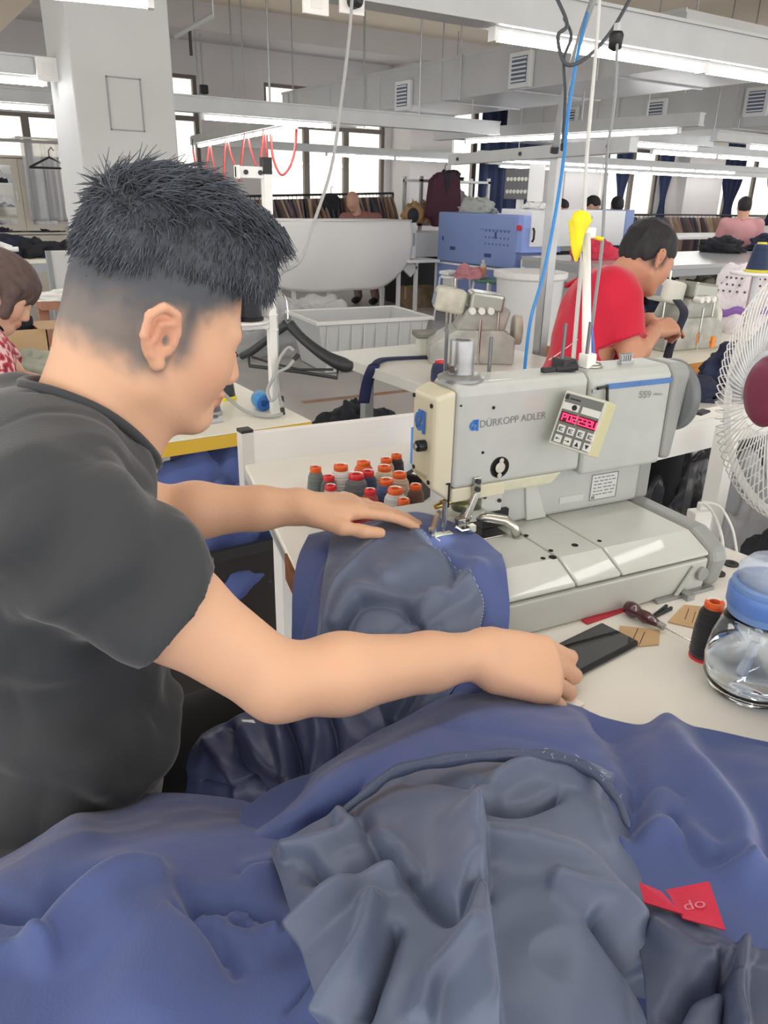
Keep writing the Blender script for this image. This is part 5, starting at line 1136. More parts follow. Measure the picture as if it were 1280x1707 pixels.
# lacy cover on the machine at the right
LACE = mat('lace_white', 'e6dfe4', .8, var=.1, vscale=60)
q = PZ(1225, 560, .78); o = cloth_heap('lace_cover', 'white lace cover with a purple band over a machine', (q[0]+.42, q[1]+.25, .75), (.24, .20, .31), LACE, 31, amp=.10, cat='cover')
G_ = [(.245*math.cos(t), .205*math.sin(t)) for t in np.linspace(math.pi*.75, math.pi*1.9, 40)]
MB().grid(A(*[[[x, y, .09+.012*math.sin(i)] for i, (x, y) in enumerate(G_)], [[x*.98, y*.98, .125+.012*math.sin(i)] for i, (x, y) in enumerate(G_)]])).build('purple_band', mat('lace_purple', '8a62b0', .7), o, smooth=True, solid=.004)
hl = MB()
for i in range(14):
    for j in range(3):
        t = math.pi*(.95+.06*i); zz = .20+.03*j; rr = math.sqrt(max(0, 1-(zz/.33)**2)); hl.ell((.262*rr*math.cos(t), .222*rr*math.sin(t), zz), (.006, .006, .006), 6, 4)
x_ = hl.build('lace_holes', mat('hole_grey', '5b5660', .8), o); x_['kind'] = 'stuff'
q = PT(1262, 450, 2.35); o = cone('thread_cone', 'navy thread cone on a white dish at the right edge', (q[0], q[1], q[2]-.01), .085, .034, '2a3a5c', mat('yellow_plastic', 'e0d43c', .4)); MB().lathe([(.075, -.004), (.078, .004), (.06, .006), (.001, .002)], 32).build('dish', WPLAST, o, smooth=True); MB().cyl((0, 0, .78-q[2]+.01), (0, 0, -.004), .012, n=12).build('stand_rod', GALV, o)
# ================================================================== steel post with cross bar and the thread stand
pb = A(2.36, 2.40, 0); o = thing('steel_post', 'upright steel post with a cross bar behind the machine', 'post', pb)
MB().box((-.022, -.022, 0), (.022, .022, 1.545)).build('upright', ALU, o, bev=.003)
a_, b_ = PZ(752, 264, 1.53)-pb, PZ(1057, 237, 1.53)-pb
MB().hexa([(a_[0]-.02, a_[1], 1.50), (b_[0]-.02, b_[1], 1.50), (b_[0]+.02, b_[1], 1.50), (a_[0]+.02, a_[1], 1.50), (a_[0]-.02, a_[1], 1.545), (b_[0]-.02, b_[1], 1.545), (b_[0]+.02, b_[1], 1.545), (a_[0]+.02, a_[1], 1.545)]).build('cross_bar', RAIL, o)
for k in (.08, .5, .92): p = a_+(b_-a_)*k; MB().cyl((p[0]-.025, p[1], 1.522), (p[0]-.018, p[1], 1.522), .008, n=10).build('bolt', DARK, o)
MB().box((-.12, -.12, 0), (.12, .12, .01)).build('foot_plate', ALU, o)
# flexible conduits dropping from the rail
def hose(name, label, pts, r, m, cat='cable', n=60, group=None):
    P_ = spline(pts, n); o = thing(name, label, cat, P_[-1], group); MB().tube(P_-P_[-1], r, 8).build(name+'_line', m, o, smooth=True)
    if name in ('air_hose', 'power_cable', 'conduit'): MB().tube([P_[-1]-P_[-1], P_[-1]-P_[-1]+(P_[-1]-P_[-2])/np.linalg.norm(P_[-1]-P_[-2])*.02], r*1.35, 8).build('end_fitting', DARK, o)
    return o
CND = mat('conduit_grey', '8f9396', .4); BLU = mat('hose_blue', '3f8fd6', .3); GCB = mat('cable_grey', 'a5a7a6', .5); BCB = mat('cable_dark', '4b5157', .5)
hose('air_hose', 'blue air hose hanging beside the steel post', [PT(990, -20, 2.5), PT(965, 80, 2.42), PT(948, 180, 2.38), PT(940, 260, 2.36), PT(925, 360, 2.34), PT(905, 460, 2.34), PT(885, 530, 2.36), PT(876, 600, 2.42), PT(872, 660, 2.5)], .0055, BLU, 'hose')
hose('conduit', 'grey conduit slanting down to the steel post', [PT(992, -10, 2.45), PT(965, 70, 2.5), PT(940, 160, 2.6), PT(925, 245, 2.7)], .011, CND)
hose('power_cable', 'looped dark cable above the steel post', [PT(925, -10, 2.4), PT(945, 40, 2.4), PT(930, 60, 2.4), PT(938, 100, 2.4), PT(955, 108, 2.4), PT(985, 90, 2.4), PT(1020, 50, 2.4), PT(1055, -10, 2.4)], .006, BCB)
hose('power_cable', 'dark cable dropping straight behind the blue hose', [PT(940, 30, 2.42), PT(952, 60, 2.42), PT(940, 100, 2.42), PT(942, 160, 2.42), PT(938, 240, 2.4)], .005, BCB)
hose('conduit', 'pale thin conduit running down in front of the man in red', [PT(1000, -10, 1.8), PT(992, 100, 1.75), PT(978, 260, 1.65), PT(972, 400, 1.58), PT(962, 520, 1.52), PT(955, 604, 1.47)], .0042, mat('conduit_pale', 'c9cbc9', .4))
hose('conduit', 'thin grey conduit with a black plug head at the rail', [PT(1029, 62, 1.9), PT(1025, 160, 1.85), PT(1012, 260, 1.75), PT(1004, 400, 1.62), PT(992, 500, 1.55), PT(984, 560, 1.5)], .0035, CND)
ph = PT(1027, 62, 1.9); o = thing('plug_head', 'black round plug under the near light rail', 'plug', ph); MB().lathe([(.005, -.03), (.016, -.024), (.018, .004), (.014, .012)], 20).build('plug_body', BLACK, o, smooth=True); MB().box((-.006, -.006, .012), (.006, .006, .03)).build('prong', ALU, o)
q = wld_ = A(*MO)+A(.235*math.cos(MANG), .235*math.sin(MANG), .33)+A(.02, .03, 0)
o = thing('thread_stand', 'white thread stand tube on the machine arm', 'thread stand', q); tp = PT(978, 388, 1.50)-q
MB().cyl((0, 0, 0), tuple(tp), .0075, n=12).build('tube', WPLAST, o, smooth=True); MB().box((-.010, -.010, 0), (.010, .010, .022)).build('clamp', WPLAST, o, bev=.002)
MB().box((tp[0]-.014, tp[1]-.012, tp[2]-.010), (tp[0]+.014, tp[1]+.012, tp[2]+.010)).build('cross_piece', WPLAST, o, bev=.003)
hose('air_hose', 'short blue tube beside the white thread stand', [PT(972, 420, 1.52), PT(980, 500, 1.49), PT(987, 560, 1.46), PT(990, 597, 1.44)], .0035, mat('hose_violet', '5a6fc0', .35), 'hose')
hose('thread_line', 'white thread slanting to the thread stand', [PT(963, 566, 1.5), PT(930, 590, 1.48), PT(915, 600, 1.46)], .0008, WPLAST, 'thread')
YEL = mat('yellow_rag', 'f0e020', .55, var=.1, vscale=20)
q = PT(966, 430, 1.53); o = thing('yellow_bag', 'yellow plastic rag tied to the thread stand', 'rag', q)
G_ = []
for i, (y, w_) in enumerate(((352, 5), (358, 13), (368, 17), (380, 13), (392, 11), (405, 9), (420, 7), (436, 2))):
    c = PT(968-(i*1.2), y, 1.46)-q; G_.append([c+_r*(w_*1.2e-3*math.cos(t)*(1+.25*math.sin(3*t+i)))-_f*(w_*.9e-3*math.sin(t)) for t in np.linspace(0, 2*math.pi, 25)])
MB().grid(A(*[[list(p) for p in r_] for r_ in G_])).build('rag_body', YEL, o, smooth=True)
MB().tube([PT(985, 385, 1.52)-q, PT(992, 396, 1.52)-q, PT(1005, 399, 1.52)-q], .004, 8).build('rag_end', YEL, o, smooth=True)
# ================================================================== yellow edged table at the left with its pole
yt = table('yellow_edged_table', 'white table with a yellow edge behind the operator', -.35, .985, 1.875, 2.45, .76, edge=WOODY, th=.04, inset=.10)
pp = A(.93, 2.0, .76); o = thing('thread_pole', 'white square thread pole clamped on the yellow edged table', 'pole', pp)
topz = PY(437, 262, 2.0)[2]-.76
MB().box((-.011, -.011, 0), (.011, .011, topz-.04)).build('pole_tube', WHITE, o, bev=.001); MB().box((-.012, -.012, topz-.04), (.012, .012, topz)).build('pole_cap', BLACK, o)
bz = PY(437, 288, 2.0)[2]-.76
MB().box((-.085, -.006, bz-.014), (.013, .006, bz+.014)).box((-.085, -.016, bz-.016), (-.078, .012, bz+.016)).build('bracket', WHITE, o, bev=.002)
for k in (-.06, -.02): MB().cyl((k, -.010, bz), (k, .0, bz), .006, n=10).build('bolt', DARK, o)
tz = PY(455, 528, 2.0)[2]-.76
MB().box((-.10, -.008, tz-.03), (.013, .008, tz-.012)).build('tray_arm', WHITE, o); MB().lathe([(.001, tz-.012), (.062, tz-.012), (.066, tz-.004), (.06, tz-.004), (.001, tz-.008)], 30, (-.075, 0, 0)).build('tray', WHITE, o, smooth=True)
for k in (0, .02): MB().box((-.014, -.014, tz+.005-k*2), (.014, .014, tz+.008-k*2)).build('cable_tie', WPLAST, o)
cone('thread_cone', 'large black thread cone on the tray of the white pole', tuple(pp+A(-.060, 0, tz-.006)), .125, .030, '2c3038', BLACK)
cone('thread_cone', 'second black thread cone half hidden by the forehead', tuple(pp+A(-.105, .012, tz-.006)), .12, .026, '24272e', BLACK)
# hanger hooked on the pole
hg = PT(470, 545, 2.5); o = thing('suit_hanger', 'broad black suit hanger with trouser bar beside the pole', 'hanger', hg)
HM = mat('hanger_black', '2f3335', .4)
def arm_h(pts, rad): return MB().tube(spline([p-hg for p in pts], 20), spline(A(*[[r] for r in rad]), 20)[:, 0], 12)
arm_h([PT(482, 540, 2.5), PT(505, 565, 2.5), PT(540, 592, 2.49), PT(572, 608, 2.48), PT(586, 610, 2.47)], [.018, .016, .019, .024, .015]).build('right_shoulder', HM, o, smooth=True)
arm_h([PT(478, 540, 2.5), PT(450, 562, 2.52), PT(420, 585, 2.55), PT(402, 594, 2.57)], [.016, .013, .014, .012]).build('left_shoulder', HM, o, smooth=True)
MB().tube([PT(414, 590, 2.55)-hg, PT(416, 610, 2.55)-hg, PT(500, 620, 2.5)-hg, PT(562, 630, 2.48)-hg, PT(563, 612, 2.48)-hg], .006, 8).build('trouser_bar', HM, o, smooth=True)
MB().tube([PT(420, 595, 2.55)-hg, PT(455, 606, 2.53)-hg, PT(500, 616, 2.5)-hg, PT(555, 616, 2.48)-hg], .004, 8).build('cross_rod', HM, o, smooth=True)
MB().tube(spline([PT(480, 535, 2.5)-hg, PT(478, 505, 2.5)-hg, PT(470, 490, 2.48)-hg, PT(462, 498, 2.46)-hg], 16), .003, 8).build('hook', CHROME, o, smooth=True)
# cables on the pole, spools and tools on that table
hose('power_cable', 'grey cable sagging from the ceiling to the white pole', [PT(588, -20, 2.15), PT(582, 60, 2.15), PT(570, 160, 2.15), PT(552, 280, 2.15), PT(520, 380, 2.15), PT(500, 435, 2.16), PT(470, 455, 2.17), PT(460, 480, 2.17), PT(462, 560, 2.18), PT(463, 640, 2.2), PT(470, 680, 2.2)], .0048, GCB)
hose('power_cable', 'grey cable coil tied low on the white pole', [PT(490, 585, 2.17), PT(480, 580, 2.17), PT(465, 600, 2.17), PT(458, 625, 2.17), PT(446, 650, 2.17), PT(452, 668, 2.17), PT(462, 655, 2.17), PT(460, 625, 2.17), PT(480, 612, 2.17), PT(490, 600, 2.17)], .005, GCB)
hose('power_cable', 'grey cable curving across the yellow edged table', [PT(366, 648, 2.23), PT(385, 668, 2.22), PT(405, 683, 2.21), PT(430, 692, 2.19), PT(455, 694, 2.18), PT(471, 688, 2.2), PT(470, 670, 2.23)], .005, GCB)
q = PZ(436, 668, .785); o = thing('thread_spool', 'blue thread spool lying on its side on the yellow edged table', 'thread spool', (q[0], q[1], .785)); ax_ = unit(PZ(452, 686, .785)-PZ(424, 660, .785)); L_ = .065
MB().lathe([(.020, -L_/2), (.026, -L_/2+.006), (.026, L_/2-.010), (.022, L_/2)], 24, (0, 0, 0), ax_).build('yarn', yarn('3f9bdc'), o, smooth=True)
MB().lathe([(.022, L_/2), (.016, L_/2+.003), (.010, L_/2+.003), (.009, L_/2-.01)], 20, (0, 0, 0), ax_).build('spool_end', mat('spool_navy', '2d5fae', .4), o)
q = PZ(384, 668, .76); cone('thread_cone', 'charcoal thread cone with a yellow foot in front of the chin', (q[0], q[1]+.02, .76), .095, .024, '3a4048', mat('yellow_plastic', 'e0d43c', .4))
q = PZ(362, 690, .76); cone('thread_cone', 'grey thread cone beside the yellow footed one', (q[0]-.015, q[1], .76), .075, .026, '6b6f78', GCB)
q = PZ(335, 703, .76); o = thing('bobbin_tray', 'clear tray of metal bobbins on the yellow edged table', 'tray', (q[0]-.02, q[1]-.01, .761), rz=.1); MB().box((-.07, -.03, 0), (.07, .03, .004)).box((-.07, -.03, .004), (.07, -.028, .012)).box((-.07, .028, .004), (.07, .03, .012)).build('tray_base', mat('tray_grey', 'b9bcc4', .2), o)
for k in range(6): MB().lathe([(.011, 0), (.011, .002), (.005, .002), (.005, .008), (.011, .008), (.011, .010)], 14, (-.05+.021*k, .012*math.sin(k*2.1), .004)).build('bobbin', STEEL, o)
q = PZ(300, 707, .76); cloth_heap('scissors_pouch', 'small dark tool pouch on the yellow edged table by the chin', (q[0], q[1], .76), (.05, .03, .018), DARK, 41, cat='pouch')
# blue cloth bundle below the yellow edged table
q = PZ(335, 800, .60); cloth_heap('cloth_bundle', 'blue cloth bundle behind the forearm below the yellow edge', (q[0]+.03, q[1]-.02, .30), (.25, .22, .37), mat('bundle_blue', '54659f', .8, var=.1, vscale=5), 43, amp=.22)
o = thing('storage_crate', 'dark crate holding the blue cloth bundle', 'crate', (q[0]+.04, q[1], 0)); MB().box((-.28, -.24, 0), (.28, .24, .02)).box((-.28, -.24, .02), (-.26, .24, .48)).box((.26, -.24, .02), (.28, .24, .48)).box((-.26, -.24, .02), (.26, -.22, .48)).box((-.26, .22, .02), (.26, .24, .48)).build('crate_body', mat('crate_dark', '2a2525', .6), o); MB().box((-.29, -.25, .46), (.29, -.235, .49)).build('crate_rim', DARK, o)
# ================================================================== overlock table in the middle
t2 = table('overlock_table', 'white table carrying the beige overlock machine in the middle', 1.55, 2.30, 2.08, 2.80, .75, th=.04, inset=.12, top=mat('laminate_grey', 'dfe0da', .3, var=.05, vscale=3))
q = PZ(815, 612, .75); overlock('worn beige overlock machine behind the buttonhole machine', (q[0]+.02, q[1]+.16, .75), -.55, 1.0, mat('overlock_worn', 'cfcdbf', .45, var=.2, vscale=22))
q = PZ(735, 598, .82); o = spool('thread_spool', 'navy thread spool with a red cap on the overlock table', 735, 601, .075, .034, '33375a', CAPRED, z0=.75)
q = PZ(722, 600, .75); o = thing('bobbin_winder', 'small metal winder block on the overlock table', 'winder', (q[0]+.06, q[1]+.12, .75), rz=-.4); MB().box((-.045, -.04, 0), (.045, .04, .07)).build('block', CREAMW, o, bev=.004); MB().box((-.06, -.05, .07), (.06, .05, .092)).build('plate', mat('plate_dirty', '8f8f86', .4, metal=.5, var=.3, vscale=20), o, bev=.003)
o = thing('binding_strap', 'navy strap running over the overlock table edge to the floor bag', 'strap', PT(605, 668, 3.0)); oo = PT(605, 668, 3.0)
G_ = spline([PZ(715, 595, .755), PZ(660, 597, .756), PZ(635, 600, .757), PT(622, 612, 2.9), PT(612, 640, 2.95), PT(606, 672, 3.0)], 40)-oo; wd_ = np.tile(A(0, .022, 0), (40, 1)); wd_[22:] = _r*.022
MB().grid(np.stack([G_-wd_, G_+wd_], 1)).build('strap_band', mat('strap_blue', '2b3158', .8), o, smooth=True, solid=.004)
q = PZ(592, 694, .35); cloth_heap('cloth_bag', 'black cloth bundle on a low box where the navy strap ends', (q[0], q[1], .25), (.20, .17, .15), DKC, 47, amp=.26)
o = thing('floor_box', 'low box under the black cloth bundle', 'box', (q[0], q[1], 0)); MB().box((-.2, -.17, 0), (.2, .17, .25)).build('carton', KRAFT, o, bev=.004); MB().box((-.202, -.02, .1), (.202, .02, .252)).build('tape', mat('tape_brown', 'a5865c', .4), o)
# ================================================================== cloth covered table in the middle distance
CLOTH = mat('white_sheet', 'e3e3e1', .75, var=.02, vscale=2, bump=.05, bscale=30)
o = thing('draped_table', 'table under a big white sheet sagging in a half round', 'table', (4.7, 8.45, 0))
G_ = []
for u in np.linspace(0, 1, 26):
    row = []
    for s_ in np.linspace(-1, 1, 60):
        x = s_*1.02; low = .30+.30*abs(s_)**5+.06*(s_ > .6)*(s_-.6)*2; 
        if u < .3: y, z = .35-.60*(u/.3), 1.085
        else: w_ = (u-.3)/.7; y = -.25-.05*math.sin(math.pi*w_); z = 1.085-(1.085-low)*w_
        row.append((x, y+.012*math.sin(6*s_+u*3), z+.006*math.sin(9*s_)*u))
    G_.append(row)
MB().grid(A(*[[list(p) for p in r_] for r_ in G_])).build('sheet', CLOTH, o, smooth=True, solid=.01)
MB().box((-.98, -.22, 1.04), (.98, .34, 1.07)).build('board', WHITE, o); MB().tube([(-1.02, -.25, 1.085), (1.02, -.25, 1.085)], .012, 8).build('front_roll', CLOTH, o, smooth=True)
for x, y in ((-.52, -.1), (-.05, -.1), (.95, -.1), (-.52, .28), (.95, .28)): MB().box((x-.02, y-.02, 0), (x+.02, y+.02, 1.04)).build('leg', WHITE, o)
MB().box((-.9, .26, .30), (.9, .30, .34)).build('rail', STEELP, o)
o = thing('side_ledge', 'small white ledge table at the right end of the draped table', 'table', (5.88, 8.3, 0)); MB().box((-.22, -.2, .60), (.22, .2, .635)).build('board', WHITE, o); MB().box((-.02, -.02, 0), (.02, .02, .60)).build('leg', WHITE, o); MB().box((-.18, -.02, .45), (-.02, .02, .6), Matrix.Rotation(.7, 3, 'Y')).build('brace', WHITE, o)
q = PY(687, 410, 8.3); o = thing('iron_stand', 'white upright stand with a dark steam iron by the draped table', 'stand', (q[0], 8.3, .64)); MB().box((-.035, -.03, 0), (.035, .03, .42)).build('column', WHITE, o, bev=.004); MB().ell((0, 0, .50), (.08, .05, .09)).build('iron_body', DKC, o, smooth=True); MB().box((-.02, -.032, .15), (.02, -.03, .3)).build('print', STEELP, o)
# bald worker behind it
JB = dict(head=PY(588, 336, 9.3), face=unit(A(-.80, -.55, -.35)), hup=A(-.2, -.1, .95), neck=PY(595, 354, 9.3), chest=PY(600, 380, 9.3), pelvis=PY(602, 440, 9.35), rsh=PY(574, 364, 9.5), lsh=PY(628, 364, 9.15), relb=PY(570, 405, 9.2), lelb=PY(635, 405, 8.95), rwr=PY(560, 405, 9.0), lwr=PY(600, 408, 8.95), bald=1, hem=.15)
pbz = JB['pelvis']; lgb = [[pbz+A(0, .1, -.05), A(pbz[0]-.1, pbz[1]+.05, .5), A(pbz[0]-.1, pbz[1]-.1, .09)], [pbz+A(0, -.1, -.05), A(pbz[0]+.05, pbz[1]-.1, .5), A(pbz[0]+.05, pbz[1]-.3, .09)]]
person('person', 'bald worker in a brown red shirt behind the draped table', JB, mat('brown_red_jersey', '8c5f5a', .8, var=.1), 'b98f7d', '4a4240', vox=.016, legs=lgb, detail=False, sleeve=.8, trousers='7a6258')
# ================================================================== clear storage bin
o = thing('storage_bin', 'translucent white plastic bin on the floor', 'bin', (3.47, 5.72, 0), rz=-.12)
BINM = film_mat('bin_plastic', 'dfe2e2', .35, .22)
X, Y, H_ = .50, .34, .42; b_ = MB()
def ringp(s, z): return [(-X*s, -Y*s, z), (X*s, -Y*s, z), (X*s, Y*s, z), (-X*s, Y*s, z)]
v_ = ringp(.84, .005)+ringp(1, H_)+ringp(.98, H_)+ringp(.82, .012)
b_._add(v_, [(3, 2, 1, 0)]+[(i, (i+1) % 4, 4+(i+1) % 4, 4+i) for i in range(4)]+[(4+i, 4+(i+1) % 4, 8+(i+1) % 4, 8+i) for i in range(4)]+[(8+i, 8+(i+1) % 4, 12+(i+1) % 4, 12+i) for i in range(4)]+[(12, 13, 14, 15)])
b_.build('bin_body', BINM, o, bev=.01)
MB().box((-X-.03, -Y-.03, H_-.02), (X+.03, -Y, H_+.01)).box((-X-.03, Y, H_-.02), (X+.03, Y+.03, H_+.01)).box((-X-.03, -Y, H_-.02), (-X, Y, H_+.01)).box((X, -Y, H_-.02), (X+.03, Y, H_+.01)).build('rim', WPLAST, o, bev=.006)
for k in range(9): MB().box((-X*.86+k*.108, -Y*.985-.006, .05), (-X*.86+k*.108+.012, -Y*.96, H_-.03)).build('rib', BINM, o)
q = PZ(420, 560, 0); cloth_heap('plastic_bag', 'clear crumpled plastic wrap on the floor beneath the draped table', (3.0, 6.6, 0), (.5, .4, .42), FILM, 51, cat='bag', amp=.3)
q = PZ(530, 560, 0); cloth_heap('plastic_wrap', 'pile of wrapped white rolls under the draped table', (3.75, 7.3, 0), (.62, .35, .38), mat('wrap_grey', 'c4c4c4', .25, var=.1), 53, cat='wrap', amp=.25)
# ================================================================== blue fusing press
BLUEM = mat('press_blue', '8195c8', .4, var=.03, vscale=2); BLUE2 = mat('press_blue_dark', '6c84c4', .4); PWH = mat('press_white', 'e2e4e6', .35)
fx, fy = 6.15, 6.68
o = thing('fusing_press', 'long blue and white fusing press with castors', 'machine', (fx, fy, 0))
MB().box((0, .03, .12), (.55, 1.55, .60)).build('lower_cabinet', BLUEM, o, bev=.004)
for z0, z1 in ((.10, .125), (.585, .61)): MB().box((-.012, .0, z0), (.56, 1.57, z1)).build('frame_rail', PWH, o)
for y0 in (.0, 1.54): MB().box((-.012, y0, .10), (.03, y0+.03, .61)).build('frame_post', PWH, o)
MB().box((-.005, .10, .615), (.60, 1.55, 1.19)).build('upper_cabinet', BLUEM, o, bev=.02)
MB().box((-.004, .0, .80), (.60, .098, 1.19)).build('corner_panel', mat('press_bright', '8fa6e6', .4), o, bev=.005)
MB().cyl((-.03, .05, 1.06), (-.004, .05, 1.06), .03, n=18).build('stop_button', RED, o)
pp_ = MB()
for i in range(3):
    for j in range(7): pp_.box((-.009, .22+j*.065, .86+i*.07), (-.005, .235+j*.065, .875+i*.07))
pp_.box((-.009, .20, 1.02), (-.005, .72, 1.024)).box((-.009, .43, .93), (-.005, .46, 1.0)).box((-.009, .50, .72), (-.005, .62, .76)).box((-.009, 1.18, .76), (-.005, 1.28, .80)).box((-.009, 1.42, .86), (-.005, 1.45, .91))
x_ = pp_.build('warning_print', mat('print_blue', '3c4a7c', .5), o); x_['kind'] = 'stuff'
for y0 in (.06, .6, 1.45):
    MB().cyl((.05, y0-.02, .05), (.05, y0+.02, .05), .05, n=16).build('castor', DARK, o)
MB().box((-.02, 1.12, .17), (-.008, 1.38, .50)).build('notice_sheet', WPLAST, o)
# white long side with the maker's letters, seen past the corner
MB().box((.10, -.02, .86), (1.60, .5, 1.25)).build('press_body', PWH, o, bev=.01)
MB().box((1.60, -.03, .84), (1.74, .5, 1.26)).build('press_end', BLUEM, o, bev=.01); MB().cyl((1.67, -.05, 1.0), (1.67, -.03, 1.0), .028, n=14).build('stop_button', RED, o)
tx = link('maker_letters', text_mesh('CADON', .085), mat('letters_blue', '2c3350', .5), o); tx.matrix_local = basis_mat((1, 0, 0), (0, 0, 1), (0, -1, 0), (.72, -.022, 1.13))
MB().tube([(.10, -.05, .92), (.10, -.07, .95), (.10, -.07, 1.03), (.10, -.05, 1.06)], .012, 8).build('handle', BLACK, o)
MB().box((.62, -.20, .66), (1.9, .4, .78)).build('feed_bed', mat('bed_black', '3a3c48', .5), o); MB().box((.60, -.15, .55), (1.0, .3, .74)).build('drive_box', mat('drive_grey', 'b6bac4', .4), o)
MB().box((-.02, -.32, .50), (.58, -.02, .74)).build('control_box', PWH, o, bev=.006)
MB().box((-.026, -.30, .53), (-.02, -.10, .70)).build('control_face', mat('press_bright', '8fa6e6', .4), o)
MB().box((.0, -.30, .10), (.5, .0, .50)).build('motor_casing', ALU, o, bev=.01)
# things on top of the press
cloth_heap('cloth_bundle', 'pale cloth bundle on top of the fusing press', (6.45, 7.85, 1.19), (.13, .28, .16), mat('pale_bundle', 'b6b9b4', .8, var=.1), 61)
cloth_heap('cloth_bundle', 'crumpled white plastic at the corner of the fusing press', (6.4, 6.78, 1.26), (.12, .16, .06), WHITE, 63, amp=.26)
o = thing('control_box', 'grey control box with rows of knobs above the fusing press', 'control box', (6.45, 7.1, 1.19)); MB().box((-.03, -.03, 0), (.03, .03, .16)).build('stand', WHITE, o); MB().box((-.06, -.20, .16), (.06, .22, .48)).build('box', mat('box_grey', '6b6a6c', .5), o, bev=.01)
for i in range(2):
    for j in range(6): MB().cyl((-.075, -.15+j*.06, .24+i*.13), (-.06, -.15+j*.06, .24+i*.13), .022, n=12).build('knob', CREAMW, o)
MB().box((-.07, -.42, .14), (-.05, -.19, .52)).build('white_panel', WPLAST, o)
# stools before the press
def stool(label, x, y, z, seatm):
    o = thing('metal_stool', label, 'stool', (x, y, 0)); MB().lathe([(.001, z-.03), (.16, z-.03), (.17, z-.015), (.16, z), (.001, z)], 24).build('seat', seatm, o, smooth=True)
    for a, b in ((-1, -1), (-1, 1), (1, -1), (1, 1)): MB().cyl((a*.16, b*.16, 0), (a*.12, b*.12, z-.02), .012, n=8).build('leg', PWH, o)
    MB().tube([(-.15, -.15, .2), (.15, -.15, .2), (.15, .15, .2), (-.15, .15, .2)], .008, 6, closed=True).build('foot_ring', PWH, o)
    return o
GRN = mat('seat_green', '4f7a68', .6)
stool('white legged stool with paper rolls on it before the fusing press', 5.74, 7.32, .52, PWH); stool('white legged stool with a green seat before the fusing press', 5.82, 6.80, .52, GRN)
cloth_heap('cloth_piece', 'pink cloth draped over the stools', (5.72, 7.04, .522), (.14, .17, .13), mat('pink_cloth', 'c98a94', .8, var=.1), 67)
q = PX(822, 420, 5.8); o = thing('drink_bottle', 'small bottle with an orange label on the green stool', 'bottle', (5.80, 6.90, .522)); MB().lathe([(.001, 0), (.035, 0), (.035, .14), (.015, .17), (.015, .2), (.001, .2)], 16).build('bottle_body', mat('bottle_pale', 'b9b6b0', .3), o, smooth=True); MB().lathe([(.036, .05), (.036, .12)], 16).build('bottle_label', mat('label_orange', 'c8825c', .5), o)
o = thing('paper_roll', 'bundle of white paper rolls on the stool', 'paper', (5.68, 7.40, .522))
for k in range(4): MB().cyl((-.05, -.08+k*.045, .025), (.12, -.06+k*.045, .03), .022, n=10).build('roll', WPLAST, o)
# white bin behind the man in red
q = PZ(905, 600, .1); o = thing('waste_bin', 'tall white bin behind the man in red', 'bin', (4.35, 4.6, 0)); MB().lathe([(.001, 0), (.21, 0), (.26, .78), (.28, .80), (.28, .83), (.25, .83)], 32).build('bin_body', PWH, o, auto=40); MB().lathe([(.282, .79), (.286, .80), (.286, .835), (.27, .838)], 32).build('bin_rim', WPLAST, o)
# ================================================================== garment racks
def garment_mesh(seed):
    rs = np.random.RandomState(seed); G_ = []; L_ = rs.uniform(.75, 1.0); W_ = rs.uniform(.19, .24); T_ = rs.uniform(.018, .032)
    for i, u in enumerate(np.linspace(0, 1, 8)):
        w_ = W_*(.18 if i == 0 else .72 if i == 1 else 1.0+.08*u); z = -.05-L_*u+(.05 if i == 0 else 0)
        G_.append([(T_*(1+.6*u)*math.cos(t)*(1+.25*math.sin(5*t+seed)), w_*math.sin(t), z) for t in np.linspace(0, 2*math.pi, 17)])
    return MB().grid(A(*[[list(p) for p in r_] for r_ in G_])).mesh('garment')
GME = [garment_mesh(k) for k in range(5)]
HK = MB().tube([(0, 0, -.03), (0, 0, .03), (0, .015, .045), (0, .03, .03)], .004, 5).mesh('hook')
GC = ['7d6a60', '96806f', '6a5a58', 'a08c7a', '574c4e', '8a7060', 'b09a86', '6e6468', '7a6a70', '4b4a55']
GM = [mat('garment_'+c, c, .85, var=.15, vscale=6) for c in GC]; GMM = {}
def rack(label, x0, x1, y, z, glabel, group, n, seed, tilt=0.0):
    o = thing('garment_rack', label, 'rack', ((x0+x1)/2, y, 0)); X = (x1-x0)/2
    MB().cyl((-X, 0, z-tilt), (X, 0, z+tilt), .016, n=10).build('hanging_rail', DARK, o)
    for s_ in (-1, 1): MB().cyl((s_*X, 0, .03), (s_*X, 0, z+s_*tilt), .016, n=10).build('upright', DARK, o); MB().box((s_*X-.02, -.28, 0), (s_*X+.02, .28, .04)).build('foot', DARK, o)
    rs = np.random.RandomState(seed)
    for k in range(n):
        ki = rs.randint(5); mi = rs.randint(len(GM)); key = (ki, mi)
        if key not in GMM:
            me = GME[ki].copy(); me.materials.clear(); me.materials.append(GM[mi]); me.polygons.foreach_set('use_smooth', [True]*len(me.polygons)); GMM[key] = me
        fx_ = (k+.5)/n; xx = x0+(x1-x0)*fx_; e = thing('hanging_garment', glabel, 'garment', (xx, y, z-.05+tilt*(2*fx_-1)), group, rz=rs.uniform(-.3, .3)); e.scale = (rs.uniform(.8, 1.5), rs.uniform(.85, 1.15), rs.uniform(.85, 1.1))
        g = bpy.data.objects.new('garment', GMM[key]); COL.objects.link(g); g.parent = e
        h_ = bpy.data.objects.new('hook', HK); COL.objects.link(h_); h_.parent = e
        if not HK.materials: HK.materials.append(DARK)
rack('long dark garment rack in front of the middle windows', 4.05, 7.0, 10.55, 1.35, 'brown or grey garment hanging on the rack before the middle windows', 'garments on the middle rack', 46, 4, .05)
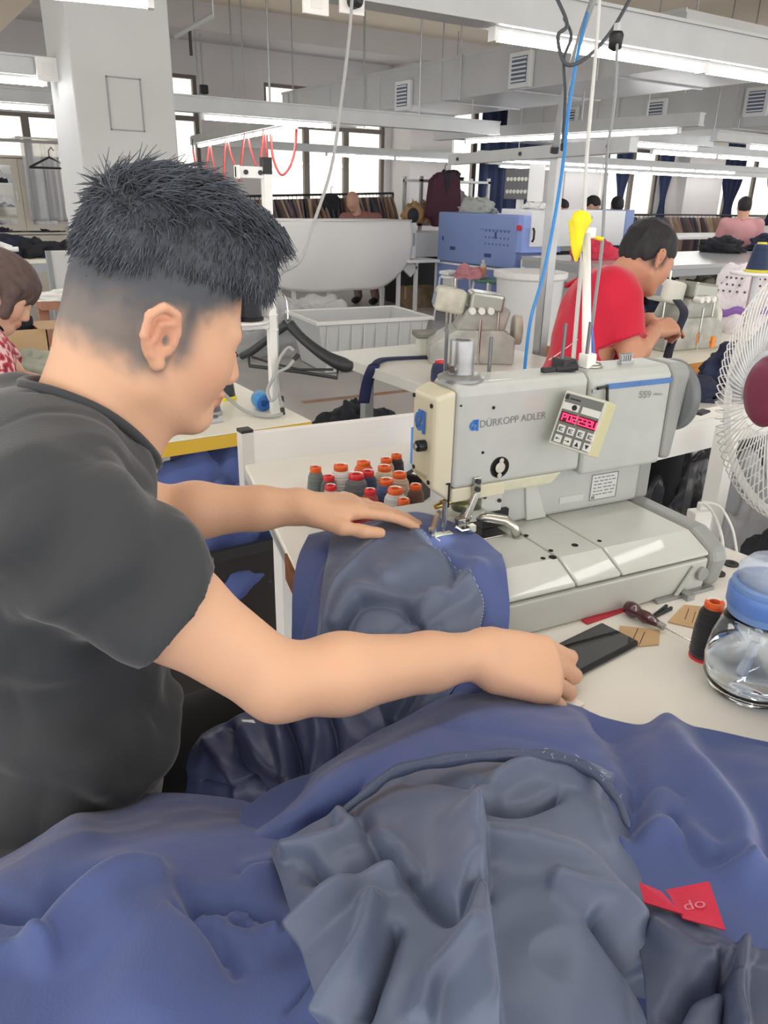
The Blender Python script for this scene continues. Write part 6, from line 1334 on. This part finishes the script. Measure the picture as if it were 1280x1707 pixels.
rack('low garment rack by the far right windows', 11.2, 16.4, 10.9, 1.12, 'garment hanging on the low rack by the far right windows', 'garments on the far right rack', 40, 9, .0)
o = thing('hanging_jacket', 'black jacket hung flat on the rack beside the bald worker', 'garment', (PY(552, 345, 10.45)[0], 10.45, 1.12)); MB().prism([(-.13, .2), (-.06, .26), (.06, .26), (.13, .2), (.15, -.5), (-.15, -.5)], -.04, .04, 1).build('jacket_body', DKC, o, bev=.02); MB().tube([(0, 0, .25), (0, 0, .33), (.03, 0, .35)], .006, 6).build('hook', DARK, o)
# shelf rack with the burgundy jacket
o = thing('steel_shelf', 'grey steel shelf with clothes left of the fusing press', 'shelf', (7.2, 9.6, 0))
for x in (-.5, .7):
    for y in (-.2, .2): MB().box((x-.02, y-.02, 0), (x+.02, y+.02, 1.62)).build('upright', GALV, o)
for z in (.5, .98, 1.55): MB().box((-.52, -.22, z), (.72, .22, z+.03)).build('shelf_board', GALV, o)
BURG = mat('burgundy_cloth', '4a2436', .8, var=.15)
q = PY(736, 330, 9.2); o = thing('hanging_jacket', 'burgundy jacket on a hanger before the steel shelf', 'garment', (q[0], 9.15, q[2]+.05))
MB().prism([(-.24, .18), (-.10, .28), (0, .24), (.10, .28), (.24, .18), (.30, -.30), (.20, -.32), (.17, -.42), (-.17, -.42), (-.20, -.32), (-.30, -.30)], -.06, .06, 1).build('jacket_body', BURG, o, bev=.03, seg=3); MB().prism([(-.07, .26), (0, .0), (.07, .26)], -.065, -.058, 1).build('lapel', DKC, o); MB().tube([(0, 0, .25), (0, 0, .36), (.03, 0, .38)], .006, 6).build('hook', DARK, o)
for k, (px, py, z, m_, lab) in enumerate(((703, 335, 1.01, mat('tan_cloth', 'b08d62', .8, var=.2), 'tan trousers hanging over the end of the steel shelf'), (708, 380, .53, BURG, 'dark red bag on the lower shelf'), (770, 318, 1.20, mat('grey_cloth', '9b9ea2', .8), 'grey bag pile beside the burgundy jacket'), (755, 300, 1.58, DKC, 'dark clothes lying on the top shelf board'))):
    q = PY(px, py, 9.4); cloth_heap('cloth_bundle', lab, (q[0], 9.5, z), (.2, .18, .25 if k < 3 else .12), m_, 70+k, amp=.3)
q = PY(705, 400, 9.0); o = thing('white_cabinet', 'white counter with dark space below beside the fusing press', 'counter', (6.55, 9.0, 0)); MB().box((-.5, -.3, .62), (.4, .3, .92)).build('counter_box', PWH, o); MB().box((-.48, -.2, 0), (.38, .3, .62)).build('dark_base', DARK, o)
o = thing('carton_box', 'brown carton on the floor by the white counter', 'box', (6.15, 8.62, 0)); MB().box((-.2, -.14, 0), (.2, .14, .26)).build('carton', mat('carton_brown', '8a7a60', .8, var=.3, vscale=12), o, bev=.004); MB().box((-.205, -.02, .1), (.205, .02, .262)).build('tape', KRAFT, o)
# ================================================================== far people and their tables
def far_person(label, px, py, t, shirt, hair, face, up=(0, 0, 1), w=.95, bend=0.0):
    h = PT(px, py, t); f_ = unit(face); g = unit(A(f_[0], f_[1], 0)); l_ = A(-g[1], g[0], 0)
    nk = h-A(0, 0, .13)-g*(.05+bend*.12); ch = nk-A(0, 0, .20-.08*bend)-g*(.04+bend*.15); pe = ch-A(0, 0, .36)-g*(.02+bend*.05)
    Jp = dict(head=h, face=f_, hup=A(*up), neck=nk, chest=ch, pelvis=pe, lsh=nk+l_*.19-A(0, 0, .05), rsh=nk-l_*.19-A(0, 0, .05), hem=.12)
    for s_, n_ in ((1, 'l'), (-1, 'r')): Jp[n_+'elb'] = Jp[n_+'sh']-A(0, 0, .26)+g*.05+l_*.04*s_; Jp[n_+'wr'] = Jp[n_+'elb']+g*.22+A(0, 0, -.02)
    lg_ = [[pe+l_*s_*.09-A(0, 0, .04), A(pe[0]+l_[0]*s_*.1, pe[1]+l_[1]*s_*.1, .45)+g*.05, A(pe[0]+l_[0]*s_*.1, pe[1]+l_[1]*s_*.1, .09)] for s_ in (1, -1)]
    person('person', label, Jp, shirt, 'cfa087', hair, vox=.015, legs=lg_, detail=False, sleeve=.8)
far_person('worker in a white top leaning over the fusing press', 987, 344, 10.3, WHITE, '26262a', (.55, -.75, -.45), bend=.8)
far_person('worker in a dark green shirt seen from behind by the press', 1028, 345, 10.1, mat('green_shirt', '33423f', .8), '1f2023', (.5, .85, -.1))
far_person('worker in a pink shirt standing by the far table', 1240, 347, 9.4, mat('pink_shirt', 'd39a9e', .8, var=.05), '2a2a2c', (.75, .65, -.1))
far_person('worker whose dark hair shows left of the steel post', 892, 350, 11.3, DKC, '232327', (.3, -.9, -.3))
far_person('worker half hidden behind the steel post', 935, 348, 11.0, WHITE, '2a2a2d', (.6, -.7, -.4), bend=.6)
table('cutting_table', 'long grey cutting table at the right with dark cloth on it', 5.3, 9.4, 4.45, 5.75, .85, top=mat('table_grey', 'b2b3b6', .2), legs=STEELP, inset=.2, shelf=.35, apron=.06)
table('cutting_table', 'farther pale cutting table behind the pink shirt', 9.0, 14.5, 8.2, 9.4, .85, top=mat('table_pale', 'c9cacb', .3), legs=STEELP, inset=.2)
for k, (px, py, r_, m_, lab) in enumerate(((1150, 405, (.38, .22, .10), DKC, 'black trousers spread on the grey cutting table'), (1255, 408, (.30, .25, .16), NAVY, 'dark blue cloth pile at the right end of the grey table'), (1040, 408, (.26, .2, .14), DKC, 'dark cloth pile on the grey table behind the man in red'))):
    q = PZ(px, py, .85); q = A(min(q[0], 9.0), min(max(q[1], 4.7), 5.5), .85); cloth_heap('cloth_pile', lab, tuple(q), r_, m_, 80+k, amp=.26)
q = PZ(1020, 395, .95); cloth_heap('cloth_pile', 'bright pink and red cloth on the grey cutting table', (5.75, 5.25, .85), (.22, .18, .16), mat('hot_pink', 'e0405c', .7, var=.2, vscale=9), 90, amp=.26)
for k, (x, z, c) in enumerate(((5.6, .37, '3b4560'), (6.3, .37, '2c3040'), (7.1, .37, '8f8c80'), (7.8, .37, '303748'))): cloth_heap('cloth_stack', ['blue grey', 'black', 'beige', 'dark slate'][k]+' cloth stack on the lower shelf of the cutting table', (x, 4.9, z), (.3, .3, .28), mat('stack_'+c, c, .85), 95+k, amp=.25)
# ================================================================== curtains
CURT = mat('curtain_navy', '26304f', .85, var=.1, vscale=3)
def curtain(label, x0, x1, z0, z1, y, tie=None, m=CURT, name='curtain', cat='curtain'):
    o = thing(name, label, cat, ((x0+x1)/2, y, z1)); G_ = []; X = (x1-x0)/2; n = max(24, int((x1-x0)*40))
    for u in np.linspace(0, 1, 20):
        k = 1.0
        if tie: k = 1-.62*math.exp(-((u-tie)/.22)**2)
        G_.append([((s_*X)*k, .05*math.sin(s_*X*30)*k+.02*math.sin(s_*X*71), -(z1-z0)*u) for s_ in np.linspace(-1, 1, n)])
    MB().grid(A(*[[list(p) for p in r_] for r_ in G_])).build('curtain_cloth', m, o, smooth=True, solid=.006); MB().cyl((-X-.05, 0, .02), (X+.05, 0, .02), .014, n=8).build('curtain_rod', WHITE, o)
    for s_ in (-1, 1): MB().box((s_*X-.02, 0, .0), (s_*X+.02, WY-y+.01, .04)).build('bracket', WHITE, o)
curtain('wide navy curtain in the middle of the far wall', 10.1, 11.75, .75, 2.95, 12.3)
curtain('narrow navy curtain between the bright right windows', 13.75, 14.35, .85, 2.9, 12.3, .75); curtain('tied navy curtain left of the white wall pier', 15.15, 15.75, .85, 2.9, 12.3, .75); curtain('tied navy curtain above the pink shirt', 17.5, 18.3, .85, 2.9, 12.3, .8); curtain('navy curtain at the far right edge', 19.3, 20.4, .85, 2.9, 12.3, .8)
curtain('sheer white curtain right of the grey pier', 13.1, 13.7, .9, 2.95, 12.45, None, SHEER)
curtain('sheer white curtain beside the tied navy one', 17.2, 17.45, .9, 2.95, 12.45, None, SHEER)
# ================================================================== red air hoses on the rail running away
RH = mat('hose_red', 'e05a56', .4)
HOSES = [[(322, 250), (325, 270), (327, 292)], [(343, 296), (346, 262), (350, 241), (356, 275), (370, 313)], [(373, 303), (374, 262), (378, 230), (386, 262), (397, 288)], [(399, 302), (403, 262), (410, 218), (418, 250), (427, 278)], [(434, 272), (437, 240), (441, 212), (443, 240), (444, 270)], [(451, 216), (455, 262), (468, 291), (482, 280), (491, 252), (494, 216)]]
for k, H_ in enumerate(HOSES):
    hk = min(H_, key=lambda p: p[1]); d_ = ray(*hk); rn = A(4.0, -.53, 0); t_ = min(max((A(3.45, 6.75, 0)@rn)/(d_@rn), 5.0), 9.6) if d_@rn > .01 else 6.0; t_ = t_ if t_ > 5 else 6.0
    P_ = spline([PT(x, y, t_) for x, y in H_], 26); a_ = PT(hk[0], hk[1], t_)
    o = thing('air_hose', 'red air hose hanging from the rail running to the windows', 'hose', a_, 'red air hoses on the rail'); MB().tube(P_-a_, .012, 6).build('hose_loop', RH, o, smooth=True)
    MB().tube([(0, 0, -.02), (0, 0, max(1.96-a_[2], .03))], .009, 6).build('hook', DARK, o)
# ================================================================== left background
o = thing('glass_cabinet', 'pale cabinet with two glass doors at the far left', 'cabinet', (1.75, 12.3, .80)); CABM = mat('cabinet_cream', 'cfcabf', .5)
MB().box((-.78, -.02, 0), (.78, .24, .95)).box((-.8, -.2, -.03), (.8, .24, 0)).box((-.8, -.2, .93), (.8, .24, .96)).box((-.8, -.2, 0), (-.77, .24, .95)).box((.77, -.2, 0), (.8, .24, .95)).build('carcass', CABM, o)
for z in (.3, .6): MB().box((-.77, -.17, z), (.77, -.02, z+.02)).build('shelf', CABM, o)
for x0 in (-.77, -.255, .26):
    d_ = MB().box((x0, -.215, .02), (x0+.09, -.195, .92)).box((x0+.42, -.215, .02), (x0+.51, -.195, .92)).box((x0+.09, -.215, .02), (x0+.42, -.195, .10)).box((x0+.09, -.215, .84), (x0+.42, -.195, .92)).build('door', CABM, o)
    MB().box((x0+.09, -.206, .10), (x0+.42, -.202, .84)).build('glass_pane', GLASS, d_); MB().box((x0+.44, -.225, .42), (x0+.46, -.215, .52)).build('door_handle', ALU, d_)
k_ = 0
for x in (-.6, -.1, .4):
    for z in (.0, .32, .62): k_ += 1; cloth_heap('folded_cloth', 'folded dark cloth inside the glass cabinet', (1.75+x+.1, 12.18, .80+z), (.18, .10, .14), [DKC, NAVY, mat('grey_cloth', '9b9ea2', .8)][k_ % 3], 100+k_, amp=.2, group='cloth in the glass cabinet')
o = thing('cabinet_base', 'pale lower cabinet under the glass doors', 'cabinet', (1.75, 12.3, 0)); MB().box((-.8, -.2, 0), (.8, .24, .76)).build('carcass', CABM, o); MB().box((-.76, -.215, .05), (-.02, -.2, .72)).build('door', CABM, o); MB().box((.02, -.215, .05), (.76, -.2, .72)).build('door', CABM, o)
q = PY(75, 300, 11.95); curtain('clear garment bag hanging beside the glass cabinet', q[0]-.25, q[0]+.25, .95, 1.95, 11.95, None, FILM, 'garment_bag', 'garment bag')
q = PY(82, 262, 9.0); o = thing('coat_hanger', 'empty black coat hanger near the left window', 'hanger', tuple(q)); MB().tube([(-.2, 0, -.1), (0, 0, 0), (.2, 0, -.1), (-.2, 0, -.1)], .012, 6).build('hanger_frame', DARK, o); MB().tube([(0, 0, 0), (0, 0, .06), (.03, 0, .09), (.05, 0, .06)], .006, 6).build('hook', DARK, o)
q = PY(60, 236, 9.0); o = thing('hanging_rail', 'thin steel hanging rail before the left window', 'rail', (q[0]-.6, 9.0, q[2])); MB().cyl((-.9, 0, 0), (1.6, 0, 0), .015, n=8).build('rail_tube', GALV, o); MB().cyl((.1, 0, 0), (.1, 0, CZ-q[2]), .008, n=6).build('hanger_rod', ALU, o); MB().cyl((1.3, 0, 0), (1.3, 0, CZ-q[2]), .008, n=6).build('hanger_rod', ALU, o)
table('back_table', 'pale table with dark clothes at the left before the glass cabinet', .3, 2.2, 7.6, 8.6, .78, legs=STEELP, inset=.15, apron=.08)
for k, (x, r_, m_, lab) in enumerate(((.95, (.42, .3, .17), NAVY, 'navy clothes pile at the left end of the back table'), (1.35, (.30, .28, .14), DKC, 'black clothes pile in the middle of the back table'), (1.82, (.28, .25, .13), mat('dark_brown_cloth', '3a3032', .8, var=.2), 'dark brown clothes pile at the right end of the back table'))): cloth_heap('cloth_pile', lab, (x, 8.0, .78), r_, m_, 110+k, amp=.26)
o = thing('white_board', 'white board leaning between the back table and the column', 'board', (1.18, 5.75, .35), rz=.0); q0, q1 = PY(78, 418, 5.75), PY(126, 490, 5.75); MB().box((q0[0]-1.18, -.01, q1[2]-.35), (q1[0]-1.18+.2, .01, q0[2]-.35)).build('board_face', WPLAST, o, bev=.003); MB().box((q0[0]-1.19, -.02, -.35), (q0[0]-1.16, .02, q0[2]-.35)).box((q1[0]-1.18+.18, -.02, -.35), (q1[0]-1.18+.2, .02, q0[2]-.35)).build('board_frame', STEELP, o)
q = PZ(20, 470, .9); curtain('dark trousers hanging over the left rail', .30, .75, .5, 1.0, 5.2, None, DKC, 'hanging_trousers', 'trousers')
# wooden stand with cloth and boxes
WD = mat('raw_wood', 'a87a62', .7, var=.2, vscale=10, stretch=(6, 6, 1))
ws = PT(78, 560, 3.6); o = thing('wooden_stand', 'raw wooden trestle post behind the operator', 'stand', (ws[0], ws[1], 0)); zt = PT(78, 510, 3.6)[2]
MB().box((-.022, -.022, 0), (.022, .022, zt)).build('post', WD, o); MB().box((-.02, -.10, zt), (.30, .10, zt+.035)).build('top_board', WD, o); MB().box((.24, -.02, 0), (.275, .02, zt)).build('post', WD, o); MB().box((.02, -.015, .30), (.24, .015, .34)).build('rung', WD, o)
cloth_heap('cloth_piece', 'white cloth strip on the wooden stand', (ws[0]+.1, ws[1], zt+.036), (.16, .10, .035), WHITE, 120)
lt = table('left_table', 'cluttered sewing table beside the woman at the left', -.6, .72, 3.0, 3.6, .72, legs=STEELP)
q = PZ(48, 565, .74); o = thing('carton_box', 'open brown carton on the cluttered left table', 'box', (.44, 3.42, .72)); MB().box((-.13, -.1, 0), (.13, .1, .005)).box((-.13, -.1, 0), (.13, -.095, .12)).box((-.13, .095, 0), (.13, .1, .12)).box((-.13, -.1, 0), (-.125, .1, .12)).box((.125, -.1, 0), (.13, .1, .12)).build('carton', mat('carton_tan', 'c4a682', .8), o); MB().box((.10, -.11, .118), (.2, .1, .122)).build('flap', mat('carton_tan', 'c4a682', .8), o)
cloth_heap('cloth_pile', 'black cloth pile behind the brown carton', (.30, 3.48, .72), (.22, .12, .22), DKC, 121, amp=.3)
cloth_heap('cloth_pile', 'grey green folded cloth in front of the woman', (.33, 3.12, .72), (.22, .12, .10), mat('sage_cloth', 'a7aa9c', .8, var=.1), 122)
# woman at the left edge
RP = attr_mat('flower_print', .8)
def flowers(v):
    n_ = vnoise(v*90); c = np.tile(np.array(lin('b52f45')), (len(v), 1)); m = n_ > .10; c[m] = lin('e6c3c4'); m = n_ < -.45; c[m] = lin('7c1f34'); return c
JW = dict(head=PT(-2, 488, 2.45), face=unit(A(.85, -.25, -.55)), hup=A(.5, 0, .85), neck=PT(-40, 560, 2.45), chest=PT(-45, 640, 2.42), pelvis=PT(-70, 800, 2.5), rsh=PT(-25, 605, 2.32), lsh=PT(-15, 590, 2.62), relb=PT(5, 690, 2.28), lelb=PT(35, 640, 2.62), rwr=PT(60, 690, 2.35), lwr=PT(70, 640, 2.6), w=.85, hem=.12)
def whair(S, P, B, s):
    default_hair(S, P, B, s); S.ell(P(.02, 0, .045), A(.088, .083, .075)*s, B, .02); S.ell(P(-.05, 0, -.03), A(.06, .07, .09)*s, B, .02)
    for sd in (-1, 1): S.cap(P(.035, sd*.072, .03), P(.045, sd*.068, -.05), .022, .016, .02)
pw = JW['pelvis']; lgw = [[pw+A(.02, -.09, -.04), pw+A(.38, -.09, -.04), A(pw[0]+.38, pw[1]-.09, .09)], [pw+A(.02, .09, -.04), pw+A(.38, .09, -.04), A(pw[0]+.38, pw[1]+.09, .09)]]
person('person', 'woman with brown hair in a red flower print at the left edge', JW, RP, 'e0b59c', '5a4a48', vox=.007, hair_fn=whair, legs=lgw, sleeve=.5, pattern=flowers)
o = thing('work_stool', 'low stool carrying the woman in the flower print', 'stool', (pw[0], pw[1], 0)); zt = max(pw[2]-.17, .2)
MB().lathe([(.001, zt-.04), (.16, zt-.04), (.17, zt-.02), (.16, zt), (.001, zt)], 24).build('seat', DARK, o, smooth=True)
for a, b in ((-1, -1), (-1, 1), (1, -1), (1, 1)): MB().cyl((a*.14, b*.14, 0), (a*.11, b*.11, zt-.03), .011, n=8).build('leg', GALV, o)
# ================================================================== small fittings on the rails
q = PY(78, 116, 5.15); o = thing('switch_box', 'white switch box on the upper left rail', 'switch', (q[0], 5.15, q[2])); MB().box((-.06, -.03, -.06), (.06, .0, .06)).build('box', WPLAST, o, bev=.006); MB().box((-.03, -.034, -.03), (.03, -.03, .03)).build('rocker', WHITE, o)
for px, lab in ((518, 'socket plate on the near rail left of the plugged one'), (578, 'socket plate on the near rail with a plug in it')):
    q = PY(px, 6, 2.50); o = thing('socket_plate', lab, 'socket', (q[0], 2.475, q[2])); MB().box((-.045, -.012, -.035), (.045, 0, .035)).build('plate', WPLAST, o, bev=.003)
    if px > 550: MB().lathe([(.022, 0), (.022, .03), (.012, .045)], 16, (0, -.012, 0), (0, -1, 0)).build('plug', DARK, o)
    else: MB().box((-.02, -.014, -.018), (.02, -.012, .018)).build('socket_face', WHITE, o)
q = PY(345, 40, 4.0); a_, b_ = PT(290, 62, 4.6), PT(355, 26, 4.6); o = thing('pipe_brace', 'grey pipe brace above the column top', 'pipe', a_); MB().cyl((0, 0, 0), tuple(b_-a_), .016, n=10).build('pipe', GCB, o); c_ = PT(316, 48, 4.6)-a_; MB().cyl(tuple(c_), tuple(c_-A(0, 0, .14)), .010, n=8).build('drop_nozzle', DARK, o); MB().cyl(tuple(b_-a_), (b_[0]-a_[0], b_[1]-a_[1], CZ-a_[2]), .008, n=8).build('hanger_rod', ALU, o)
q = PY(339, 148, 12.0); o = thing('camera_dome', 'small dark camera hanging by the upper left window', 'camera', tuple(q)); MB().box((-.06, -.06, -.07), (.06, .06, .05)).build('housing', DARK, o, bev=.02); MB().cyl((0, 0, .05), (0, 0, 3.42-q[2]), .012, n=8).build('drop_rod', ALU, o)
